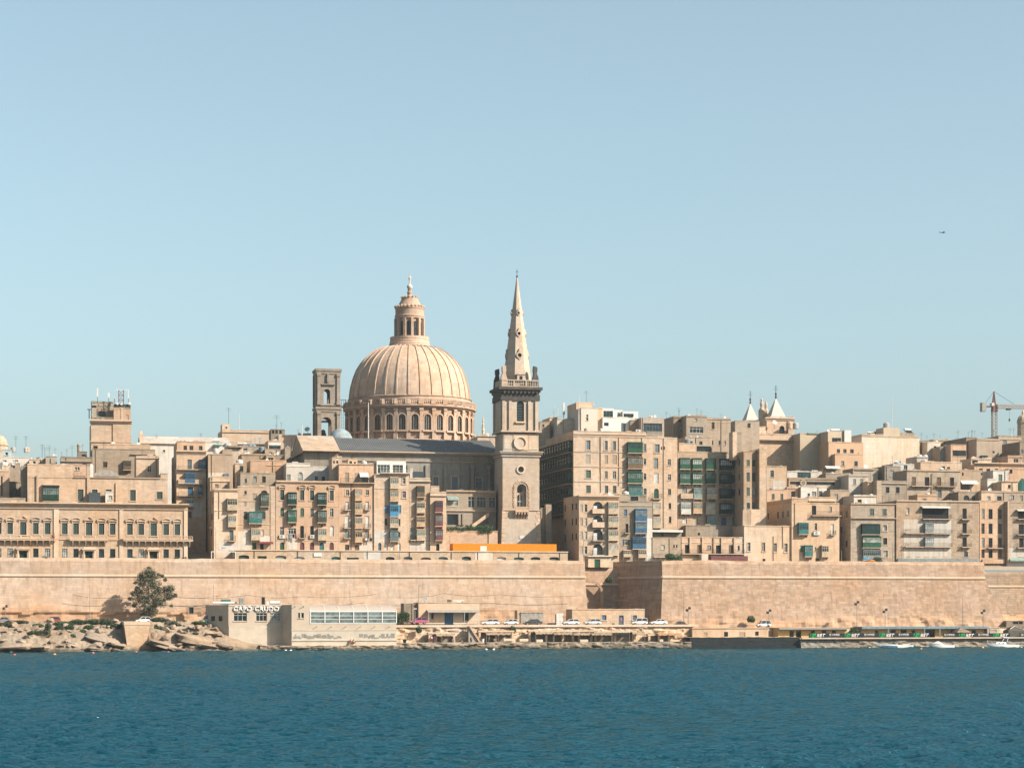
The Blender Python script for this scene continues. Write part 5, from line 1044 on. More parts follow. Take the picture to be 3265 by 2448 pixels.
xg0, xg1 = nv.X(10), nv.X(500)
TILE = stone((.52, .40, .29), .5, .5, .15, 'roof_tiles', .3); z2 = zR + .55
MB().quad((xg0, -2.4, zE - .1), (xg1, -2.4, zE - .1), (xg1, 11, z2), (xg0, 11, z2)).quad((xg1, 24.4, zE - .1), (xg0, 24.4, zE - .1), (xg0, 11, z2), (xg1, 11, z2)).quad((xg0, -2.4, zE - .5), (xg0, 11, z2 - .4), (xg0, 24.4, zE - .5)).quad((xg1, -2.4, zE - .1), (xg1, 24.4, zE - .1), (xg1, 11, z2)).quad((xg0, -2.4, zE - .1), (xg0, 11, z2), (xg0, 11, z2 - .4), (xg0, -2.4, zE - .5)).build('gable_roof', TILE, nv.root)
MB().box(xg0 + .6, xg1 - .2, -.6, 22, 0, zE - .15).build('portico', NM, nv.root)
MB().prism([(xg0 + .61, -.55), (xg0 + .7, -.55), (xg0 + .7, 22), (xg0 + .61, 22)], zE - .15, zE - .05).build('cornice', TRIM, nv.root)
MB().quad((xg0 + .2, -2.3, zE - .2), (xg0 + .2, 11, z2 - .1), (xg0 + .2, 24.2, zE - .2)).quad((xg0 + .2, -2.3, zE - .2), (xg0 + .2, 24.2, zE - .2), (xg0 + .2, 11, z2 - .1)).build('gable', NM, nv.root)
# lower annexe with white windows, stair and hedge
an = Bld('church_annexe', 'shaded annexe with white framed windows and outside stair below the nave', 6, 152, 726, 742, 59, 7, st('c', dirt=.5), [('w', 'W', 405, 480, 805, 930), ('w', 'W', 508, 612, 805, 930), ('w', 'W', 645, 718, 805, 930), ('w', 'W', 165, 287, 850, 912), ('a', 'L', 162, 290, 800, 850), ('w', 'W', 540, 580, 1055, 1100), ('w', 'W', 603, 650, 1045, 1122), ('o', '', 165, 285, 1005, 1130), ('c', '', 150, 726, 735, 760, .5), ('p', '', 292, 318, 1000, 1130, .4), ('p', '', 335, 360, 1000, 1130, .4), ('c', '', 150, 726, 960, 985, .4)], short='church annexe')
st_b = MB(); K = 14
for i in range(K):
 x = an.X(435) + (an.X(625) - an.X(435)) * i / K; z = an.Z(1125) + (an.Z(985) - an.Z(1125)) * i / K; dx = (an.X(625) - an.X(435)) / K
 st_b.box(x, x + dx, -2.2, -.0, z - .9, z + .12)
st_b.build('stair', st('b'), an.root)
gw = Bld('garden_wall', 'pink tan garden wall with ivy below the church annexe', 6, 152, 745, 1198, 50, 1.2, st('d', dirt=.2), [('c', '', 150, 748, 1196, 1206, .15), ('p', '', 640, 700, 1200, 1345, .2), ('p', '', 195, 207, 1250, 1340, .05)], cat='wall', par=0, base=20)
def leafy(name, label, cat, u, v, z, blobs, n, size, mat, kind=None, group=None, seed=1, trunk=None):
 rng = random.Random(seed); mb = MB()
 for i in range(n):
  c, r = rng.choice(blobs); d = Vector((rng.gauss(0, 1), rng.gauss(0, 1), rng.gauss(0, 1))).normalized() * (rng.random() ** .45)
  p = Vector(c) + Vector((d.x * r[0], d.y * r[1], d.z * r[2])); s = size * rng.uniform(.5, 1.3)
  a = Vector((rng.gauss(0, 1), rng.gauss(0, 1), rng.gauss(0, 1))).normalized(); b = a.orthogonal().normalized(); e = a.cross(b)
  mb.quad(p - b * s, p + e * s * .45, p + b * s, p - e * s * .45)
 if trunk is None:
  o = mb.build(name, mat); place(o, u, v, z); return tag(o, label, cat, group, kind)
 t = thing(name, label, cat, u, v, z, group); mb.build('crown', mat, t); trunk.build('trunk', plain('bark', (.16, .12, .085), .95), t); return t
def leafmat(name, col):
 m, t, p = nodes_of(name); N = t.nodes.new; L = t.links.new
 g = N('ShaderNodeNewGeometry'); n = N('ShaderNodeTexNoise'); n.inputs['Scale'].default_value = 1.1; n.inputs['Detail'].default_value = 3; L(g.outputs['Position'], n.inputs['Vector'])
 x = N('ShaderNodeMix'); x.data_type = 'RGBA'; x.inputs[6].default_value = tuple(q * .55 for q in col) + (1,); x.inputs[7].default_value = tuple(q * 1.4 for q in col) + (1,); L(n.outputs['Fac'], x.inputs[0]); L(x.outputs[2], p.inputs['Base Color']); p.inputs['Roughness'].default_value = .7
 p.inputs['Specular IOR Level'].default_value = .2
 return m
LEAF = leafmat('leaf_green', (.045, .08, .035)); LEAFD = leafmat('leaf_dark', (.04, .065, .035)); LEAFO = leafmat('leaf_olive', (.075, .08, .05))
def hedge(label, view, x0, x1, y0, y1, v, n, seed, name='hedge'):
 u0, u1 = U(vx(view, x0), v), U(vx(view, x1), v); pc = vx(view, (x0 + x1) / 2); za, zb = ZP(vy(view, y1), pc, v), ZP(vy(view, y0), pc, v); k = max(3, int((u1 - u0) / .9)); rng = random.Random(seed)
 bl = [(((u1 - u0) * (i + .5) / k, 0, (zb - za) * rng.uniform(.3, .65)), ((u1 - u0) / k * .8, .8, (zb - za) * rng.uniform(.3, .5))) for i in range(k)]
 return leafy(name, label, 'hedge', u0, v, za, bl, n, .16, LEAF, seed=seed)
hedge('green ivy hedge spilling over the garden wall below the church', 6, 160, 545, 1128, 1215, 50.3, 2600, 3); hedge('rounded green bush at the right end of the garden wall', 6, 540, 690, 1135, 1235, 49.9, 1500, 5)
# orange hoarding
oh = thing('hoarding', 'bright orange site hoarding with white notices below the spire', 'hoarding', U(vx(6, 232), 45), 45, 20.0); OR = plain('orange_panel', (.92, .27, .02), .6, var=.06); zt = ZP(vy(6, 1345), vx(6, 800), 45) - 20
L_ = U(vx(6, 1420), 45) - U(vx(6, 232), 45); np_ = 22
for i in range(np_): link('panel', cached('hpan', lambda: MB().box(0, L_ / np_ - .015, 0, .06, 0, zt).mesh('panel')), OR, oh, (L_ * i / np_, .012 * (i % 2), 0))
MB().box(L_, L_ + .06, .1, 15, 0, zt).build('return_panel', OR, oh); MB().box(-.06, 0, .1, 4, 0, zt).build('return_panel', OR, oh)
for x, w, h, z in ((vx(6, 545), .65, 1.0, .95), (vx(6, 735), .3, .4, 1.1)):
 xx = U(x, 45) - U(vx(6, 232), 45); MB().box(xx, xx + w * 2.6, -.04, -.005, zt - z * 2.2, zt - z * 2.2 + h * 1.5).build('notice', WHITE, oh)

# ---- the spire tower
def spire_tower():
 TM = stone((.57, .45, .34), .42, .55, .09, 'tower_limestone', .25, streak=(.3, .27, .22)); DK = stone((.10, .09, .078), .5, .5, .2, 'blackened_stone', .4)
 b = Bld('spire_tower', 'tall stone church tower with clock ring and slender octagonal spire', 6, 802, 1224, 960, 54, 10.4, TM, [('c', '', 795, 1240, 955, 972, .3)], cat='tower', short='spire tower', par=0, base=20)
 b.root.name = 'spire_tower'
 x0, x1 = b.X(802), b.X(1224); w = x1 - x0; D = w
 X5 = lambda x: b.X(x, 0, 5); Z5 = lambda y: b.Z(y, 0, 5)
 # battered base
 zb = b.Z(965); o = .55
 MB().prism([(x0 - o, -o), (x1 + o, -o), (x1 + o, D + o), (x0 - o, D + o)], 0, zb, [(x0 - .06, -.06), (x1 + .06, -.06), (x1 + .06, D), (x0 - .06, D)]).build('battered_base', TM, b.root)
 for xs, sg in ((x0, 1), (x1, -1)):
  for i in range(15):
   z = zb * (i + .15) / 15; off = o * (1 - i / 15); wq = 1.25 if i % 2 else .8; xa = xs - sg * (off + .1)
   MB().box(min(xa, xa + sg * wq), max(xa, xa + sg * wq), -off - .1, 1, z, z + zb / 15 * .86).build('quoin', TRIM, b.root)
 # main shaft with niche
 n0, n1 = b.X(968), b.X(1076); zb2, zt2 = b.Z(918), b.Z(658)
 mb = MB(); facade(mb, x0, x1, zb, b.Z(345), [(n0, n1, zb2, zt2, (n1 - n0) / 2)], -.05, 1.1); mb.build('shaft_face', TM, b.root)
 MB().box(x0 + .001, x1 - .001, 1.05, D, zb, b.Z(345)).quad((x0, D, zb), (x0, -.05, zb), (x0, -.05, b.Z(345)), (x0, D, b.Z(345))).quad((x1, -.05, zb), (x1, D, zb), (x1, D, b.Z(345)), (x1, -.05, b.Z(345))).build('shaft', TM, b.root)
 wn = link('window', MB().xz([(b.X(985), b.Z(912)), (b.X(1032), b.Z(912))] + [p for p in arc_pts(b.X(985), b.X(1032), b.Z(800), .6, 8)][::-1], .9, 1.0).mesh('window'), GL[0], b.root)
 MB().box(b.X(1007), b.X(1011), .86, .9, b.Z(912), b.Z(780)).box(b.X(985), b.X(1032), .86, .9, b.Z(860), b.Z(854)).build('frame', WHITE, wn)
 disc(b.X(1006), b.Z(718), .85, .95).build('round_window', GL[0], b.root)
 P = arc_pts(n0 - .75, n1 + .75, zt2 - (n1 - n0) / 2, (n1 - n0) / 2 + .75, 18)
 pts = [(n0 - .75, zb2 + .55 * i) for i in range(10)] + P + [(n1 + .75, zb2 + .55 * i) for i in range(9, -1, -1)]
 for i, p in enumerate(pts):
  s_ = .32 if i % 2 else .22; MB().box(p[0] - s_, p[0] + s_, -.22, -.05, p[1] - .2, p[1] + .2).build('rusticated_block', TRIM, b.root)
 oc = ring(b.X(1011), b.Z(491), .78, 1.18, -.3, -.05).build('oculus', TRIM, b.root); disc(b.X(1011), b.Z(491), .8, -.07).build('pane', GL[0], oc)
 # balcony
 xa, xb2 = b.X(935), b.X(1092); zs = b.Z(972); bal = link('balcony', MB().box(xa, xb2, -1.4, 0, zs - .25, zs + .1).mesh('balcony'), TRIM, b.root); balusters(MB(), xa + .05, xb2 - .05, -1.25, zs + .1, b.Z(922), .35, .11, 4).build('balustrade', TRIM, bal)
 for i in range(5): link('bracket', cached('tbr', lambda: MB().yz([(0, 0), (-1.25, 0), (-1.2, -.5), (-.6, -1.0), (-.1, -1.9), (0, -1.9)], -.2, .2).mesh('bracket')), TRIM, bal, (xa + .3 + (xb2 - xa - .6) * i / 4, 0, zs - .25))
 # cornice + clock stage
 def band(nm, y0, y1, out, view=6, mat=TM, inset=0):
  z0, z1 = (b.Z(y1, 0, view), b.Z(y0, 0, view)); return MB().box(x0 - out + inset, x1 + out - inset, -out + inset, D + out - inset, z0, z1).build(nm, mat, b.root)
 band('cornice', 312, 345, .35); band('cornice', 296, 311.9, .75); band('cornice', 286, 295.9, .95)
 band('clock_stage', 78, 286, -.15)
 for q0, q1 in ((820, 920), (1105, 1205)): MB().box(b.X(q0), b.X(q1), .05, .2, b.Z(262), b.Z(100)).build('sunk_panel', TM, b.root)
 MB().box(b.X(925), b.X(1100), -.05, .2, b.Z(268), b.Z(98)).build('clock_panel', TRIM, b.root)
 ring(b.X(1006), b.Z(185), 1.35, 1.8, -.4, -.05, 28).build('clock_ring', TRIM, b.root); disc(b.X(1006), b.Z(185), 1.36, -.12, 28).build('clock_face', TM, b.root)
 # belfry stage
 zc = Z5(1425); z1 = Z5(1150); i0, i1 = X5(1770), X5(2092); Dd = i1 - i0
 band('string_course', 1418, 1432, .55, 5)
 a0, a1 = X5(1902), X5(1966)
 mb = MB(); facade(mb, i0, i1, zc, z1, [(a0, a1, Z5(1335), Z5(1150) - .2, .8)], .15, .6)
 mb.quad((i0, D, zc), (i0, .15, zc), (i0, .15, z1), (i0, D, z1)).quad((i1, .15, zc), (i1, D, zc), (i1, D, z1), (i1, .15, z1)).quad((i1, D, zc), (i0, D, zc), (i0, D, z1), (i1, D, z1)); mb.build('belfry', TM, b.root)
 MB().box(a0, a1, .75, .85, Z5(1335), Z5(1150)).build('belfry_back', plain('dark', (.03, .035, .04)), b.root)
 for i in range(13):
  z = Z5(1335) + (Z5(1150) - Z5(1335)) * (i + .3) / 13; MB().yz([(.3, z), (.34, z - .03), (.68, z + .3), (.64, z + .33)], a0, a1).build('louvre', plain('louvre_slat', (.07, .10, .11)), b.root)
 for q0, q1 in ((1772, 1798), (1830, 1856), (2000, 2026), (2062, 2090)): MB().box(X5(q0), X5(q1), -.25, .15, zc, Z5(1158)).box(X5(q0) - .12, X5(q1) + .12, -.4, .15, zc, zc + .6).build('pilaster', TM, b.root)
 for yy in (.4, D - 1.6): MB().box(i0 - .35, i0, yy, yy + 1.1, zc, Z5(1158)).build('pilaster', TM, b.root)
 MB().box(a0 - .4, a1 + .4, -.3, .2, Z5(1350), Z5(1337)).build('sill', TRIM, b.root)
 # blackened entablature
 def bd(nm, y0, y1, out, mat): return MB().box(i0 - out, i1 + out, .15 - out, D + out, Z5(y1), Z5(y0)).build(nm, mat, b.root)
 bd('architrave', 1105, 1152, .35, DK); bd('frieze', 1078, 1105, .2, DK); bd('cornice', 1058, 1078, .5, DK); bd('cornice', 1034, 1057.9, .95, DK)
 for i in range(9):
  xx = i0 + (i1 - i0) * (i + .5) / 9; MB().box(xx - .25, xx + .25, -.9, .1, Z5(1078) - .35, Z5(1078) + .1).build('modillion', DK, b.root)
 # balustrade
 z0, z1 = Z5(1032), Z5(968); mb = MB(); balusters(mb, i0, i1, .3, z0, z1, .45, .14, 3.2); mb.box(i0, i0 + .4, .4, D - .3, z0, z1).box(i1 - .4, i1, .4, D - .3, z0, z1).box(i0, i1, D - .4, D, z0, z1); mb.build('balustrade', TM, b.root)
 # corner pinnacles: scrolled piers with broken tops
 for cx, cy in ((i0 + .8, .9), (i1 - .8, .9), (i0 + .8, D - .9), (i1 - .8, D - .9), ):
  s = 1 if cx < (i0 + i1) / 2 else -1
  hq = Z5(845) - z0; pf = [(-1.4, 0), (1.3, 0), (1.15, hq * .45), (.7, hq * .62), (.55, hq * .7), (.75, hq * .74), (.75, hq * .95), (-.45, hq), (-.6, hq * .74), (-.4, hq * .7), (-.6, hq * .5), (-1.1, hq * .3)]
  MB().xz([(cx - s * p[0] * .78, z0 + p[1]) for p in pf], cy - .65, cy + .65).build('pinnacle', DK if cy > 2 or s < 0 else TM, b.root)
 # spire: octagon
 sx = b.X(1903, 5, 5); R0 = (X5(2012) - X5(1795)) / 2 * 1.07; cy = .15 + (D - .15) / 2; zs = Z5(968); za = b.Z(72, 5, 5)
 prof = [(R0 * 1.0, zs), (.14, za)]
 mb = MB(); n8 = 8; k0 = len(mb.v)
 for r, z in prof:
  for k in range(8): a = 2 * math.pi * (k + .5) / 8; mb.v.append((sx + r * math.cos(a) / math.cos(math.pi / 8), cy + r * math.sin(a) / math.cos(math.pi / 8), z))
 mb.f += [(k, (k + 1) % 8, 8 + (k + 1) % 8, 8 + k) for k in range(8)] + [tuple(8 + k for k in range(8))]
 sp = mb.build('spire', TM, b.root)
 MB().lathe([(.12, za), (.3, za + .3), (.12, za + .6), (.06, za + .9), (.05, za + 2.3)], sx, cy, 6).box(sx - .3, sx + .3, cy - .05, cy + .05, za + 1.5, za + 1.65).build('finial', DK, sp)
 for k in range(8):                                                  # lucarnes on alternate faces
  if k % 2: continue
  a = 2 * math.pi * k / 8
  for y, s_ in ((745, .85), (550, .68), (365, .5)):
   z = Z5(y); f_ = (z - zs) / (za - zs); r = R0 + (.14 - R0) * f_; g = ring(0, 0, .62 * s_, 1.0 * s_, -.35, .25, 14)
   k1 = len(g.v); g.xz([(-.5 * s_, .8 * s_), (.5 * s_, .8 * s_), (.22 * s_, 1.4 * s_), (0, 2.1 * s_), (-.22 * s_, 1.4 * s_)], -.3, .2).box(-.25 * s_, .25 * s_, -.25, .2, -1.5 * s_, -.9 * s_)
   q = g.build('lucarne', TM, sp, (sx + r * math.cos(a), cy + r * math.sin(a), z)); q.rotation_euler = (0, 0, a + math.pi / 2)
   p_ = disc(0, 0, .64 * s_, -.06, 14).build('pane', plain('dark', (.03, .035, .04)), sp, (sx + r * math.cos(a), cy + r * math.sin(a), z)); p_.rotation_euler = (0, 0, a + math.pi / 2)
 dm = MB(); dm.box(sx - 1.0, sx + 1.0, .4, 2.4, zs - .2, zs + 1.4).xz([(sx - 1.3, zs + 1.4), (sx + 1.3, zs + 1.4), (sx, zs + 2.2)], .2, 2.2); dm = dm.build('dormer', TM, sp); MB().box(sx - .4, sx + .4, .37, .4, zs - .1, zs + 1).build('opening', plain('dark', (.03, .035, .04)), sp)
 MB().box(b.X(992), b.X(1050), -o * .3 - .25, 0, b.Z(1286), b.Z(1250)).build('plaque', WHITE, b.root)
spire_tower()
b = Bld('gate_pier', 'plain stone wall and pier at the right foot of the spire tower', 6, 1238, 1362, 938, 58, 8, st('e'), [], cat='wall', par=.2); b.block(1300, 1364, 892, None, -.6, 1.6, st('c'), name='pier', par=0)
def auto(n, x0, x1, yt, lab, f=()):                         # ordinary small windows for a house on the slope
 rg = random.Random(lab); k = VIEW[n][2]; w, h, st_ = 11 * k * rg.uniform(.8, 1.2), 19 * k * rg.uniform(.8, 1.2), 30 * k * rg.uniform(.85, 1.3); r = []; c = rg.choice('NKWGYAE'); kd = rg.choice('wwso')
 for j in range(2):
  y = yt + 13 * k + j * 44 * k; x = x0 + 12 * k + rg.uniform(0, 8) * k
  while x + w < x1 - 6 * k:
   if any(q[0] not in 'ciq' and q[2] - 4 * k < x + w and q[3] + 4 * k > x and q[4] - 5 * k < y + h * 1.5 and q[5] + 5 * k > y for q in f): pass
   elif rg.random() < .12 and j: r.append(('g', rg.choice('GTCNWE'), x - w * .3, x + w * 1.3, y - h * .1, y + h * 1.5))
   elif rg.random() < .8: r.append((kd, c, x, x + w, y, y + h * (1.5 if rg.random() < .2 else 1), ''))
   x += st_ * rg.uniform(.8, 1.25)
 if rg.random() < .5: r.append(('c', '', x0 - 3, x1 + 3, yt + 3 * k, yt + 6 * k, .2))
 return r
SHORT = lambda l: ' '.join(l.split()[:5]) if l.split()[4] not in ('with', 'of', 'the', 'and', 'a', 'in', 'on') else ' '.join(l.split()[:4])
# ---- terrace wall with garage arches below the townhouses
def garage_wall():
 v = 36.0; u0, u1 = U(750, v), U(vx(6, 1550), v); zt = ZP(1757, 1200, v); z0 = 19.6; M = stone((.50, .38, .265), .5, .4, .15, 'terrace_masonry', .4)
 t = thing('terrace_wall', 'low terrace wall with a row of garage arches below the townhouses', 'wall', u0, v, z0); ops = []; X = lambda n, x: U(vx(n, x), v) - u0; Z = lambda n, y, x: ZP(vy(n, y), vx(n, x), v) - z0
 G = [(3, 832, 940, 1495, 'D'), (3, 1025, 1117, 1505, 'G'), (3, 1205, 1316, 1500, 'L'), (3, 1400, 1502, 1512, 'W'), (4, 400, 520, 1468, 'T'), (4, 605, 762, 1478, 'G'), (4, 870, 1030, 1470, 'Y'), (4, 1120, 1236, 1470, 'K'), (4, 1355, 1470, 1468, 'A'), (4, 1580, 1716, 1476, 'N'), (4, 1815, 1940, 1470, 'A'), (6, 335, 440, 1490, 'E'), (6, 735, 842, 1496, 'W'), (6, 930, 1046, 1498, 'T'), (6, 1126, 1236, 1496, 'E'), (6, 1340, 1450, 1496, 'E')]
 for n, a, b, y, c in G:
  xa, xb, zz = X(n, a), X(n, b), Z(n, y, a); ops.append((xa, xb, 0, zz, .01 if c == 'G' else .35)); 
 mb = MB(); L = u1 - u0; facade(mb, 0, L, 0, zt - z0, ops, 0, .5); mb.quad((0, 0, zt - z0), (L, 0, zt - z0), (L, 9, zt - z0), (0, 9, zt - z0)).quad((L, 0, 0), (L, 9, 0), (L, 9, zt - z0), (L, 0, zt - z0)).quad((0, 9, 0), (0, 0, 0), (0, 0, zt - z0), (0, 9, zt - z0)); mb.build('wall', M, t)
 for (n, a, b, y, c), (xa, xb, q, zz, r) in zip(G, ops): MB().box(xa, xb, .4, .5, 0, zz).build('garage_door', shut(c) if c != 'W' else WHITE, t)
 MB().box(-.1, L + .1, -.22, .5, zt - z0, zt - z0 + .22).build('coping', TRIM, t)
 MB().box(X(6, 485), X(6, 688), -.03, .0, 0, zt - z0 - .1).build('white_render', st('w', blocks=.02), t); MB().box(X(4, 825), X(4, 1050), -.03, 0, 0, zt - z0 - .1).build('white_render', st('w', blocks=.02), t)
 s = MB().box(X(3, 1595), X(3, 1680), -.2, -.1, Z(3, 1510, 1600), Z(3, 1475, 1600)).build('sign_board', WHITE, t)
 for i in range(9): x = L * (i + .5) / 9 + 1.3 * (i % 3); MB().tube((x, -.1, 0), (x, -.1, zt - z0), .06, 5).build('drain_pipe', IRON, t)
garage_wall()
t = thing('bus_shelter_frame', 'white square metal frame standing on the rampart street', 'frame', U(vx(3, 556), 30), 30, 20); w_ = U(vx(3, 800), 30) - U(vx(3, 556), 30); h_ = ZP(vy(3, 1466), vx(3, 680), 30) - 20
for x in (0, w_): MB().box(x - .09, x + .09, -.09, .09, 0, h_).build('post', WHITE, t)
MB().box(-.09, w_ + .09, -.09, .09, h_, h_ + .2).build('beam', WHITE, t)

# =================================================================== TOWN, right of the spire
# tall block with glazed galleries down its shaded side street
f = [('s', 'A', 560, 600, 430, 520, 'f'), ('s', 'A', 733, 763, 432, 522, 'f'), ('s', 'A', 810, 840, 434, 522, 'f'), ('k', '', 555, 600, 565, 650), ('k', '', 808, 848, 565, 652), ('k', '', 735, 765, 568, 650), ('s', 'G', 557, 603, 712, 788, 'f'), ('w', 'W', 735, 763, 718, 790), ('w', 'W', 810, 843, 718, 790), ('s', 'D', 560, 603, 855, 925), ('s', 'D', 737, 768, 855, 925), ('s', 'D', 812, 845, 855, 925)]
f += [('g', 'G', 945, 1085, 447, 545), ('g', 'N', 945, 1085, 588, 692), ('g', 'G', 945, 1085, 730, 830), ('g', 'T', 950, 1085, 866, 950)]
f += [('s', 'A', 1100, 1128, 455, 530), ('s', 'A', 1208, 1253, 456, 537, 'f'), ('o', '', 1265, 1276, 478, 508), ('o', '', 1292, 1303, 478, 508), ('w', 'W', 1102, 1126, 595, 652), ('d', 'Y', 1196, 1240, 588, 690), ('w', 'W', 1330, 1360, 598, 655), ('w', 'W', 1102, 1127, 735, 795), ('d', 'W', 1198, 1243, 730, 830), ('w', 'W', 1330, 1361, 740, 797), ('s', 'D', 1102, 1130, 875, 935), ('d', 'G', 1200, 1245, 876, 970, 'A'), ('s', 'D', 1332, 1362, 878, 935), ('g', 'C', 1182, 1256, 1012, 1115), ('w', 'N', 1338, 1362, 1012, 1068), ('g', 'C', 1184, 1256, 1150, 1246), ('w', 'N', 1340, 1364, 1140, 1200), ('b', '', 1180, 1268, 925, 978)]
f += [('c', '', 440, 930, y, y + 9, .15) for y in (538, 678, 818)] + [('c', '', 436, 1125, 362, 396, .4), ('i', '', 690, 700, 400, 920), ('i', '', 1282, 1296, 400, 1250), ('i', '', 1080, 1090, 400, 920)]
e1 = Bld('apartment_block', 'big corner block with green balconies and dark glazed galleries on its shaded side', 7, 440, 1420, 395, 55, 48, st('a', dirt=.35), f, short='big corner block', par=.5)
e1.block(440, 1125, 345, 395, .05, 30, st('a'), name='attic_parapet', par=.6); e1.block(1130, 1280, 340, 395, .05, 10, st('c'), name='attic_parapet', par=.3); e1.roof('x', 1050, 4, 1.3); e1.roof('t', 560, 4, 1.0, 'Y'); e1.roof('t', 700, 3, .9, 'W')
# galleries on the side street: five floors of glazed timber fronts
zs = [(430, 540), (575, 690), (720, 835), (868, 985), (1015, 1110)]
for yt, yb in zs:
 z0, z1 = e1.Z(yb), e1.Z(yt); g = link('glazed_gallery', MB().box(-.95, 0, 1.0, 47, z0, z0 + (z1 - z0) * .38).box(-1.0, 0, .95, 47.05, z1 - .3, z1).mesh('glazed_gallery'), paint('E'), e1.root)
 MB().box(-.82, -.1, 1.1, 46.9, z0 + (z1 - z0) * .38, z1 - .3).build('glazing', GL[1], g); MB().box(-1.1, 0, .9, 47.1, z0 - .25, z0).build('balcony_slab', st('e'), g)
 mb = MB()
 for i in range(17): y = 1 + 46 * i / 16; mb.box(-1.0, -.8, y - .32, y + .32, z0 + (z1 - z0) * .38, z1 - .3)
 mb.box(-.94, -.83, 1, 47, z1 - 1.15, z1 - 1.0); mb.build('mullions', paint('E'), g)
 for i in range(16): link('bracket', cached('sbr', lambda: MB().xz([(0, 0), (-.9, 0), (-.85, -.25), (-.3, -.6), (0, -.75)], -.12, .12).mesh('bracket')), st('e'), g, (0, 2.5 + 3 * i, z0 - .25))
for i in range(4): opening(e1.root, 'o', '', -.3, 0, .2, .2, 0) if False else None
# corner house with arched loggias
f = []
for y0, y1, rl in ((1005, 1112, 1085), (1135, 1243, 1210), (1262, 1372, 1340), (1402, 1508, 1478)):
 f += [('o', '', 622, 716, y0, y1, 'A'), ('b', '', 612, 724, rl - 12, y1 + 4, 'p' if y0 < 1200 else ''), ('k', '', 500, 528, y0 + 25, y1 - 10), ('w', 'W', 545, 570, y0 + 25, y1 - 10)]
f += [('g', 'C', 762, 856, y0, y1) for y0, y1 in ((1008, 1115), (1142, 1240), (1272, 1366), (1404, 1506))] + [('c', '', 486, 872, 942, 985, .7)]
b = Bld('corner_house', 'cream corner house with four floors of arched loggias', 7, 492, 870, 944, 43, 16, st('b', dirt=.35), f, short='loggia corner house'); b.roof('t', 800, 3, 1.0, 'W'); b.roof('t', 690, 3, .9, 'Y'); b.roof('d', 780, 2)
for y0, y1 in ((1005, 1112), (1135, 1243), (1262, 1372), (1402, 1508)):
 xa, xb = b.X(626), b.X(712); MB().box(xa + .1, xa + (xb - xa) * .45, .2, .26, b.Z(y1), b.Z(y0 + 38)).build('loggia_door', WHITE, b.root)
t = thing('kiosk', 'white flat roofed kiosk with green door in front of the loggia house', 'kiosk', U(vx(7, 580), 34), 34, 20); w_ = U(vx(7, 795), 34) - U(vx(7, 580), 34); h_ = ZP(vy(7, 1522), vx(7, 690), 34) - 20
mb = MB(); facade(mb, 0, w_, 0, h_, [(w_ * .27, w_ * .52, 0, h_ * .75, 0)]); mb.quad((0, 4, 0), (0, 0, 0), (0, 0, h_), (0, 4, h_)).quad((w_, 0, 0), (w_, 4, 0), (w_, 4, h_), (w_, 0, h_)).quad((w_, 4, 0), (0, 4, 0), (0, 4, h_), (w_, 4, h_)); mb.build('wall', st('b'), t); MB().box(-.3, w_ + .3, -.5, 4.2, h_, h_ + .25).build('roof', WHITE, t); opening(t, 'd', 'G', w_ * .27, 0, w_ * .25, h_ * .75, 0)
f = [('g', 'B', 1016, 1126, 1077, 1190), ('g', 'B', 1016, 1124, 1200, 1302), ('g', 'B', 990, 1116, 1348, 1450), ('g', 'C', 1045, 1116, 1460, 1528), ('s', 'B', 915, 946, 1078, 1142), ('d', 'K', 932, 958, 1213, 1300, 'r'), ('w', 'W', 922, 950, 1362, 1415), ('s', 'B', 903, 920, 1360, 1418), ('s', 'B', 952, 968, 1360, 1418), ('g', 'C', 905, 976, 1465, 1522), ('w', 'N', 1123, 1143, 1480, 1512), ('q', '', 1130, 1184, 1160, 1565), ('c', '', 868, 1186, 1040, 1050, .2), ('o', '', 888, 955, 982, 1012)]
b = Bld('townhouse', 'grey tan townhouse with three bright blue closed balconies', 7, 870, 1185, 1000, 43.6, 14, st('c', dirt=.3), f, short='blue balcony townhouse'); b.block(870, 972, 935, 1000, .2, 8, st('c'), name='stair_hut'); b.block(972, 1130, 950, 1000, 1.5, 6, st('e'), [('o', '', 980, 1050, 957, 998)], 'roof_room'); b.roof('t', 930, 2, 1.4, 'W')
# white modern houses on the skyline
b = Bld('house', 'cream stepped modern house on the skyline right of the spire', 7, 512, 668, 120, 84, 12, st('w', blocks=.02, dirt=.15), [('w', 'W', 560, 580, 182, 207), ('w', 'W', 560, 580, 213, 240)], short='cream stepped house'); b.block(466, 620, 72, 400, 6, 10, st('b', blocks=.03), name='stair_tower'); b.roof('n', 560, 9, 1.3); b.roof('t', 620, 9, .8, 'Y'); b.block(668, 716, 122, 400, 3, 9, st('b', blocks=.03), name='side_block')
b = Bld('house', 'white modern house with glazed roof terrace on the skyline', 7, 716, 1052, 212, 86, 12, plain('white_render', (.86, .83, .77)), [('o', '', 728, 772, 260, 292), ('d', 'A', 890, 932, 262, 345)], short='white modern house'); b.block(716, 820, 126, 212, 2, 8, plain('white_render', (.86, .83, .77)), [('w', 'A', 722, 812, 150, 212)], 'roof_room', .05); b.block(905, 1050, 150, 212, 2, 8, plain('white_render', (.86, .83, .77)), [('w', 'A', 912, 1008, 172, 212)], 'roof_room', .05); b.block(820, 905, 140, 212, 3, 6, plain('white_render', (.86, .83, .77)), [('w', 'K', 855, 876, 165, 210)], 'roof_room', .05)
b = Bld('house', 'square concrete framed house with wide glass front', 7, 1080, 1296, 212, 82, 10, plain('pinkish_render', (.52, .42, .35)), [('w', 'A', 1100, 1276, 265, 350)], short='concrete framed house', par=.1); b.block(976, 1080, 240, None, 3, 8, st('e'), name='side_block')  # last block is the house's left side, its shade put into dark stone
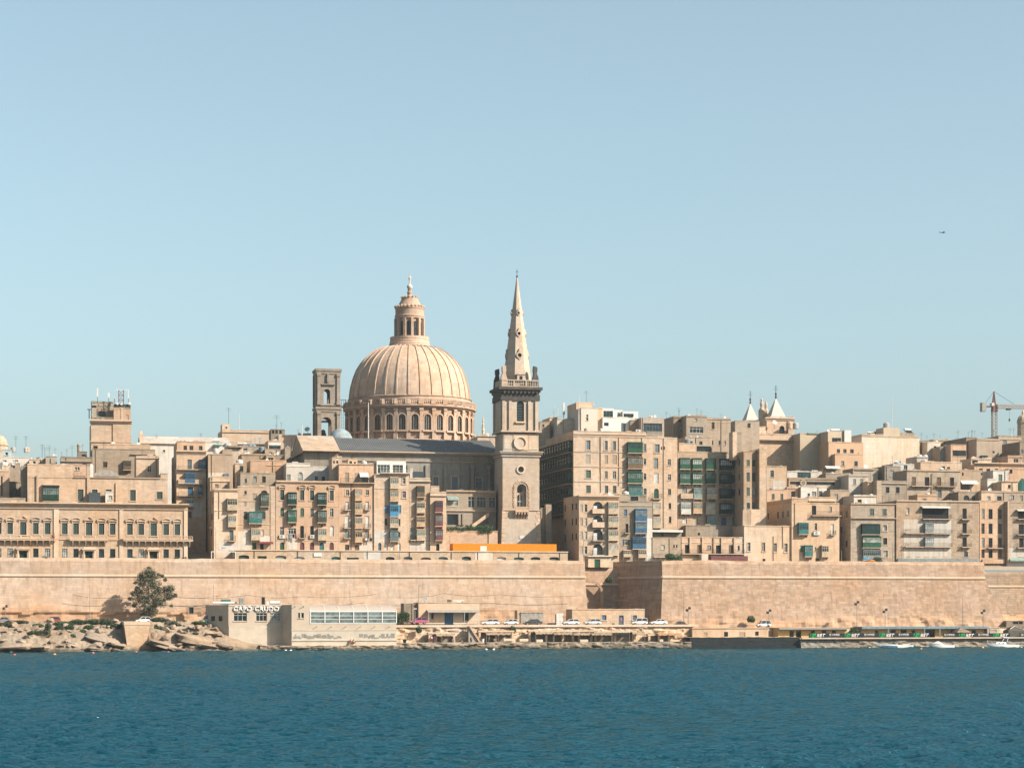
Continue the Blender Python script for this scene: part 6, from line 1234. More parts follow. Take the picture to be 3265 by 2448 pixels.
for x0, x1, yt, v, m, lab in ((120, 215, 250, 96, 'c', 'stone rooftop house just right of the spire tower'), (215, 290, 210, 99, 'b', 'small tan stair tower right of the spire tower'), (285, 470, 225, 92, 'w', 'shaded white rooftop house with panel aerial')):
 b = Bld('house', lab, 7, x0, x1, yt, v, 9, st(m), [('w', 'N', x0 + 25, x0 + 45, yt + 25, yt + 50)], short=lab)
t = thing('panel_aerial', 'white panel aerial left of the cream stepped house', 'antenna', U(vx(7, 348), 95), 95, ZP(vy(7, 225), vx(7, 348), 95) - 1); MB().tube((0, 0, 0), (0, 0, 5.5), .08, 5).build('pole', IRON, t); MB().box(-.3, .3, -.2, .1, 2.2, 5.6).build('panel', WHITE, t); MB().tube((-2.6, 0, 1.5), (-2.6, 0, 4.6), .06, 4).tube((-2.6, 0, 1.7), (0, 0, 1.7), .05, 4).tube((-1.6, 0, 1.5), (-1.6, 0, 4.2), .06, 4).build('rod', WHITE, t)
# house with the three columns of green balconies, its right end in shadow
f = []
for y0, y1 in ((637, 735), (772, 866)): f += [('g', 'G', a, b_, y0, y1) for a, b_ in ((130, 222), (245, 330), (368, 458))]
f += [('g', 'L', 255, 330, 910, 1000), ('g', 'C', 375, 462, 910, 1000), ('g', 'W', 140, 228, 1042, 1140), ('g', 'P', 250, 330, 1038, 1132), ('g', 'C', 366, 452, 1040, 1140), ('g', 'L', 375, 470, 1152, 1247), ('d', 'Y', 160, 200, 895, 965), ('b', '', 138, 248, 955, 1002, 'p'), ('d', 'W', 160, 200, 1160, 1230), ('d', 'C', 255, 300, 1170, 1250)]
for y0, y1 in ((640, 742), (775, 870), (910, 1002), (1042, 1140)): f += [('g', 'E', 497, 606, y0, y1), ('s', 'E', 612, 638, y0 + 5, y1 - 20)]  # balconies of the shaded end, the shade put into a darker green
f += [('d', 'B', 512, 560, 1170, 1245), ('s', 'A', 616, 645, 1165, 1240), ('i', '', 108, 118, 470, 1260)]
b = Bld('apartment_block', 'apartment block with three columns of green balconies and a shaded right end', 8, 112, 712, 575, 55.6, 14, st('a', dirt=.3), f, short='green balcony block'); b.block(130, 280, 500, 575, 1, 6, st('b'), [], 'roof_room', .3); b.block(275, 430, 510, 575, 2, 5, st('c'), [('o', '', 290, 420, 522, 570)], 'roof_room', .1); b.roof('t', 205, 2, 1.2, 'A')
f = [('s', 'G', 744, 773, 645, 702), ('s', 'D', 744, 773, 760, 842), ('s', 'G', 744, 773, 898, 972), ('w', 'T', 746, 775, 1035, 1090), ('p', '', 712, 726, 580, 1090, .5)]
b = Bld('apartment_block', 'tall narrow projecting block with a recessed column of windows', 8, 710, 792, 570, 48.5, 16, st('f'), f, short='tall narrow block')
b.block(792, 862, 560, None, 1.6, 12, st('e'), [('s', 'D', 796, 824, 645, 706), ('s', 'D', 796, 824, 762, 842), ('w', 'A', 796, 826, 900, 976), ('w', 'A', 796, 824, 1030, 1092)], 'recessed_bay', .2); b.block(862, 926, 542, None, 0, 14, st('b'), [], 'side_pier', .3); b.block(785, 870, 1095, None, -.05, 1.6, st('b'), [], 'lower_front', .1)  # recessed bay in dark stone, the recess shade put into its colour
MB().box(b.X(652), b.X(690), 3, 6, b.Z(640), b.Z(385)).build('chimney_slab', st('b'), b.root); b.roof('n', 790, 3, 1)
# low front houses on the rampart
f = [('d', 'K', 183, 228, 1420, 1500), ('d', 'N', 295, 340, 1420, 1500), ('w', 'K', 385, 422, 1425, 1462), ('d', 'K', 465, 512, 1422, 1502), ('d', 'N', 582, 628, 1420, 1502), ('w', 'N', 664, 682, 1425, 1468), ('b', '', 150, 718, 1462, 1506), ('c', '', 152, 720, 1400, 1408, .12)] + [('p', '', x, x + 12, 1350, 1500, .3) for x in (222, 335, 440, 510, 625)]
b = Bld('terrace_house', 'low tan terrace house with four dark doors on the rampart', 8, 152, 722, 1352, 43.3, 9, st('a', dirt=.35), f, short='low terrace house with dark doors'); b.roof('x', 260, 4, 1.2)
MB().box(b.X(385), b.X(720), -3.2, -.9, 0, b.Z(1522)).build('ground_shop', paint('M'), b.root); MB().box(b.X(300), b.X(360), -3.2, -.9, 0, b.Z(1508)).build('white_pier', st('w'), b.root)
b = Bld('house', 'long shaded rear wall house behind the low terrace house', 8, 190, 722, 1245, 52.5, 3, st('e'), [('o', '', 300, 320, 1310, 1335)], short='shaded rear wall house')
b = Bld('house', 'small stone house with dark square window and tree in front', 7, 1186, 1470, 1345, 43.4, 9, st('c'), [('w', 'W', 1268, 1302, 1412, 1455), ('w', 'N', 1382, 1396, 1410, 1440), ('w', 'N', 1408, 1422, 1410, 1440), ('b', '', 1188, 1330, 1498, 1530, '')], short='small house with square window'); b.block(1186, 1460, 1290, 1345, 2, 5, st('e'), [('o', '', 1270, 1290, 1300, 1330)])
MB().box(b.X(1188), b.X(1480), .5, 6, b.Z(1290), b.Z(1270)).build('white_slab', WHITE, b.root)
f = [('w', 'W', 753, 779, 1400, 1478, 'f'), ('w', 'W', 887, 914, 1400, 1480, 'f'), ('w', 'W', 993, 1020, 1404, 1482, 'f'), ('w', 'W', 1090, 1118, 1405, 1485, 'f'), ('o', '', 890, 916, 1546, 1572), ('c', '', 722, 1156, 1246, 1256, .15), ('i', '', 985, 992, 1340, 1570)]
b = Bld('house', 'pale peeling house with four tall narrow windows on the rampart', 8, 722, 1156, 1246, 43.0, 10, stone(STB, .6, .42, .05, 'peeling_render'), f, short='pale peeling house'); b.roof('t', 860, 3, .8, 'A'); b.roof('x', 830, 2)
f = [('d', 'K', 1340, 1379, 1062, 1145), ('w', 'N', 1500, 1522, 1072, 1116), ('b', '', 1335, 1600, 1112, 1158), ('g', 'T', 1210, 1298, 1225, 1325), ('w', 'W', 1366, 1388, 1222, 1288), ('u', '', 1352, 1410, 1298, 1330), ('d', 'W', 1514, 1540, 1228, 1325, 'r'), ('g', 'T', 1266, 1338, 1430, 1526), ('s', 'T', 1234, 1262, 1425, 1485), ('g', 'C', 1420, 1482, 1425, 1526), ('w', 'N', 1366, 1380, 1440, 1475), ('w', 'N', 1270, 1310, 1545, 1570), ('w', 'N', 1372, 1410, 1540, 1572), ('c', '', 1310, 1566, 1018, 1030, .25)]
b = Bld('house', 'cream rampart house with two teal balconies and a deep shaded left side', 8, 1156, 1590, 1040, 42.6, 26, stone(STB, .5, .42, .06, 'peeling_render'), f, short='cream rampart house'); b.block(1312, 1562, 985, 1040, .3, 12, st('b'), name='roof_room'); b.block(1156, 1310, 1000, 1040, .05, 20, st('a'), name='raised_parapet', par=.5)
# shaded walls and roofs behind
for lab, n, x0, x1, yt, v, d, m, f in (
  ('tan rooftop house with blue tanks on a white box', 8, 928, 1110, 705, 70, 10, 'f', [('q', '', 985, 1098, 835, 912)]),
  ('low pale house below the blue tanks', 8, 930, 1115, 918, 62, 8, 'd', []),
  ('white roof house with striped awning window', 8, 1115, 1432, 752, 82, 9, 'w', [('w', 'T', 1208, 1330, 760, 815)]),
  ('dark long roofed house with stone wheel ornament', 8, 1130, 1601, 812, 76, 8, 'c', [('o', '', 1140, 1550, 845, 872)]),
  ('white cube house with grey window in the roofs', 8, 1240, 1475, 892, 68, 9, 'w', [('w', 'Y', 1340, 1380, 935, 978), ('w', 'Y', 1300, 1322, 950, 978)]),
  ('brown rendered house left of the white cube', 8, 1112, 1242, 895, 69, 8, 'd', []),
  ('tan stepped house below the cream blocks', 8, 1435, 1601, 730, 90, 8, 'c', [('a', 'W', 1458, 1590, 702, 728)]),
  ('cream wall house left of the twin spires', 8, 380, 600, 266, 92, 12, 'f', [('w', 'K', 425, 441, 470, 510), ('w', 'K', 490, 504, 470, 512), ('w', 'K', 540, 556, 472, 512), ('c', '', 380, 600, 300, 306, .1)]),
  ('brown skyline house with a long picture window', 8, 195, 382, 242, 90, 14, 'c', [('w', 'W', 225, 350, 345, 402), ('w', 'W', 270, 295, 268, 296)]),
  ('grey shaded skyline house left of the picture window house', 8, 78, 196, 250, 94, 12, 'e', [('w', 'A', 130, 175, 330, 400), ('o', '', 120, 150, 282, 300)]),
  ('small stone skyline house behind the grey one', 8, -5, 80, 288, 104, 10, 'c', [('c', '', -8, 80, 372, 380, .3)]),
  ('tan rooftop annex in front of the brown skyline house', 8, 185, 430, 440, 78, 8, 'f', [])):
 b = Bld('house', lab, n, x0, x1, yt, v, d, st(m, blocks=.05), f + auto(n, x0, x1, yt, lab, f), short=SHORT(lab))
 for k in range(RNG.randint(1, 3)): b.roof(RNG.choice('tttnxd'), RNG.uniform(x0 + 15, x1 - 15), RNG.uniform(1.5, 5), RNG.uniform(.8, 1.15), RNG.choice('WWAY'))
t = thing('wheel_ornament', 'round stone wheel on the dark long roofed house', 'ornament', U(vx(8, 1260), 75.4), 75.4, ZP(vy(8, 855), vx(8, 1260), 75.4)); ring(0, 0, .45, .95, -.2, .3).build('rim', st('c'), t); ring(0, 0, .1, .3, -.15, .3).build('hub', st('c'), t)
# church with twin white spires
tc = Bld('church', 'stone church with twin white pyramid spires on the skyline', 8, 690, 1226, 412, 118, 26, st('a', dirt=.35), [('c', '', 680, 1232, 455, 488, 1.0), ('w', 'N', 1172, 1206, 565, 598), ('o', '', 745, 775, 428, 445)], cat='church', short='twin spire church')
tc.block(640, 862, 296, None, -2, 8, st('c'), [('w', 'N', 752, 781, 315, 358)], 'front_block'); tc.block(600, 700, 405, None, -3, 8, st('c'), [('o', '', 612, 650, 515, 560, 'A')], 'front_block')
SPM = plain('white_spire', (.66, .62, .55), .8, var=.06)
bw = tc.block(920, 1176, 262, 420, 4, 14, st('a'), [('o', '', 1044, 1090, 333, 402, 'A'), ('c', '', 912, 1182, 258, 290, .5), ('p', '', 925, 960, 290, 405, .3), ('p', '', 1120, 1150, 290, 405, .3)], 'belfry', .1)
bw2 = tc.block(735, 862, 292, 420, 20, 10, st('a'), [('c', '', 730, 866, 286, 300, .3)], 'belfry', .1)
def pyr(x0, x1, yb, ya, dv, D):
 a, b_, z0, z1 = tc.X(x0, dv), tc.X(x1, dv), tc.Z(yb, dv), tc.Z(ya, dv); w = b_ - a; c = (a + b_) / 2; o = link('spire', MB().prism([(a, dv), (b_, dv), (b_, dv + w), (a, dv + w)], z0, z1, [(c - .1, dv + w / 2 - .1), (c + .1, dv + w / 2 - .1), (c + .1, dv + w / 2 + .1), (c - .1, dv + w / 2 + .1)]).mesh('spire'), SPM, tc.root)
 mb = MB().lathe([(.1, 0), (.35, .5), (.12, .9), (.35, 1.4), (.1, 1.9), (.06, 4.2)], c, dv + w / 2, 8).tube((c - .7, dv + w / 2, 2.9), (c + .7, dv + w / 2, 2.9), .06, 4).tube((c - .5, dv + w / 2, 3.6), (c + .5, dv + w / 2, 3.6), .05, 4); mb.build('weather_vane', IRON, o, (0, 0, z1))
pyr(967, 1107, 260, 80, 8, 0); pyr(740, 857, 292, 135, 22, 0)
balusters(MB(), tc.X(960, 4), tc.X(1172, 4), 4.3, tc.Z(262, 4), tc.Z(245, 4), .5, .12, 3).build('balustrade', TRIM, tc.root)
mb = MB(); xs = tc.X(883, 14); mb.lathe([(1.0, 0), (1.1, 3), (.9, 3.3), (.45, 4), (.6, 5.2), (.35, 5.8), (.4, 6.4), (.1, 6.9)], xs, 14, 8).lathe([(.9, 0), (.8, 3), (.4, 3.8), (.5, 4.9), (.3, 5.5), (.1, 6)], xs + 1.4, 14, 8); mb.build('statue_group', TRIM, tc.root, (0, 0, tc.Z(290, 14)))
tc.block(862, 925, 345, 420, 3, 6, st('b'), name='sacristy'); tc.roof('d', 1000, 2, 1.5); tc.roof('t', 1135, 1.5, 1.6, 'P'); tc.roof('t', 1190, 1.5, 1.5, 'Y')
# cream and peach blocks
CRM = plain('cream_render', (.66, .53, .39), .9, var=.07, scale=.3); PCH = plain('peach_render', (.70, .47, .31), .9, var=.06, scale=.3)
b = Bld('apartment_block', 'cream stepped apartment block with pale green roof edge', 8, 1232, 1450, 405, 112, 20, CRM, [('x', 'L', 1300, 1450, 398, 410, .3)], short='cream stepped block'); b.block(1445, 1700, 398, None, -3, 16, CRM, [('w', 'A', 1522, 1620, 445, 485)], 'front_wing'); b.roof('s', 1550, 6, 1.6); b.roof('d', 1500, 5, 1.5)
b = Bld('apartment_block', 'peach apartment block with small square windows in two rows', 9, 5, 312, 524, 104, 10, PCH, [('w', 'A', 78, 106, 585, 620), ('w', 'A', 135, 163, 585, 620), ('w', 'A', 195, 226, 585, 620)], short='peach apartment block'); b.block(62, 312, 628, None, -2.5, 2.5, PCH, [('w', 'A', 115, 143, 690, 733), ('w', 'A', 232, 262, 690, 733)], 'lower_front', .3); b.block(0, 145, 430, 524, 1.5, 7, CRM, [('w', 'A', 35, 115, 487, 524)], 'roof_room', .1); b.block(145, 205, 418, 524, 1, 5, WHITE, [], 'stair_tower', .1)
b = Bld('apartment_block', 'big blank cream wall block with roof hut and tanks on the skyline', 9, 297, 806, 478, 116, 24, stone((.66, .545, .41), .45, .9, .03, 'cream_blank', .1), [('c', '', 300, 806, 470, 480, .15)], short='blank cream block'); b.block(297, 490, 458, 480, .1, 12, CRM, name='raised_parapet', par=.4); b.block(490, 632, 396, 480, 2, 6, CRM, name='roof_hut', par=.1); b.block(632, 765, 440, 480, 4, 6, st('c'), name='roof_hut', par=.1)
b.zr = b.Z(396); t = tank(b.u0 + b.X(560), b.v + 4, b.z0 + b.Z(398), 1.5, 'Y', 'blank cream block roof hut'); b.zr = b.Z(460); b.roof('s', 440, 8, 1.1); b.roof('s', 380, 9, 1.0); b.roof('s', 710, 8, 1.2, zoff=.8); b.roof('n', 500, 4, 1.2)
mst('very thin pale lattice mast rising behind the blank cream block', 9, 563, 115, 470, 150, .1)
# right slope
for lab, n, x0, x1, yt, v, d, m, f, cl in (
  ('tan stone house with flat parapet at the far right slope', 9, 985, 1085, 565, 112, 9, 'c', [], 't'),
  ('dark striped stone house right of the blank cream block', 9, 806, 890, 512, 122, 10, 'e', [('c', '', 806, 895, 520, 530, .4), ('c', '', 806, 890, 560, 568, .3)], ''),
  ('pale grey sloping wall house right of the blank cream block', 9, 876, 990, 522, 118, 8, 'w', [], 'n'),
  ('stone skyline row with merlon like parapet', 9, 922, 1190, 502, 134, 8, 'b', [('o', '', 1000, 1012, 530, 560), ('o', '', 1040, 1052, 535, 565)], 'ttn'),
  ('tan house with wide dark window band on the right slope', 9, 1082, 1218, 545, 108, 12, 'd', [('w', 'K', 1098, 1216, 596, 646)], ''),
  ('tall blank shaded house left of the crane', 9, 1218, 1312, 482, 118, 24, 'e', [], 'n'),
  ('broad blank tan house in front of the crane', 9, 1310, 1505, 495, 112, 12, 'f', [('o', '', 1450, 1468, 600, 620)], 'nn'),
  ('broad grey tan house right of the crane', 9, 1502, 1705, 470, 120, 14, 'c', [('c', '', 1500, 1705, 500, 506, .2)], 'n'),
  ('dark house at the right edge under the small dome', 9, 1690, 1800, 520, 104, 12, 'e', [('w', 'W', 1700, 1722, 590, 625)], ''),
  ('small peach house with white window under the dark slope', 9, 1585, 1712, 645, 96, 7, 'd', [('w', 'W', 1636, 1678, 668, 705)], ''),
  ('white parapet house with dark opening below the crane', 9, 1262, 1440, 668, 98, 8, 'b', [('o', '', 1270, 1320, 682, 718)], 'tx'),
  ('long low roof house with projecting eave at the right', 9, 1290, 1780, 722, 92, 9, 'd', [('c', '', 1285, 1780, 706, 726, .8)], 'x'),
  ('cream tank house left of the four window house', 9, 782, 880, 650, 104, 8, 'w', [], 'tt'),
  ('pale box row with blue tanks behind the four window house', 9, 815, 1180, 700, 90, 8, 'b', [('w', 'L', 1000, 1030, 735, 765), ('w', 'N', 1050, 1075, 740, 765)], 'ttttn'),
  ('grey tan box with white tank behind the four window house', 9, 570, 760, 715, 88, 8, 'w', [('w', 'L', 668, 700, 725, 765)], 'ttt'),
  ('shaded stone house left of the four window house', 9, 500, 640, 735, 84, 9, 'e', [], 'n'),
  ('grey concrete cube house with blank front', 9, 182, 356, 812, 70, 9, 'w', [], 'x'),
  ('tan house with white roof beside the concrete cube', 9, 350, 432, 868, 66, 7, 'b', [('o', '', 395, 415, 935, 960)], ''),
  ('low dark roofed house above the concrete cube', 9, 220, 440, 755, 86, 8, 'c', [('o', '', 230, 400, 762, 780)], 'd'),
  ('rough stone house left of the concrete cube', 9, 20, 190, 945, 64, 8, 'c', [], 't'),
  ('cream box house with curved corner and tanks', 9, 228, 426, 992, 56, 8, 'w', [], 'tt'),
  ('dark stone house in the jumble left of the cube', 9, -20, 200, 800, 78, 8, 'c', [('o', '', 10, 60, 870, 900)], 'tn'),
  ('house with white cloth awning in the right roofs', 9, 1165, 1342, 860, 72, 9, 'b', [('a', 'W', 1165, 1310, 862, 895), ('o', '', 1170, 1250, 898, 942)], 'x'),
  ('tan house with small openings right of the four window house', 9, 1160, 1360, 770, 80, 8, 'f', [('o', '', 1180, 1195, 790, 820), ('o', '', 1345, 1362, 792, 812)], 'tn'),
  ('white stepped wall house in the right roofs', 9, 1455, 1590, 772, 78, 8, 'w', [], 'n'),
  ('pale wall house below the white stepped wall', 9, 1405, 1480, 850, 72, 7, 'w', [], ''),
  ('small gabled cream house with dark square window', 9, 1530, 1672, 872, 66, 7, 'b', [('w', 'K', 1585, 1610, 898, 930), ('c', '', 1525, 1676, 868, 878, .3)], 'x'),
  ('narrow pale house with brown window above the rampart blocks', 9, 1352, 1468, 952, 58, 8, 'b', [('w', 'N', 1402, 1432, 998, 1035)], ''),
  ('stone house with low arch behind the rampart blocks', 9, 1150, 1355, 962, 60, 8, 'c', [('o', '', 1195, 1245, 990, 1035, 'A')], 'd'),
  ('dark stone house at the right edge of the roofs', 9, 1465, 1800, 955, 60, 9, 'c', [('o', '', 1490, 1530, 1000, 1040), ('w', 'N', 1600, 1640, 990, 1030)], 'xx'),
  ('brown house deep in the roofs at the right edge', 9, 1590, 1800, 760, 84, 8, 'd', [('o', '', 1600, 1625, 765, 800)], 'n'),
  ('brick red terrace room with white tank above the balcony block', 9, 788, 962, 985, 56, 6, 'd', [], 't')):
 b = Bld('house', lab, n, x0, x1, yt, v, d, st(m, blocks=.06), f + auto(n, x0, x1, yt, lab, f), short=SHORT(lab))
 for k, c in enumerate(cl): b.roof(c, x0 + (x1 - x0) * (k + .5) / len(cl), 2.5, RNG.uniform(.85, 1.25), RNG.choice('WWAY'))
f = [('d', 'N', 738, 774, 832, 910), ('d', 'K', 853, 893, 832, 910), ('d', 'N', 958, 994, 832, 910), ('d', 'K', 1075, 1111, 832, 910), ('c', '', 695, 1168, 772, 785, .3), ('b', '', 728, 905, 878, 916), ('b', '', 945, 1125, 878, 916), ('d', 'A', 965, 1000, 945, 1010), ('d', 'Y', 1075, 1110, 950, 1010), ('p', '', 910, 945, 800, 1040, .2)]
b = Bld('apartment_block', 'dark weathered house with four tall balcony doors amid the right roofs', 9, 695, 1166, 772, 66, 10, st('c', dirt=.8), f, short='four door house'); b.block(1040, 1166, 772, None, -.05, .1, st('c'), name='pier') if False else None; b.roof('t', 760, 4, 1.1, 'A'); b.roof('t', 1000, 4, 1.2, 'A'); b.roof('t', 1060, 4, 1.2, 'A'); b.roof('n', 900, 4)
b = Bld('house', 'dark weathered house with two square windows left of the four doors', 9, 468, 692, 866, 64, 9, st('c', dirt=.8), [('w', 'K', 510, 541, 918, 972), ('w', 'K', 598, 630, 918, 972), ('c', '', 465, 695, 884, 896, .35)], short='two window weathered house'); b.block(430, 470, 862, None, -1, 7, st('f'), name='side_pier', par=.1)
# ---- front row on the right
f = [('s', 'E', 368, 406, 1110, 1170), ('s', 'E', 480, 516, 1110, 1170), ('g', 'E', 290, 450, 1248, 1336), ('g', 'G', 296, 456, 1356, 1452), ('g', 'Y', 300, 456, 1472, 1560), ('w', 'E', 483, 519, 1250, 1302, 'f'), ('w', 'E', 485, 522, 1365, 1424, 'f'), ('w', 'E', 485, 526, 1475, 1536, 'f'), ('c', '', 200, 600, 1190, 1202, .5), ('c', '', 200, 600, 1066, 1078, .3), ('i', '', 588, 598, 1070, 1580)]
b = Bld('apartment_block', 'weathered tan corner block with stacked green balconies at the right', 9, 200, 602, 1066, 43.5, 22, stone(STC, .6, .42, .2, 'weathered_limestone'), f, short='weathered corner block'); b.roof('t', 300, 4, .9); b.roof('n', 480, 4); b.roof('d', 340, 3)
f = []
for y0, y1, slab in ((1237, 1322, 1332), (1363, 1442, 1450)):
 f += [('w', 'K', 688, 721, y0, y0 + 58), ('d', 'N', 775, 811, y0, y1), ('g', 'Y', 845, 920, y0 + 5, y1), ('d', 'N', 925, 958, y0, y1), ('d', 'K', 1015, 1056, y0, y1), ('b', '', 672, 1086, y1 - 30, slab)]
 f += [('d', 'K', 1185, 1222, y0, y1, ''), ('b', '', 1170, 1256, y1 - 30, slab)]
f += [('w', 'K', 695, 728, 1485, 1530), ('w', 'K', 783, 815, 1485, 1530), ('w', 'N', 857, 890, 1485, 1532), ('w', 'N', 925, 958, 1465, 1532), ('w', 'K', 1025, 1060, 1465, 1532), ('w', 'B', 1200, 1233, 1485, 1532), ('w', 'W', 690, 716, 1105, 1160), ('d', 'K', 830, 1062, 1105, 1195), ('a', 'W', 818, 1066, 1088, 1106), ('b', '', 825, 1080, 1165, 1205), ('d', 'K', 1185, 1222, 1105, 1195), ('b', '', 1170, 1256, 1165, 1205), ('c', '', 602, 1332, 1040, 1056, .35), ('q', '', 668, 1084, 1205, 1580), ('x', 'Y', 612, 1330, 1548, 1590, .3)]
b = Bld('apartment_block', 'wide tan block with cream balconied centre above the bastion', 9, 602, 1332, 1042, 43.2, 14, stone(STF, .55, .42, .18, 'weathered_limestone2'), f, short='wide balconied block'); b.roof('t', 700, 4, .9, 'Y'); b.roof('x', 1180, 3)
f = []
for y0, y1 in ((1112, 1200), (1240, 1330), (1366, 1450), (1468, 1542)): f += [('w', 'N', 1352, 1380, y0, y1), ('d', 'K', 1415, 1450, y0, y1), ('d', 'N', 1500, 1532, y0, y1)]
f += [('b', '', 1400, 1545, 1428, 1460), ('b', '', 1350, 1545, 1555, 1590, 'p'), ('p', '', 1332, 1346, 1045, 1590, .4), ('p', '', 1560, 1572, 1045, 1590, 1.6)]
b = Bld('apartment_block', 'narrow recessed brown block with three columns of dark doors', 9, 1332, 1570, 1040, 44.4, 14, st('d', dirt=.5), f, short='narrow recessed brown block')
f = [('d', 'K', 1675, 1727, 1130, 1200), ('b', '', 1660, 1790, 1165, 1205), ('a', 'W', 1655, 1790, 1115, 1132), ('d', 'K', 1680, 1727, 1245, 1335), ('b', '', 1660, 1790, 1300, 1342), ('d', 'K', 1685, 1725, 1370, 1450), ('b', '', 1660, 1790, 1415, 1458), ('w', 'K', 1680, 1720, 1490, 1530), ('w', 'N', 1620, 1650, 1595, 1640), ('w', 'N', 1695, 1725, 1595, 1640), ('q', '', 1580, 1800, 1455, 1640), ('a', 'L', 1590, 1790, 1540, 1572)]
b = Bld('apartment_block', 'tan block with right hand balconies cut by the right picture edge', 9, 1570, 1860, 1052, 43.3, 14, stone(STF, .55, .42, .18, 'weathered_limestone2'), f, short='right edge balcony block')
b = Bld('house', 'dark shaded house in the alley right of the cream rampart house', 9, 90, 205, 1110, 58, 12, st('e'), [('s', 'A', 160, 190, 1190, 1260), ('o', '', 120, 150, 1300, 1350), ('w', 'N', 100, 130, 1150, 1180)], short='shaded alley house'); b.roof('t', 150, 3)
# green netted building at the right edge
t = thing('scaffold_net', 'dark green scaffold netting draped over a building at the right edge', 'netting', U(vx(9, 1600), 72), 72, gz(72)); w_ = 14; h_ = ZP(vy(9, 820), vx(9, 1700), 72) - gz(72); mb = MB(); K = 16
for i in range(K):
 f_ = lambda i: (w_ * i / K, .35 * math.sin(i * 1.3)); a, c = f_(i), f_(i + 1); ha = h_ - 2.2 * abs(math.sin(i * .7)) - (2.5 if i < 3 else 0); hb_ = h_ - 2.2 * abs(math.sin((i + 1) * .7)) - (2.5 if i < 2 else 0); mb.quad((*a, 0), (*c, 0), (*c, hb_), (*a, ha)).quad((a[0], a[1] + .05, ha), (c[0], c[1] + .05, hb_), (c[0], c[1] + .05, 0), (a[0], a[1] + .05, 0))
mb.build('net', plain('green_net', (.03, .11, .09), .9), t); MB().box(.3, w_, .8, 6, 0, h_ - 2.5).build('scaffold_core', plain('equip', (.07, .08, .08)), t)
# ---- tower crane
def crane():
 v = 168; px = vx(19, 735); u = U(px, v); s = YD(u, v) / F / 6.634; z0 = gz(v) - 1; Z = lambda y: ZP(vy(19, y), px, v) - z0
 t = thing('tower_crane', 'red and white tower crane with grey counterweight at the right', 'crane', u, v, z0, rz=-A + R(8))
 GREY = plain('crane_grey', (.40, .39, .36), .6); RED = plain('mast_dull_red', (.22, .075, .07)); w = 92 * s
 lattice(MB(), w, w, Z(545), 26, .16).build('mast', GREY, t); lattice(MB(), w * 1.05, w * .9, Z(395) - Z(545), 3, .2, 0, 0, Z(545)).build('slewing_unit', RED, t)
 lattice(MB(), w * .62, .12, Z(118) - Z(395), 7, .12, -12 * s, 0, Z(395)).build('tower_head', RED, t)
 L = 900 * s; mb = MB(); n = 30; za, zb = Z(470), Z(395); hw = .8
 for i in range(n):
  x0, x1 = L * i / n + 1, L * (i + 1) / n + 1
  for y in (-hw, hw): mb.tube((x0, y, za), (x1, y, za), .13, 4).tube((x0, y, za), ((x0 + x1) / 2, 0, zb), .08, 4).tube(((x0 + x1) / 2, 0, zb), (x1, y, za), .08, 4)
  mb.tube((x0, -hw, za), (x0, hw, za), .06, 4); mb.tube((x0 - L / n / 2, 0, zb), (x0 + L / n / 2, 0, zb), .14, 4)
 mb.build('jib', GREY, t)
 cx = -250 * s; MB().box(cx, 0, -.9, .9, Z(450), Z(430)).build('counter_jib', RED, t); MB().box(cx - 45 * s, cx + 45 * s, -1.1, 1.1, Z(548), Z(360)).build('counterweight', plain('ballast', (.42, .42, .38), .9), t); MB().box(-80 * s, -25 * s, -1, 1, Z(430), Z(365)).build('cab', WHITE, t)
 MB().tube((-12 * s, 0, Z(118)), (490 * s, 0, Z(415)), .06, 4).tube((-12 * s, 0, Z(118)), (cx, 0, Z(430)), .06, 4).build('tie_rope', IRON, t)
 MB().box(270 * s, 350 * s, -.9, .9, Z(505), Z(478)).tube((330 * s, 0, Z(505)), (330 * s, 0, Z(690)), .035, 4).box(320 * s, 340 * s, -.3, .3, Z(745), Z(690)).build('trolley_hook', IRON, t)
crane()
# aircraft far off
t = thing('aircraft', 'tiny dark aircraft high in the sky at the right', 'aircraft', 0, 0, 0); Y_ = 2600; t.location = ((3006 - CX) / F * Y_, Y_, H - (742 - HY) / F * Y_); t.rotation_euler = (0, 0, 0); AC = plain('aircraft_grey', (.25, .28, .30), .5)
mb = MB(); mb.tube((-4, 0, .2), (1.2, 0, 0), .25, 8, .75).tube((1.2, 0, 0), (3.6, 0, -.2), .75, 8, .15); mb.build('fuselage', AC, t); MB().prism([(.2, -5.5), (1.4, -5.5), (2, 0), (1.4, 5.5), (.2, 5.5), (0, 0)], .5, .65).build('wing', AC, t); MB().xz([(-4, .2), (-3.1, .2), (-3.7, 1.5), (-4.3, 1.5)], -.08, .08).build('tail_fin', AC, t); MB().prism([(-4, -1.7), (-3.3, -1.7), (-3, 0), (-3.3, 1.7), (-4, 1.7)], .3, .4).build('tailplane', AC, t)
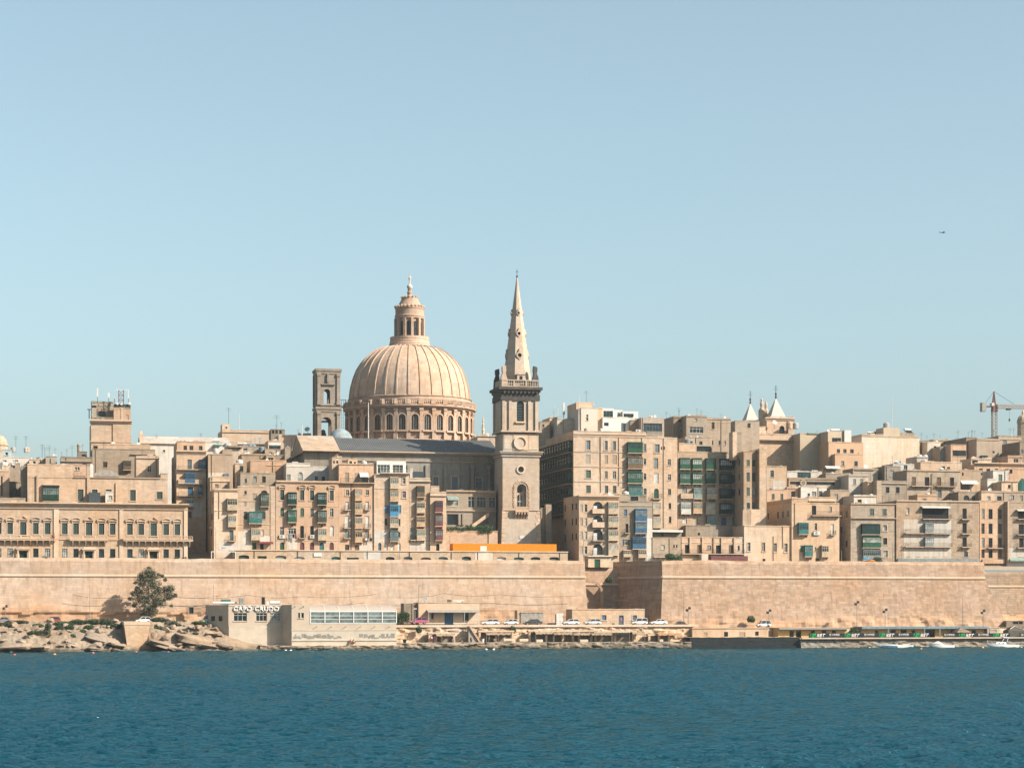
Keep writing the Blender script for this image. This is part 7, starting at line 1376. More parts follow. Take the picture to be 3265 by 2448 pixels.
# =================================================================== WATERFRONT
def text_mesh(s, h, ext=.03, shear=0.0, name='lettering', bold=0.0):
 c = bpy.data.curves.new('t', 'FONT'); c.body = s; c.size = 1; c.extrude = 0; c.shear = shear; c.offset = bold; c.resolution_u = 3
 o = bpy.data.objects.new('t', c); COL.objects.link(o); bpy.context.view_layer.update()
 me = bpy.data.meshes.new_from_object(o); bpy.data.objects.remove(o); me.materials.clear()
 co = np.zeros(len(me.vertices) * 3); me.vertices.foreach_get('co', co); co = co.reshape(-1, 3)
 k = h / (co[:, 1].max() - co[:, 1].min()); x, y = (co[:, 0] - co[:, 0].min()) * k, (co[:, 1] - co[:, 1].min()) * k
 me.vertices.foreach_set('co', np.stack([x, np.zeros_like(x), y], 1).ravel()); me.update(); w = x.max()
 import bmesh
 bm = bmesh.new(); bm.from_mesh(me); r = bmesh.ops.extrude_face_region(bm, geom=bm.faces[:]); bmesh.ops.translate(bm, verts=[q for q in r['geom'] if isinstance(q, bmesh.types.BMVert)], vec=(0, -ext, 0)); bmesh.ops.recalc_face_normals(bm, faces=bm.faces[:]); bm.to_mesh(me); bm.free(); me.name = name
 return me, w
# ---- restaurant: sign block on the left, glazed block on the right
RST = plain('restaurant_render', (.68, .55, .43), .9, var=.08, scale=.4); RSL = plain('restaurant_render_pale', (.70, .60, .48), .9, var=.1, scale=.5)
def restaurant():
 v = 3.0; Xp = lambda x: U(vx(11, x), v); u0 = Xp(355); pc = vx(11, 700); z0 = .2; Z = lambda y, x=700: ZP(vy(11, y), vx(11, x), v) - z0
 t = thing('restaurant', 'cream restaurant block with white CAPO CRUDO lettering on the rocks', 'restaurant', u0, v, z0); X = lambda x: Xp(x) - u0
 w = X(905); zt = Z(520); wins = [(400, 518, 590, 662), (597, 694, 590, 662), (720, 812, 590, 662)]
 mb = MB(); facade(mb, 0, w, 0, zt, [(X(a), X(b), Z(d), Z(c), 0) for a, b, c, d in wins], 0, .3)
 mb.quad((-4.2, 4.6, 0), (0, 0, 0), (0, 0, zt), (-4.2, 4.6, zt)).quad((-4.2, 12, 0), (-4.2, 4.6, 0), (-4.2, 4.6, zt), (-4.2, 12, zt)).quad((w, 0, 0), (w, 12, 0), (w, 12, zt), (w, 0, zt)).quad((w, 12, 0), (-4.2, 12, 0), (-4.2, 12, zt), (w, 12, zt)).quad((0, 0, zt), (w, 0, zt), (w, 12, zt), (-4.2, 12, zt), (-4.2, 4.6, zt)); mb.build('wall', RST, t)
 MB().box(X(358), X(722), -.12, 0, 0, Z(702)).build('plinth', RSL, t); MB().box(0, w, -.1, 0, zt - .25, zt + .12).build('parapet_coping', RST, t)
 for a, b, c, d in wins: opening(t, 'w', 'W', X(a), Z(d), X(b) - X(a), Z(c) - Z(d), 0)
 for sx in (.25, .62): o = MB().box(-.5, .5, -.05, .02, 0, 1.1).build('side_window', GL[0], t, (-4.2 + 4.2 * sx - .06, 4.6 - 4.6 * sx - .06, Z(660))); o.rotation_euler = (0, 0, math.atan2(-4.6, 4.2))
 me, tw_ = text_mesh('CAPO', Z(532) - Z(577), .12, 0, 'lettering', .02); wl = X(800) - X(398); sg = thing('restaurant_sign', 'white block letters reading CAPO CRUDO on the restaurant front', 'sign', u0, v, z0)
 me2, tw2 = text_mesh('CRUDO', Z(532) - Z(577), .12, 0, 'lettering', .02); sc = wl / (tw_ + tw2 + .7)
 LW = plain('letter_white', (1.0, .98, .92), .5, var=.02)
 for m_, xo in ((me, 0), (me2, (tw_ + .7) * sc)):
  o = link('lettering', m_, LW, sg, (X(398) + xo, -.14, Z(576))); o.scale = (sc, 1, 1)
 MB().box(X(396), X(802), -.12, -.06, Z(560), Z(556)).box(X(396), X(802), -.12, -.06, Z(540), Z(536)).build('sign_rail', WHITE, sg)
 # roof plant
 pl = thing('roof_duct', 'pale roof ducts and boxes on the restaurant roof', 'duct', u0, v, z0 + zt); MB().tube((-3, 6, .5), (2.5, 6, .5), .28, 8).build('pipe', WHITE, pl); MB().box(-1, 1.2, 7, 8.2, .1, 1.3).build('duct_box', paint('T'), pl); MB().box(3.0, 3.9, 5, 6, 0, 1.6).build('chimney_box', paint('Y'), pl); MB().box(8.2, 8.9, 5, 5.6, 0, 1.8).build('vent_post', paint('K'), pl)
 s1 = MB().box(9.2, 9.8, 5, 5.6, 0, .9).build('vent_box', WHITE, pl); k = MB(); k.tube((10.2, 6, .55), (12.4, 6, .55), .45, 12); k.build('water_cylinder', WHITE, pl)
 # ---------------- glazed block
 v2 = -.9; Xq = lambda x: U(vx(11, x), v2); u2 = Xq(912); Z2 = lambda y, x=1400: ZP(vy(11, y), vx(11, x), v2) - .1
 g = thing('glazed_restaurant', 'pale waterside block with white framed glazed veranda and curved roof', 'restaurant', u2, v2, .1); X2 = lambda x: Xq(x) - u2; w2 = X2(1836); zt = Z2(682); xt = X2(1075); ztop = Z2(518)
 slots = [(X2(a) - .02, X2(a) + .32, Z2(762), Z2(742), 0) for a in [1130 + 86.3 * i for i in range(8)]] + [(X2(a) - .02, X2(a) + .32, Z2(762), Z2(742), 0) for a in [1162 + 86.3 * i for i in range(8)]]
 sw = [(X2(968), X2(986), Z2(636), Z2(588), 0), (X2(996), X2(1020), Z2(636), Z2(588), 0)]
 mb = MB(); facade(mb, 0, xt, 0, ztop, sw + [(X2(972), X2(990), Z2(762), Z2(748), 0), (X2(1015), X2(1034), Z2(762), Z2(748), 0)], 0, .3); facade(mb, xt, w2, 0, zt, slots, 0, .3)
 sl = -1.9
 mb.quad((sl, 4.2, 0), (0, 0, 0), (0, 0, ztop), (sl, 4.2, ztop)).quad((sl, 13, 0), (sl, 4.2, 0), (sl, 4.2, ztop), (sl, 13, ztop)).quad((xt, 0, zt), (xt, 10, zt), (xt, 10, ztop), (xt, 0, ztop)).quad((0, 0, ztop), (xt, 0, ztop), (xt, 13, ztop), (sl, 13, ztop), (sl, 4.2, ztop)).quad((w2, 0, 0), (w2, 10, 0), (w2, 10, zt), (w2, 0, zt)).quad((xt, 0, zt), (w2, 0, zt), (w2, 10, zt), (xt, 10, zt)).quad((w2, 10, 0), (0, 10, 0), (0, 10, zt), (w2, 10, zt)); mb.build('wall', RST, g)
 MB().box(0, w2, .31, .35, Z2(764), Z2(740)).build('slot_back', plain('dark', (.03, .035, .04)), g)
 for a, b, c, d, e in sw: opening(g, 'w', 'W', a, c, b - a, d - c, 0)
 MB().box(-.1, w2 + .1, -.1, 0, Z2(745), Z2(736)).build('string_course', RSL, g); MB().box(0, w2, -.25, 0, -.4, Z2(832)).box(-.1, w2 + .05, -.4, 0, Z2(836), Z2(826)).build('plinth', RSL, g); MB().box(.02, w2, -.04, 0, Z2(826), Z2(746)).build('pale_band', RSL, g)
 rng = random.Random(4); mb = MB()
 for a, b in ((925, 1340), (1505, 1790)):
  x = X2(a)
  while x < X2(b): ww = rng.uniform(.3, 1.0); zz = Z2(820) + rng.uniform(0, .4); mb.box(x, x + ww, -.055, -.04, zz, zz + rng.uniform(.3, 1.05)); x += ww * rng.uniform(.7, 1.2)
 mb.build('paint_patch', plain('grey_patch', (.34, .33, .31), .9, var=.2), g)
 for i in range(6): x = X2(1135 + 128 * i); MB().tube((x, 0, Z2(712)), (x - .2, -.7, Z2(705)), .05, 5).build('spout', IRON, g)
 for x in (945, 1020): MB().tube((X2(x), 0, Z2(535)), (X2(x) - .3, -.6, Z2(528)), .06, 5).build('flood_lamp', IRON, g)
 WF = plain('white_frame', (.95, .93, .88), .5, var=.03); xa, xb = X2(1078), X2(1836); ve = link('veranda_frame', MB().box(xa, xb, -.05, .12, zt, zt + .14).box(xa, xb, -.05, .12, Z2(582), Z2(572)).mesh('veranda_frame'), WF, g)
 for i in range(7): x = xa + (xb - xa) * i / 6; MB().box(x - .1, x + .1, -.08, .14, zt, Z2(574)).build('post', WF, ve)
 for i in range(6):
  x0, x1 = xa + (xb - xa) * i / 6 + .12, xa + (xb - xa) * (i + 1) / 6 - .12; q = MB().box(x0, x1, .04, .06, zt + .14, Z2(582)).build('pane', GL[3], ve); MB().box(x0, x1, -.02, .1, Z2(617), Z2(613)).box(x0, x1, -.02, .1, Z2(648), Z2(644)).build('transom', WF, ve)
 P = [(.0, Z2(574)), (.5, Z2(560)), (1.4, Z2(545)), (2.8, Z2(532)), (4.6, Z2(524)), (7, Z2(520))]; mb = MB()
 for (a, b), (c, d) in zip(P, P[1:]): mb.quad((xa, a, b), (xb, a, b), (xb, c, d), (xa, c, d)).quad((xa, c, d - .05), (xb, c, d - .05), (xb, a, b - .05), (xa, a, b - .05))
 mb.build('curved_roof', plain('pale_roof_sheet', (.55, .45, .385), .5, var=.05), ve)
 for i in range(7):
  x = xa + (xb - xa) * i / 6; mb = MB()
  for (a, b), (c, d) in zip(P, P[1:]): mb.tube((x, a, b + .02), (x, c, d + .02), .07, 4)
  mb.build('roof_rib', WF, ve)
 MB().quad((xb, 0, zt), (xb, 7, zt), (xb, 7, Z2(524)), (xb, 2.8, Z2(532)), (xb, .5, Z2(560)), (xb, 0, Z2(574))).build('end_pane', GL[1], ve)
 for i in range(22): c = paint(RNG.choice('WWNAY')); x = xa + .4 + (xb - xa - .8) * RNG.random(); MB().box(x - .22, x + .22, .9 + RNG.random() * 3, 1.4 + RNG.random() * 3 + .5, zt + .05, zt + RNG.uniform(.6, 1.0)).build('seat', c, g)
restaurant()
# ---- houses on the road
def low_house(label, n, x0, x1, yt, yb, v, d, mat, feats, **k): return Bld('house', label, n, x0, x1, yt, v, d, mat, feats, base=ZP(vy(n, yb), vx(n, (x0 + x1) / 2), v), par=.2, **k)
BLUE = 'B'
b = low_house('small cream house with blue door under a striped canopy by the road', 12, 188, 690, 463, 640, 11.5, 6, st('b', dirt=.15, blocks=.02), [('w', 'B', 296, 316, 542, 600), ('d', 'B', 405, 476, 542, 640), ('w', 'B', 560, 602, 546, 612)], short='blue door house')
zc = b.Z(542); mb = MB().yz([(0, b.Z(522)), (-2.0, zc), (-2.0, zc - .1), (0, b.Z(530))], b.X(258), b.X(682)); mb.build('canopy', plain('canopy_grey', (.40, .36, .31), .9), b.root)
for x in (262, 555, 678): MB().tube((b.X(x), -1.95, 0), (b.X(x), -1.95, zc), .05, 5).build('canopy_post', WHITE, b.root)
t = thing('satellite_dish', 'grey satellite dish on the roof of the blue door house', 'satellite dish', b.u0 + b.X(255), b.v + 2, b.z0 + b.Z(463)); q = MB().lathe([(.05, 0), (.35, .06), (.6, .2), (.55, .22), (.3, .1), (.05, .04)], n=14, cap=False).build('reflector', paint('Y'), t, (0, 0, .7)); q.rotation_euler = (R(70), 0, R(30)); MB().tube((0, .1, -.3), (0, .1, .8), .05, 5).build('pole', IRON, t)
t = thing('roof_sign', 'low white sign board on the roof of the blue door house', 'sign', b.u0 + b.X(490), b.v + 2, b.z0 + b.Z(463) - .2); MB().box(0, 2.6, 0, .1, .2, .8).build('board', WHITE, t); MB().box(2.0, 2.5, -.02, 0, .3, .5).build('red_mark', paint('R'), t); MB().box(-1.3, -.4, 0, .8, 0, .9).build('box', paint('N'), t)
MB().box(b.X(75), b.X(186), .6, 5, 0, b.Z(470)).build('darkened_side', st('e'), b.root)  # left side of the house as a box, its shade put into dark stone
b = low_house('flat grey concrete shed between the parked cars and the wall', 12, 1030, 1216, 545, 630, 13, 4, plain('concrete', (.42, .38, .33)), [], short='concrete shed'); b.block(1002, 1032, 527, None, .2, 3, st('a'), name='end_wall', par=0); b.block(1216, 1325, 560, None, .6, 3, st('d'), name='side_wall', par=0)
t = thing('double_door', 'pair of tall pale corrugated doors in the rampart foot', 'door', U(vx(12, 1322), 13.4), 13.4, 5.6); h_ = ZP(vy(12, 552), vx(12, 1340), 13.4) - 5.6
for i in range(2): MB().box(i * .9, i * .9 + .86, 0, .1, 0, h_).build('door_leaf', WHITE, t)
b = low_house('long low stone house with blue door and two blue windows', 12, 1452, 2046, 518, 645, 12, 6, stone(STB, .25, .45, .12, 'coursed_limestone'), [('s', 'B', 1695, 1733, 566, 608, 'f'), ('d', 'B', 1835, 1874, 568, 645), ('s', 'B', 1947, 1982, 567, 608, 'f'), ('c', '', 1450, 2048, 520, 526, .1)], short='long low stone house')
# ---- cars
def m_body(L, hood, roofh):
 """car body: lower shell lofted from rounded sections"""
 mb = MB(); N = 13; W2 = .84; secs = []
 prof = [(0, .42, .58), (.03, .30, .72), (.10, .24, .80), (.22, .22, .90), (.30, .22, .95), (.5, .22, .97), (.7, .22, .98), (.88, .24, .98), (.96, .28, .93), (1.0, .40, .78)]
 for f, zl, zh in prof:
  w = W2 * (1 - .16 * abs(f - .5) ** 2 * 4); secs.append([(f * L, y * w, z) for y, z in ((-.8, zl), (-1, zl + .12), (-1, (zl + zh) / 2), (-.96, zh - .06), (-.85, zh), (.85, zh), (.96, zh - .06), (1, (zl + zh) / 2), (1, zl + .12), (.8, zl))])
 k = 10
 for s in secs: mb.v += s
 for i in range(len(secs) - 1):
  for j in range(k): mb.f.append((i * k + j, (i + 1) * k + j, (i + 1) * k + (j + 1) % k, i * k + (j + 1) % k)[::-1])
 mb.f.append(tuple(range(k))[::-1]); mb.f.append(tuple(len(mb.v) - k + j for j in range(k)))
 return mb
def m_cabin(L, kind, H_):
 a = {'hatch': (.24, .40, .86, .98), 'saloon': (.28, .42, .74, .90), 'suv': (.22, .36, .93, .99)}[kind]
 mb = MB(); z0, z1 = .93, H_; b0, t0, t1, b1 = [q * L for q in a]
 mb.v += [(b0, -.74, z0), (b1, -.74, z0), (b1, .74, z0), (b0, .74, z0), (t0, -.6, z1), (t1, -.6, z1), (t1, .6, z1), (t0, .6, z1)]
 mb.f += [(0, 1, 5, 4), (1, 2, 6, 5), (2, 3, 7, 6), (3, 0, 4, 7), (4, 5, 6, 7)]
 return mb, (b0, t0, t1, b1)
def car(label, px, pyb, v, col, kind='hatch', L=3.9, z=None, group=None, flip=False):
 H_ = {'hatch': 1.5, 'saloon': 1.42, 'suv': 1.7}[kind]; u = U(px, v); z = 5.57 if z is None else z
 t = thing('parked_car', label, 'car', u, v, z, group, math.pi if flip else 0)
 body = plain('car_' + ''.join('%02x' % int(q * 99) for q in col), col, .3, var=.03, spec=.6)
 b = link('body', cached(('cb', L, col), lambda: m_body(L, 0, 0).mesh('body')), body, t, (-L / 2, 0, 0)); smooth_angle(b, 35)
 def cab():
  mb, q = m_cabin(L, kind, H_); return mb.mesh('cabin')
 c = link('cabin', cached(('cc', L, kind), cab), glass('car_glass', (.02, .025, .03), .08), t, (-L / 2, 0, 0))
 mb, (b0, t0, t1, b1) = m_cabin(L, kind, H_); r = MB().box(t0 - .05, t1 + .05, -.63, .63, H_ - .04, H_ + .03)
 for s in (-1, 1):
  for xa, xb in ((b0, t0), ((b0 + b1) / 2, (t0 + t1) / 2 + .05), (b1, t1)): r.tube((xa, s * .745, .93), (xb, s * .61, H_), .05, 4)
 r.build('roof', body, t, (-L / 2, 0, 0))
 for fx in (.19, .80):
  for s in (-1, 1):
   w = link('wheel', cached('cwheel', lambda: MB().tube((0, -.11, 0), (0, .11, 0), .31, 14).mesh('wheel')), plain('tyre', (.03, .03, .03), .9), t, (-L / 2 + fx * L, s * .74, .31))
   link('rim', cached('crim', lambda: MB().tube((0, -.125, 0), (0, .125, 0), .19, 10).mesh('rim')), plain('rim_metal', (.5, .5, .5), .4, .5), w)
 for s in (-1, 1):
  MB().box(-L / 2 + .03, -L / 2 + .28, s * .56 - .14, s * .56 + .14, .62, .76).build('headlight', plain('lamp_clear', (.8, .8, .78), .2), t); MB().box(L / 2 - .12, L / 2 - .01, s * .6 - .1, s * .6 + .1, .7, .9).build('tail_light', paint('R'), t)
 return t
WC, SC_, DK_, PK = (.95, .94, .92), (.62, .66, .70), (.03, .035, .045), (.55, .10, .22)
for lab, n, x0, x1, v, col, kind, fl in (
  ('white hatchback parked leftmost in the road row before the rampart', 12, 702, 852, 8.4, WC, 'hatch', 0), ('white hatchback parked second, left of the black saloon', 12, 885, 1006, 8.4, WC, 'hatch', 0), ('black saloon parked before the concrete shed', 12, 1040, 1212, 8.6, DK_, 'saloon', 0),
  ('white hatchback parked left of the silver one', 12, 1372, 1510, 8.4, WC, 'hatch', 0), ('silver hatchback parked left of the low stone house door', 12, 1550, 1686, 8.4, (.75, .78, .8), 'hatch', 0), ('white small jeep parked right of the blue door', 12, 1936, 2066, 8.4, WC, 'suv', 0), ('white saloon parked at the foot of the bastion corner', 12, 2090, 2228, 8.4, WC, 'saloon', 0),
  ('dark car parked right of the white saloon below the bastion', 13, 745, 890, 8.8, DK_, 'saloon', 0), ('white jeep parked above the yellow beach hut', 13, 1582, 1700, 10.5, WC, 'suv', 0),
  ('magenta car parked right of the glazed restaurant', 11, 1955, 2112, 9.6, PK, 'hatch', 0), ('white car parked behind the stone pier near the tree', 10, 1370, 1520, 10, WC, 'hatch', 0), ('red car parked among the rocks left of the tree', 10, 470, 592, 10, (.35, .05, .05), 'hatch', 0), ('grey car parked at the far left behind the rocks', 10, -50, 105, 10.5, (.25, .26, .27), 'saloon', 0), ('white van parked left of the restaurant side wall', 10, 2030, 2150, 10, WC, 'suv', 0)):
 a, b_ = vx(n, x0), vx(n, x1); L = max(3.6, min(4.6, U(b_, v) - U(a, v))); z = 5.6 if n == 12 else (6.24 if n == 10 else (5.95 if n == 11 else 4.95))
 car(lab, (a + b_) / 2, 0, v, col, kind, L, z, 'cars parked along the shore road', fl)
# ---- people
def person(label, px, pyt, pyb, v, top, bottom, pose='stand', rz=0.0, skin=(.42, .26, .18)):
 u = U(px, v); s = YD(u, v) / F; h = 1.7 if pose == 'stand' else 1.7; z = ZP(pyb, px, v); k = 1.0
 t = thing('person', label, 'person', u, v, z, None, rz); me = bpy.data.meshes.new('body'); rad = []; V = []; E = []
 def J(p, r): V.append(p); rad.append(r); return len(V) - 1
 if pose == 'stand': pel, knl, knr, anl, anr, tol, tor, ch, nk, hd = (0, 0, .95), (-.1, -.04, .5), (.12, .06, .5), (-.12, .05, .08), (.16, .12, .08), (-.14, -.14, .05), (.18, -.08, .05), (0, -.02, 1.3), (0, -.03, 1.48), (0, -.04, 1.62)
 else: pel, knl, knr, anl, anr, tol, tor, ch, nk, hd = (0, .1, .22), (-.16, -.32, .45), (.18, -.34, .42), (-.18, -.5, .08), (.2, -.55, .08), (-.18, -.68, .06), (.2, -.72, .06), (0, .06, .6), (0, .04, .78), (0, .02, .93)
 i0 = J(pel, .15); c = J(ch, .17); n = J(nk, .065); hd_ = J(hd, .1); E += [(i0, c), (c, n), (n, hd_)]; top_ = J((hd[0], hd[1], hd[2] + .1), .085); E.append((hd_, top_))
 for kn, an, to, sx in ((knl, anl, tol, -.1), (knr, anr, tor, .1)):
  a = J((pel[0] + sx, pel[1], pel[2] - .05), .11); b = J(kn, .075); d = J(an, .05); e = J(to, .045); E += [(i0, a), (a, b), (b, d), (d, e)]
 for sx in (-1, 1):
  a = J((ch[0] + sx * .19, ch[1], ch[2] + .1), .07); b = J((ch[0] + sx * .26, ch[1] - .02, ch[2] - .2), .05); d = J((ch[0] + sx * .22, ch[1] - .18, ch[2] - .4), .036); e = J((ch[0] + sx * .2, ch[1] - .24, ch[2] - .5), .038); E += [(c, a), (a, b), (b, d), (d, e)]
 me.from_pydata(V, E, []); o = link('body', me, plain('skin', skin, .6), t); md = o.modifiers.new('skin', 'SKIN'); o.modifiers.new('sub', 'SUBSURF').levels = 1; o.modifiers['sub'].render_levels = 1
 for q, r in zip(me.skin_vertices[0].data, rad): q.radius = (r, r)
 me.skin_vertices[0].data[0].use_root = True
 # clothes follow the body
 y = ch[1]; MB().lathe([(.19, pel[2] - .06), (.2, (pel[2] + ch[2]) / 2), (.225, ch[2] + .02), (.2, ch[2] + .12), (.09, nk[2] - .02)], 0, (pel[1] + ch[1]) / 2, 12, 1.05, .82).build('shirt', plain('cloth_%s' % label[:18], top, .9), t, smooth=True)
 m = plain('trousers_%s' % label[:18], bottom, .9); mb = MB()
 for kn, sx in ((knl, -.1), (knr, .1)): mb.tube((pel[0] + sx, pel[1], pel[2] + .02), kn, .135, 8, .1)
 mb.lathe([(.17, pel[2] - .12), (.2, pel[2] + .06)], 0, pel[1], 10); mb.build('shorts', m, t)
 MB().ball((hd[0], hd[1] + .02, hd[2] + .07), .115, 10, 6, .85).build('hair', plain('hair', (.04, .03, .025), .8), t, smooth=True)
 for q in (-.035, .035): MB().ball((hd[0] + q, hd[1] - .095, hd[2] + .02), .014, 6, 4).build('eye', plain('dark', (.03, .035, .04)), t)
 MB().prism([(hd[0] - .018, hd[1] - .09), (hd[0] + .018, hd[1] - .09), (hd[0], hd[1] - .13)], hd[2] - .03, hd[2] + .02).build('nose', plain('skin', skin, .6), t); return t
Q = 2047
person('person in red and white dress standing on the quay under a pale hat', vx(15, 262), 0, Q + 2, 2.0, (.75, .70, .66), (.45, .03, .04)); person('person in light blue top standing behind the red skirted one', vx(15, 338), 0, Q, 3.2, (.35, .45, .6), (.4, .05, .07))
h = MB().lathe([(.26, 0), (.27, .03), (.12, .05), (.1, .14), (.02, .17)], n=12).build('sun_hat', WHITE); place(h, U(vx(15, 262), 2.0), 1.96, ZP(Q + 2, vx(15, 262), 2.0) + 1.68); tag(h, 'pale wide sun hat on the red skirted person', 'hat')
person('person in pink sitting under the left quay awning', vx(15, 768), 0, Q - 1, 4.6, (.55, .28, .28), (.2, .15, .15), 'sit'); person('person in dark clothes sitting with a white bag on the quay', vx(15, 945), 0, Q - 1, 4.2, (.04, .05, .06), (.05, .05, .06), 'sit', .6)
person('person in dark swimwear standing at the foot of the stair', vx(15, 1195), 0, Q + 5, 1.2, (.16, .08, .07), (.05, .04, .06), 'stand', -.5); person('person with pink top and white shorts standing in the cave shade', vx(15, 1618), 0, Q - 3, 4.4, (.62, .36, .36), (.8, .78, .74), 'stand', .7); person('bare backed person in white shorts by the cave entrance', vx(15, 1745), 0, Q - 2, 4.0, (.46, .29, .2), (.75, .73, .7), 'sit', .4)
person('person in a pink shirt at the blue door of the low stone house', vx(16, 1420), 0, 1989, 10.8, (.62, .14, .28), (.15, .25, .42), 'stand', .2); person('person in red sitting below the glazed restaurant', vx(11, 1432), 0, 2052, -1.6, (.5, .06, .08), (.1, .1, .12), 'sit'); person('sunbather in brown sitting beside the red one at the restaurant foot', vx(11, 1460), 0, 2052, -1.4, (.5, .33, .25), (.4, .08, .08), 'sit', .5)
# ---- quay shelters
CLOTH = plain('awning_cloth', (.52, .40, .28), .95, var=.2, scale=.8)
def awning(label, n, x0, x1, ybk, yfr, v0=2.6, v1=6.4, col=None, posts=True, seed=1):
 pc = vx(n, (x0 + x1) / 2); u0, u1 = U(vx(n, x0), v0), U(vx(n, x1), v0); zf, zb = ZP(vy(n, yfr), pc, v0), ZP(vy(n, ybk), pc, v1); t = thing('quay_awning', label, 'awning', u0, v0, 1.65); rng = random.Random(seed); K, M = 12, 6; w = u1 - u0; G = []
 for j in range(M + 1):
  G.append([(w * i / K, (v1 - v0) * j / M, (zf + (zb - zf) * j / M) - 1.65 - .28 * math.sin(math.pi * ((i * 3 / K) % 1)) * math.sin(math.pi * j / M) + rng.uniform(-.05, .05)) for i in range(K + 1)])
 mb = MB()
 for j in range(M):
  for i in range(K): mb.quad(G[j][i], G[j][i + 1], G[j + 1][i + 1], G[j + 1][i]); q = [(p[0], p[1], p[2] - .03) for p in (G[j + 1][i], G[j + 1][i + 1], G[j][i + 1], G[j][i])]; mb.quad(*q)
 for i in range(K): a, b = G[0][i], G[0][i + 1]; d1, d2 = .3 + .25 * abs(math.sin(i * 1.3)), .3 + .25 * abs(math.sin((i + 1) * 1.3)); mb.quad((a[0], a[1], a[2] - d1), (b[0], b[1], b[2] - d2), b, a)
 mb.build('cloth', col or CLOTH, t)
 for x in ((.1, w / 2, w - .1) if w > 5 else (.1, w - .1)): MB().tube((x, .1, 0), (x, .1, zf - 1.65), .06, 5).build('post', plain('timber', (.30, .22, .15)), t)
 return t
awning('pale timber awning over the left quay cave', 12, 335, 480, 712, 722, seed=2); awning('dark shaded awning in the middle quay cave', 12, 745, 950, 700, 712, 3.2, 6.6, seed=3)
awning('long tan awning with drooping edge, leftmost of the quay row', 12, 1150, 1300, 690, 706, seed=4); awning('second tan awning of the quay row with sagging cloth', 12, 1300, 1455, 694, 712, 2.2, seed=5); awning('third tan awning of the quay row on two posts', 12, 1460, 1605, 700, 715, seed=6); awning('fourth tan awning of the quay row beside the dark net', 12, 1610, 1780, 698, 714, 2.3, seed=7); awning('dark green shade net on the quay', 12, 1782, 1925, 700, 712, 3.0, col=plain('dark_net', (.03, .06, .06), .9), seed=8); awning('beige flat shelter right of the dark net', 12, 1945, 2050, 696, 706, 3.4, seed=9); awning('orange tan shelter at the right end of the quay', 13, 610, 840, 850, 856, 3.0, 6.8, col=plain('orange_cloth', (.6, .36, .2), .9), seed=10)
def blockstone(label, n, x, y, v, w, h, d=1.0, mat=None):
 z = ZP(vy(n, y), vx(n, x), v); o = MB().box(-w / 2, w / 2, -d / 2, d / 2, 0, h).build('stone_block', mat or PAVE); place(o, U(vx(n, x), v), v, max(1.6, z), RNG.uniform(-.15, .15)); bv = o.modifiers.new('b', 'BEVEL'); bv.width = .06; bv.segments = 2; return tag(o, label, 'stone block')
for x, y, w, l in ((1180, 788, 1.6, 'pale stone block at the left end of the awning row'), (1545, 788, 2.0, 'pale stone block below the third quay awning'), (1050, 782, 2.2, 'pale stone bench left of the awning row'), (930, 780, 2.6, 'low broken stone wall on the quay right of the cave'), (2180, 790, .9, 'pale stone bollard right of the flat shelter')): blockstone(l, 12, x, y, 2.4, w, .62)
# cave mouths: dark recesses cut as stone portals
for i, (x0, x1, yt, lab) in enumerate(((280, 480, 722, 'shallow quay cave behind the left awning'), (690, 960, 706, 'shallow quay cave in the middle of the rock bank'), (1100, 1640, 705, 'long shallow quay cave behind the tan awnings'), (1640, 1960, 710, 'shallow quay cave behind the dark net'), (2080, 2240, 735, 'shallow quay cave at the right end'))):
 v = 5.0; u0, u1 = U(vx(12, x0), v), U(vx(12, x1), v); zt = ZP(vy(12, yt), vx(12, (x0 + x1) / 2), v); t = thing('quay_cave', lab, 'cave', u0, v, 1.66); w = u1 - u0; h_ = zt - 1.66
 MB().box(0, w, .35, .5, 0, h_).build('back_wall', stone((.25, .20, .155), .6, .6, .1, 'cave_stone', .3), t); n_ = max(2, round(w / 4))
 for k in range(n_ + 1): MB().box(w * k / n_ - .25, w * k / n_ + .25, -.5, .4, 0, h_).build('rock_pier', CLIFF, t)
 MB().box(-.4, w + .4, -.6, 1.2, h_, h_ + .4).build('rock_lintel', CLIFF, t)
# stair between the caves
t = thing('quay_stair', 'stone stair with sloping parapet from road to quay', 'stair', U(vx(12, 605), 4.2), 4.2, 1.65); w = U(vx(12, 690), 4.2) - U(vx(12, 605), 4.2)
mb = MB(); K = 16
for i in range(K): mb.box(w * i / K, w, .4, 2.2, 3.9 - 3.9 * (i + 1) / K, 3.9 - 3.9 * i / K - .001)
for i in range(K): MB().box(w * i / K, w * (i + 1) / K + .01, .4, 2.2, 0, 3.9 * (1 - (i + .5) / K)).build('step', CONC, t)
MB().xz([(0, 3.8), (.35, 3.95), (w + .5, .2), (w + .5, -.0), (w, 0)], .05, .4).build('parapet', st('d'), t)
rl = thing('road_railing', 'thin metal railing along the road edge above the quay', 'railing', U(vx(12, 610), 7), 7, 5.6); L_ = U(vx(12, 2050), 7) - U(vx(12, 610), 7); mb = MB()
for z in (.5, 1.0): mb.tube((0, 0, z), (L_, 0, z), .025, 4)
for i in range(46): mb.tube((L_ * i / 45, 0, 0), (L_ * i / 45, 0, 1.0), .03, 4)
mb.build('rails', plain('rusty_rail', (.28, .2, .15)), rl)
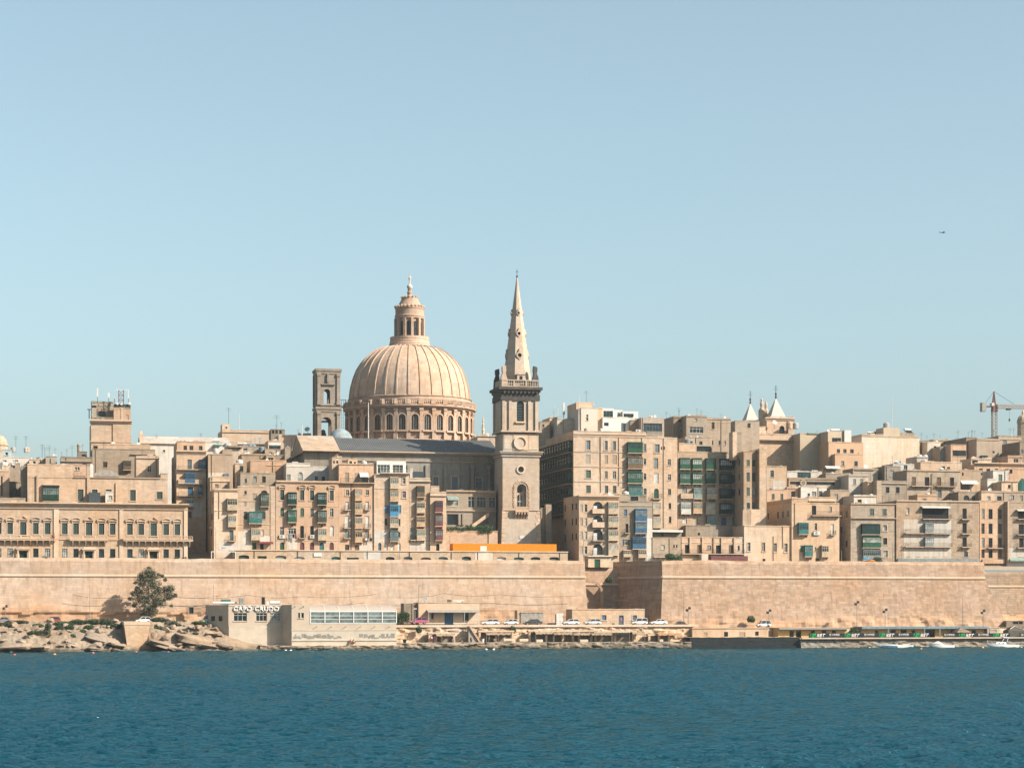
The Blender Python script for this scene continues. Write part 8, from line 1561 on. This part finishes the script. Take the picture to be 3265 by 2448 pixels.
# planter pot + bins on quay
t = thing('planter', 'dark tub planter with shrub at the corner of the glazed restaurant', 'planter', U(vx(12, 78), 1), 1, 1.6); MB().lathe([(.3, 0), (.5, .8), (.55, .85), (.45, .85)], n=12).build('tub', paint('K'), t)
MB().path([(0, 0, .8), (.1, 0, 1.3), (.15, .05, 1.9)], .05).build('stem', plain('bark', (.16, .12, .085)), t)
t = thing('bin', 'white litter bin with dark lid beside the stair', 'bin', U(vx(15, 1470), 3), 3, 1.66); MB().lathe([(.28, 0), (.34, .9)], n=12).build('bin_body', WHITE, t); MB().lathe([(.4, .9), (.4, 1.0), (.1, 1.1)], n=12).build('lid', paint('K'), t)
# ---- beach huts and banners
YW = plain('yellow_hut', (.72, .47, .20), .9, var=.12); BR = plain('blue_grey_beam', (.22, .32, .37), .8, var=.2)
b = low_house('cream low beach hut row with two dark windows above the dark dock', 13, 945, 1690, 805, 897, 5.2, 3.5, st('b', dirt=.5, blocks=.03), [('o', '', 1255, 1294, 840, 887), ('o', '', 1560, 1594, 838, 878), ('k', '', 1058, 1092, 845, 885), ('k', '', 1405, 1462, 845, 888), ('c', '', 940, 1692, 802, 812, .2)], short='cream beach hut')
b = low_house('yellow beach hut with flat grey roof and dark doorway', 14, -55, 580, 768, 850, 5.2, 4, YW, [('o', '', 50, 90, 778, 845), ('o', '', 110, 158, 782, 845), ('o', '', 245, 285, 778, 802), ('o', '', 345, 388, 778, 802), ('o', '', 440, 478, 778, 802)], short='yellow beach hut'); MB().box(b.X(-60), b.X(590), -1.3, 4.3, b.Z(768), b.Z(754)).build('flat_roof', plain('roof_grey', (.40, .38, .34), .9), b.root)
b = low_house('yellow beach hut row under a long blue grey beam', 14, 700, 1850, 758, 850, 5.4, 4, YW, [('o', '', 838, 866, 778, 805), ('o', '', 980, 1030, 770, 850), ('o', '', 1075, 1130, 770, 850), ('o', '', 1175, 1210, 775, 805), ('o', '', 1300, 1390, 768, 850), ('o', '', 1730, 1768, 775, 805), ('o', '', 1540, 1600, 775, 850)], short='beam hut row')
MB().box(b.X(695), b.X(1860), -1.6, 3.9, b.Z(762), b.Z(742)).build('beam_roof', BR, b.root)
for x in (938, 1273, 1413, 1870): MB().box(b.X(x) - .12, b.X(x) + .12, -1.55, -1.3, 0, b.Z(762)).build('post', BR, b.root)
b = low_house('small pale hut at the right end of the beach hut row', 14, 1875, 1985, 752, 850, 4.6, 3, st('b', dirt=.4), [('k', '', 1900, 1960, 770, 795)], short='small pale end hut')
t = thing('parasol', 'brown square thatched parasol behind the right banner', 'parasol', U(vx(14, 1630), 3.0), 3.0, 2.3); zt = ZP(vy(14, 748), vx(14, 1630), 3) - 2.3; zb = ZP(vy(14, 795), vx(14, 1630), 3) - 2.3; MB().prism([(-1.9, -1.9), (1.9, -1.9), (1.9, 1.9), (-1.9, 1.9)], zb, zt, [(-.05, -.05), (.05, -.05), (.05, .05), (-.05, .05)]).build('canopy', plain('thatch', (.32, .24, .17), .95, var=.25), t); MB().tube((0, 0, 0), (0, 0, zb), .07, 6).build('pole', IRON, t)
NAVY = plain('banner_navy', (.02, .035, .05), .6, var=.1); GRN = plain('banner_green', (.02, .42, .12), .6, var=.05); GRD = plain('banner_green_dark', (.01, .16, .07), .6, var=.05)
def banner(label, x0, x1, marks):
 v = 1.3; Xb = lambda x: U(vx(14, x), v); u0 = Xb(x0); zt, zb = ZP(vy(14, 803), vx(14, x0 + 200), v), ZP(vy(14, 846), vx(14, x0 + 200), v); t = thing('banner', label, 'banner', u0, v, zb); h = zt - zb
 MB().box(0, Xb(x1) - u0, 0, .05, 0, h).build('board', NAVY, t)
 for x in np.arange(.2, Xb(x1) - u0, 2.5): MB().box(x - .05, x + .05, .05, .12, -.3, h).build('post', IRON, t)
 for kind, x in marks:
  X = Xb(x) - u0
  if kind == 'z':
   m1, w1 = cached('izi', lambda: text_mesh('IZI', h * .74, .02, .28, 'lettering', .01)); m2, w2 = cached('bet', lambda: text_mesh('BET', h * .74, .02, .28, 'lettering', .035)); full = (Xb(x + 145) - Xb(x)); k = full / (w1 + w2 + .15)
   MB().xz([(X + w1 * k * .28, .06 * h), (X + w1 * k * 1.0, .06 * h), (X + w1 * k * 1.12, h * .95), (X + w1 * k * .42, h * .95)], -.012, -.002).build('green_block', GRD, t)
   o = link('lettering', m1.copy(), GRN, t, (X, -.014, h * .13)); o.scale = (k, 1, 1); o = link('lettering', m2.copy(), WHITE, t, (X + (w1 + .12) * k, -.008, h * .13)); o.scale = (k, 1, 1)
  else:
   m3, w3 = cached('win', lambda: text_mesh('BE A WINNER', h * .46, .02, 0, 'lettering', .012)); k = (Xb(x + 94) - Xb(x)) / w3; o = link('lettering', m3.copy(), WHITE, t, (X, -.008, h * .42)); o.scale = (k, 1, 1)
   mb = MB(); rr = random.Random(int(x))
   xx = 0
   while xx < w3 * k: ww = rr.uniform(.08, .3); mb.box(X + xx, X + min(xx + ww, w3 * k), -.01, -.002, h * .16, h * .16 + rr.uniform(.04, .09)); xx += ww + rr.uniform(.06, .25)
   mb.build('fine_print', paint('Y'), t)
banner('long black banner with green and white IZIBET lettering on the quay', 228, 1342, [('z', 236), ('w', 418), ('z', 553), ('w', 740), ('z', 873), ('w', 1057), ('z', 1190)])
banner('shorter black IZIBET banner right of the parasol gap', 1468, 2082, [('w', 1478), ('z', 1608), ('w', 1792), ('z', 1924)])
banner('clipped end of a black banner at the right picture edge', 2170, 2400, [('w', 2186), ('z', 2300)])
t = thing('hut_tarp', 'dark tarpaulin heap with pale ridge at the right end of the quay', 'tarpaulin', U(vx(14, 2120), 3), 3, 2.25); MB().prism([(-2, -1), (2.6, -1), (2.6, 2), (-2, 2)], 0, 1.8).prism([(-2, -1), (2.6, -1), (2.6, 2), (-2, 2)], 1.8, 2.8, [(-.6, .2), (1.2, .2), (1.2, 1), (-.6, 1)]).build('tarp', plain('tarp', (.13, .12, .10), .9), t); MB().tube((-1.6, -1.0, 2.2), (.2, .2, 2.9), .06).tube((.2, .2, 2.9), (2.4, -.9, 2.1), .06).build('ridge_pole', WHITE, t)
b = low_house('dark stone store with shutters at the right edge of the shore road', 14, 2050, 2400, 690, 850, 13, 6, st('e'), [('o', '', 2110, 2160, 695, 720), ('o', '', 2165, 2200, 690, 720)], short='dark stone store')
# ---- shore posts and lamps
def lamp(label, n, x, yt, yb, v, kind='arm', z=None):
 px = vx(n, x); u = U(px, v); z0 = ZP(vy(n, yb), px, v) if z is None else z; h = ZP(vy(n, yt), px, v) - z0; t = thing('street_lamp' if kind != 'pole' else 'utility_pole', label, 'street lamp' if kind != 'pole' else 'pole', u, v, z0)
 PM = plain('pole_grey', (.33, .30, .26), .7); MB().tube((0, 0, 0), (0, 0, h), .09, 7, .055).build('pole', PM, t)
 if kind == 'arm': MB().path([(0, 0, h), (.5, 0, h + .25), (1.0, 0, h + .4)], .045).build('arm', PM, t); MB().prism([(1.0, -.12), (1.55, -.12), (1.55, .12), (1.0, .12)], h + .34, h + .48).build('lamp_head', PM, t)
 if kind == 'arml': MB().path([(0, 0, h), (-.5, 0, h + .15), (-1.0, 0, h + .25)], .045).build('arm', PM, t); MB().box(-1.6, -1.0, -.12, .12, h + .2, h + .32).build('lamp_head', PM, t)
 if kind == 'flood': 
  for dx in (-.35, .3): MB().box(dx - .25, dx + .25, -.2, .2, h - .45 + dx * .8, h + .15 + dx * .8).build('lamp_head', IRON, t)
 if kind == 'globe': MB().box(-.35, .35, -.25, .25, h - .1, h + .12).build('lamp_head', WHITE, t)
 return t
for a in (('lone thin pole left of the tree by the rampart', 10, 906, 385, 722, 12, 'pole'), ('thin pole at the left corner of the restaurant', 11, 224, 340, 520, 14, 'pole', 6.2), ('street lamp behind the blue door house', 12, 192, 330, 600, 11, 'arm', 5.6), ('short lamp post right of the glazed restaurant', 12, 163, 515, 635, 7.2, 'globe', 5.6), ('short dark floodlight post at the far left', 10, 52, 610, 735, 11, 'flood', 6.2), ('street lamp on the bastion side road', 13, 862, 450, 790, 9.5, 'arml', 4.9), ('twin floodlight post left of the bastion huts', 13, 905, 612, 785, 9.5, 'flood', 4.9), ('twin floodlight post above the yellow hut', 13, 1695, 635, 790, 9.5, 'flood', 4.9), ('tall floodlight post above the first banner', 14, 672, 520, 740, 9.4, 'flood', 4.9), ('floodlight post above the beam hut row', 14, 932, 590, 735, 9.4, 'flood', 4.9), ('slim lamp post right of the beam hut row', 14, 1648, 480, 735, 9.4, 'arml', 4.9), ('dark floodlight post near the bastion right corner', 14, 1835, 600, 735, 9.4, 'flood', 4.9),
          ('street lamp in front of the loggia corner house', 7, 535, 1325, 1580, 30, 'arml', 20), ('street lamp before the cream corner townhouse', 3, 600, 1228, 1530, 29, 'arml', 20), ('grey post in the alley right of the cream rampart house', 9, 118, 1478, 1580, 30, 'pole', 20), ('grey post before the weathered corner block', 9, 570, 1420, 1585, 28, 'pole', 20), ('cream post before the wide balconied block', 9, 648, 1430, 1585, 28, 'pole', 20), ('thin lamp before the blue balcony townhouse row', 4, 1300, 1240, 1510, 30, 'pole', 20)): lamp(*a)
t = thing('parasol', 'blue parasol on the rampart before the shaded corner block', 'parasol', U(vx(9, 340), 27), 27, 20.0); zz = ZP(vy(9, 1537), vx(9, 340), 27) - 20; MB().lathe([(1.5, zz - .55), (.05, zz)], n=8, cap=False).build('canopy', paint('S'), t); MB().tube((0, 0, 0), (0, 0, zz), .04, 5).build('pole', IRON, t)
t = thing('parasol', 'orange and red parasol beside the blue one on the rampart', 'parasol', U(vx(9, 378), 26.4), 26.4, 20.0); MB().lathe([(1.4, zz - .95), (.05, zz - .45)], n=8, cap=False).build('canopy', plain('orange_panel', (.90, .36, .07)), t); MB().tube((0, 0, 0), (0, 0, zz - .45), .04, 5).build('pole', IRON, t)
# shrine box on the wall, pier, tree, shrubs
t = thing('wall_shrine', 'small dark niche shrine on the rampart left of the restaurant', 'shrine', U(vx(10, 1928), 19.2), 19.2, ZP(vy(10, 680), vx(10, 1928), 19.2)); MB().box(-.9, .9, 0, .6, -.25, 0).box(-.75, -.5, 0, .6, 0, 1.5).box(.5, .75, 0, .6, 0, 1.5).xz([(-.85, 1.5), (.85, 1.5), (0, 2.0)], 0, .6).build('frame', st('c'), t); MB().box(-.5, .5, .2, .3, 0, 1.5).build('niche', plain('dark', (.03, .035, .04)), t)
v = -3; u0, u1 = U(vx(10, 1252), v), U(vx(10, 1512), v); zt = ZP(vy(10, 760), vx(10, 1380), v); t = thing('stone_pier', 'tapered square masonry pier rising from the rocks on the left', 'pier', u0, v, -1); w = u1 - u0; M = stone((.60, .43, .285), .3, .4, .12, 'pier_masonry', .4)
MB().prism([(.9, -.6), (w - 1.4, -.6), (w - 1.4, 12), (.9, 12)], 0, zt + .2, [(0, 0), (w, 0), (w, 12), (0, 12)]).build('pier_body', M, t); MB().box(-.08, w + .08, -.08, 12, zt + .2, zt + .95).build('coping', TRIM, t)
def tree():
 v = 16.2; px = vx(10, 1500); u = U(px, v); z0 = 6.0; s = YD(u, v) / F / 3.16; rng = random.Random(8); tr = MB()
 P = lambda x, y: ((x - 1500) * s, 0, ZP(vy(10, y), px, v) - z0)
 limbs = [((1505, 760), (1500, 560), .28), ((1500, 560), (1490, 400), .17), ((1500, 600), (1600, 470), .14), ((1500, 580), (1420, 450), .14), ((1490, 420), (1510, 270), .09), ((1490, 430), (1430, 310), .08), ((1600, 480), (1700, 430), .07), ((1420, 460), (1390, 330), .07), ((1500, 650), (1400, 540), .12), ((1510, 640), (1640, 560), .1)]
 for (a, b, r) in limbs:
  p, q = Vector(P(*a)), Vector(P(*b)); q.y += rng.uniform(-1, 1); tr.tube(p, q, r, 7, r * .55)
 spots = [(1500, 260, 60, 35), (1450, 300, 55, 40), (1550, 300, 50, 40), (1420, 350, 55, 45), (1500, 370, 70, 60), (1560, 380, 55, 50), (1440, 430, 65, 55), (1530, 460, 80, 60), (1600, 500, 70, 55), (1660, 450, 60, 45), (1710, 430, 45, 35), (1700, 500, 45, 40), (1460, 520, 80, 60), (1550, 560, 70, 55), (1610, 580, 60, 40), (1400, 560, 55, 50), (1500, 620, 70, 55), (1470, 680, 55, 40), (1540, 660, 45, 40), (1390, 480, 40, 45)]
 bl = []
 for x, y, rx, ry in spots:
  c = P(x, y); bl.append(((c[0], rng.uniform(-1.3, 1.3), c[2]), (rx * s * 1.25, rx * s * .9, ry * s * 1.2)))
 bl = bl * 3 + [((c[0] + rng.uniform(-1.5, 1.5) * r[0], c[1] + rng.uniform(-1, 1), c[2] + rng.uniform(-1.2, 1.2) * r[2]), (r[0] * .32, r[1] * .35, r[2] * .3)) for c, r in bl for q in range(3)]
 t = leafy('tree', 'ragged olive green tree standing against the rampart above the rocks', 'tree', u, v, z0, bl, 21000, .17, LEAFO, seed=4, trunk=tr); return t
tree()
def shrub(label, n, x, y, w, h, v, mat, seed, group=None):
 px = vx(n, x); s = YD(U(px, v), v) / F / VIEW[n][2]; bl = [((0, 0, h * s * .45), (w * s * .6, .9, h * s * .55)), ((-w * s * .3, .1, h * s * .35), (w * s * .4, .7, h * s * .4)), ((w * s * .3, 0, h * s * .3), (w * s * .4, .7, h * s * .4))]
 return leafy('shrub', label, 'shrub', U(px, v), v, ZP(vy(n, y), px, v), bl, int(500 + 18 * w), .15, mat, seed=seed, group=group)
SHL = ['broad shrub behind the red car at the left', 'wide shrub left of the masonry pier, topmost of its patch', 'round shrub in the left rock patch', 'small shrub under the broad one in the left patch', 'dark shrub in the middle of the left rock patch', 'tall shrub just left of the masonry pier', 'low shrub below the tall one left of the masonry pier', 'shrub touching the road edge near the masonry pier', 'shrub clinging beside the left side of the masonry pier', 'flat shrub low on the far left rocks', 'tiny shrub low at the far left', 'shrub at the left picture edge near the grey car', 'flat shrub left of the red car', 'bright shrub just right of the masonry pier', 'tall round shrub right of the masonry pier', 'flat shrub under the bright one right of the pier', 'small shrub between pier and rock slope', 'small shrub midway between pier and restaurant', 'low shrub behind the rocks near the restaurant', 'tiny shrub on the bare slope near the restaurant', 'small shrub low on the rocks left of the pier', 'tiny shrub lowest on the left rock patch', 'flat shrub along the road at the far left']
SH = [(640, 790, 160, 45, 'left of centre'), (780, 780, 130, 55, ''), (595, 850, 70, 70, ''), (660, 880, 90, 45, ''), (700, 830, 70, 50, ''), (940, 780, 130, 60, ''), (905, 830, 90, 50, ''), (1060, 780, 110, 60, ''), (1145, 810, 120, 40, ''), (340, 890, 110, 50, ''), (180, 860, 70, 40, ''), (90, 800, 110, 40, ''), (380, 810, 90, 40, ''), (1600, 750, 130, 45, ''), (1750, 800, 70, 60, ''), (1600, 830, 90, 35, ''), (1690, 835, 70, 40, ''), (1855, 860, 60, 35, ''), (2010, 775, 120, 30, ''), (1970, 880, 45, 25, ''), (830, 870, 60, 40, ''), (735, 915, 50, 40, ''), (200, 770, 130, 35, '')]
for i, (x, y, w, h, q) in enumerate(SH): v = 1 + (880 - y) / 22; shrub(SHL[i], 10, x, y + 10, w, h, v, LEAFD if i % 3 else LEAF, 40 + i, 'shrubs on the rocks')
t = leafy('shrub', 'tall drooping dark shrub standing in a rock cleft at the left', 'shrub', U(vx(10, 475), 0), 0, ZP(vy(10, 935), vx(10, 475), 0), [((0, 0, 1.2), (.9, .9, 1.6)), ((.2, 0, 2.8), (.8, .8, .9))], 1500, .15, LEAFD, seed=77)
hedge('green bush between glazed restaurant and blue door house', 12, 12, 110, 525, 640, 8.5, 2600, 11, 'bush'); shrub('green plant hanging from the rock bank below the cars', 12, 965, 705, 40, 55, 6.0, LEAF, 90); shrub('dark bush growing on the shaded flank of the bastion', 12, 1755, 300, 50, 50, 29, LEAFD, 91); shrub('green bush on the road bank below the bastion', 13, 1520, 745, 60, 70, 12.6, LEAF, 92); shrub('dark green bush between the two yellow beach huts', 14, 660, 850, 90, 115, 4.6, LEAF, 93); shrub('small hanging plant on the rock bank left of the cave', 12, 195, 710, 35, 60, 5.6, LEAFD, 94)
leafy('tree', 'small dark green tree before the small stone house on the rampart', 'tree', U(vx(7, 1385), 33), 33, 20, [((0, 0, 2.2), (2.2, 1.6, 1.2)), ((-1, 0, 2.8), (1.3, 1.2, .9)), ((1.1, 0, 1.8), (1.4, 1.2, 1.0))], 3800, .16, LEAF, seed=21, trunk=MB().tube((0, 0, 0), (0, 0, 2.2), .16, 6, .1)); leafy('tree', 'small green tree beside the blue parasol', 'tree', U(vx(9, 435), 30), 30, 20, [((0, 0, 1.9), (1.4, 1.2, 1.1))], 1500, .15, LEAF, seed=22, trunk=MB().tube((0, 0, 0), (0, 0, 1.6), .1, 6, .07))
for i, (x, y, l) in enumerate(((505, 1332, 'leftmost potted shrub before the palace door'), (1262, 1330, 'potted shrub before the palace middle unit'), (1528, 1320, 'round potted shrub before the palace right unit'), (2010, 1330, 'climbing shrub at the right end of the palace'), (2100, 1345, 'dark bush at the palace corner'))): leafy('shrub', l, 'shrub', U(vx(2, x), 37), 37, 20, [((0, 0, 1.5), (.8, .7, .8)), ((.1, 0, .8), (.5, .5, .7))], 900, .13, LEAFD, seed=60 + i)
# parked vehicles peeping over the rampart
car('dark car peeping over the rampart right of the palace', vx(3, 370), 0, 30, (.05, .06, .07), 'hatch', 3.9, 20.0)
car('dark car behind the white metal frame on the rampart', vx(3, 620), 0, 31.5, (.08, .09, .1), 'suv', 4.0, 20.0)
# ---- boats
def boat(label, n, x0, x1, ywl, ytop, v, kind):
 px = vx(n, (x0 + x1) / 2); u0 = U(vx(n, x0), v); L = U(vx(n, x1), v) - u0; t = thing('motorboat', label, 'boat', u0, v, -.05); HU = plain('hull_white', (1.2, 1.18, 1.14), .3, var=.04); HB = plain('hull_blue', (.10, .20, .30), .3, var=.1)
 N = 14; k = 9; mb = MB(); Hb, Hs = (1.25, .8)
 for i in range(N + 1):
  f = i / N; bw = 1.15 * (math.sin(math.pi / 2 * min(1, f * 1.9)) ** .7 if f > 0 else .02); zd = Hb + (Hs - Hb) * min(1, f * 1.2); keel = -.35 + .9 * (1 - f) ** 4; x = f * L
  mb.v += [(x, bw * math.copysign(abs(math.sin(a)) ** .35, a), keel + (zd - keel) * (1 - math.cos(a)) ** .8) for j, a in enumerate([-math.pi / 2 + math.pi * q / (k - 1) for q in range(k)])]
 for i in range(N):
  for j in range(k - 1): mb.f.append((i * k + j, i * k + j + 1, (i + 1) * k + j + 1, (i + 1) * k + j))
 mb.f.append(tuple(N * k + j for j in range(k))); o = mb.build('hull', HU, t); smooth_angle(o, 50)
 dk = MB()
 for i in range(N): dk.quad(mb.v[i * k], mb.v[(i + 1) * k], mb.v[(i + 1) * k + k - 1], mb.v[i * k + k - 1])
 for q in dk.v: pass
 dk.v = [(a, b * .96, c - .03) for a, b, c in dk.v]; dk.build('deck', plain('deck_cream', (.72, .68, .6), .6), t)
 st_ = MB()
 for i in range(1, N):
  for s in (0, k - 1): a, b = mb.v[i * k + s], mb.v[(i + 1) * k + s]; st_.tube(a, b, .05, 4)
 st_.build('rub_rail', WHITE, t)
 if kind == 'open':
  s2 = MB()
  for sgn in (-1, 1): s2.quad((L * .1, sgn * (.9), .35), (L * .55, sgn * 1.21, .25), (L * .55, sgn * 1.2, .62), (L * .12, sgn * 1.0, .8))
  s2.build('blue_stripe', HB, t); MB().quad((L * .33, -.8, .98), (L * .33, .8, .98), (L * .44, .7, 1.55), (L * .44, -.7, 1.55)).quad((L * .33, -.8, .98), (L * .44, -.7, 1.55), (L * .56, -.95, .95)).quad((L * .33, .8, .98), (L * .56, .95, .95), (L * .44, .7, 1.55)).build('windscreen', GL[1], t); MB().box(L * .5, L * .58, -.7, .7, .8, 1.15).box(L * .72, L * .9, -.8, .8, .75, 1.05).build('seat', WHITE, t)
  MB().path([(L * .33, -.8, .98), (L * .44, -.7, 1.57), (L * .44, .7, 1.57), (L * .33, .8, .98)], .03).build('screen_frame', WHITE, t)
 if kind == 'cover':
  c = MB(); m_ = 8
  for i in range(m_ + 1):
   f = .12 + .8 * i / m_; h = 1.0 + .75 * math.exp(-((f - .38) / .16) ** 2) - .25 * f
   for j in range(7): a = -1 + 2 * j / 6; c.v.append((f * L, a * 1.1 * min(1, f * 2.2), .78 + (h - .78) * (1 - a * a) ** .8 + .18 * (1 - f)))
  for i in range(m_):
   for j in range(6): c.f.append((i * 7 + j, i * 7 + j + 1, (i + 1) * 7 + j + 1, (i + 1) * 7 + j))
  c.build('canvas_cover', plain('canvas', (.80, .76, .70), .9), t, smooth=True)
 if kind == 'cabin':
  MB().prism([(L * .22, -.8), (L * .6, -.9), (L * .6, .9), (L * .22, .8)], .8, 1.45, [(L * .3, -.65), (L * .58, -.8), (L * .58, .8), (L * .3, .65)]).build('cabin', HU, t)
  for x in (.34, .46): MB().box(L * x, L * x + .5, -.86, -.8, 1.05, 1.25).build('porthole', GL[0], t)
  MB().prism([(L * .46, -.65), (L * .62, -.7), (L * .62, .7), (L * .46, .65)], 1.45, 2.45, [(L * .54, -.6), (L * .66, -.65), (L * .66, .65), (L * .54, .6)]).build('wheelhouse_glass', GL[1], t); MB().prism([(L * .52, -.75), (L * .7, -.8), (L * .7, .8), (L * .52, .75)], 2.45, 2.6).tube((L * .46, -.66, 1.45), (L * .54, -.62, 2.5), .05).tube((L * .62, -.72, 1.45), (L * .66, -.68, 2.5), .06).tube((L * .62, .72, 1.45), (L * .66, .68, 2.5), .06).build('hard_top', HU, t)
  MB().path([(0.1, 0, 1.3), (.4, -.4, 1.75), (L * .25, -.85, 1.65)], .03).path([(0.1, 0, 1.3), (.4, .4, 1.75), (L * .25, .85, 1.65)], .03).build('bow_rail', WHITE, t)
 MB().prism([(L - .05, -.25), (L + .3, -.25), (L + .3, .25), (L - .05, .25)], .2, 1.15).prism([(L + .05, -.12), (L + .25, -.12), (L + .25, .12), (L + .05, .12)], -.4, .2).build('outboard_motor', paint('Y'), t); return t
boat('white open motorboat with windscreen and blue stripe moored at the quay', 14, 848, 1175, 955, 880, -4, 'open'); boat('white motorboat under a peaked canvas cover, middle of the three', 14, 1335, 1555, 965, 898, -6, 'cover'); boat('white cabin motorboat with hard top, nearest the right edge', 14, 1868, 2150, 958, 865, -5, 'cabin')
# ---- buoys and swimmers' floats
for n, x, y, c, l in ((11, 860, 928, 'W', 'white buoy floating near the rocks below the restaurant'), (11, 903, 928, 'W', 'second white buoy floating right beside another'), (15, 1548, 825, 'W', 'white buoy off the cave quay'), (15, 1722, 828, 'W', 'white and orange buoy pair member off the quay'), (15, 1690, 797, 'R', 'small orange red float off the quay'), (15, 1828, 755, 'P', 'orange ball buoy against the quay edge'), (15, 850, 800, 'R', 'red float off the left quay'), (13, 232, 995, 'S', 'blue float off the awning quay'), (13, 880, 995, 'P', 'peach float before the dark dock left end'), (13, 1450, 995, 'W', 'white float before the dark dock'), (13, 1508, 998, 'W', 'tall white buoy before the dark dock'), (14, 788, 945, 'W', 'oval white buoy left of the open motorboat'), (14, 712, 942, 'K', 'dark buoy left of the oval white one'), (14, 1262, 955, 'P', 'cream buoy between the first two boats'), (14, 1830, 942, 'C', 'cream buoy pair left of the cabin motorboat'), (14, 2188, 945, 'W', 'white buoy right of the cabin motorboat'), (10, 935, 1085, 'R', 'pink red float off the left rocks'), (10, 550, 1100, 'P', 'yellow orange float off the left rocks'), (10, 145, 1105, 'R', 'pink float at the far left'), (10, 1370, 1075, 'R', 'pink float below the masonry pier'), (10, 1695, 1078, 'R', 'pink float right of the masonry pier'), (16, 1545, 0, 'R', '')):
 if not l: continue
 px, py = vx(n, x), vy(n, y); Yq = H / ((py - HY) / F); k = (px - CX) / F; Xw = k * Yq; v_ = (-(Xw) * sa + (Yq - D0) * ca); u_ = Xw * ca + (Yq - D0) * sa
 t = thing('buoy', l, 'buoy', u_, v_, -.05); s = .36; t.scale = (s / .36,) * 3
 MB().ball((0, 0, .12), .34, 10, 7, 1.0).build('float', plain('buoy_' + c, {'W': (.9, .88, .84), 'R': (.62, .16, .14), 'P': (.85, .4, .16), 'S': (.12, .35, .6), 'K': (.04, .05, .06), 'C': (.75, .6, .42)}[c], .5), t, smooth=True); MB().tube((0, 0, .42), (0, 0, .62), .05, 6).build('eye_ring', IRON, t)
# =================================================================== LABELS: tell look-alikes apart by their place in the row
def tell_apart():
 by = {}
 for o in SC.objects:
  if o.parent is None and o.get('category') and o.get('label'): by.setdefault(o['label'], []).append(o)
 ORD = ['leftmost', 'second from left', 'third from left', 'fourth from left', 'fifth from left', 'sixth from left', 'seventh from left', 'eighth from left', 'ninth from left', 'tenth from left']
 for l, os_ in by.items():
  if len(os_) < 2: continue
  os_.sort(key=lambda o: o.matrix_basis.translation.x / o.matrix_basis.translation.y)
  for i, o in enumerate(os_):
   p = ORD[i] if i < 10 else f'number {i + 1} from left'
   if i == len(os_) - 1: p = 'rightmost'
   o['label'] = f'{p} {l}' if len(os_) > 2 or True else l
tell_apart()

# =================================================================== AIR
hz = MB().box(-9200, 9200, -2200, 9200, -2.2, 112).build('haze', None); hm = bpy.data.materials.new('haze_air'); hm.use_nodes = True; ht = hm.node_tree; ht.nodes.clear()
ho = ht.nodes.new('ShaderNodeOutputMaterial'); hv = ht.nodes.new('ShaderNodeVolumePrincipled'); hv.inputs['Color'].default_value = (.88, .94, .97, 1); hv.inputs['Density'].default_value = .00006; hv.inputs['Anisotropy'].default_value = .2
ht.links.new(hv.outputs[0], ho.inputs['Volume']); hz.data.materials.append(hm); tag(hz, 'thin pale sea haze over harbour and town', kind='stuff')
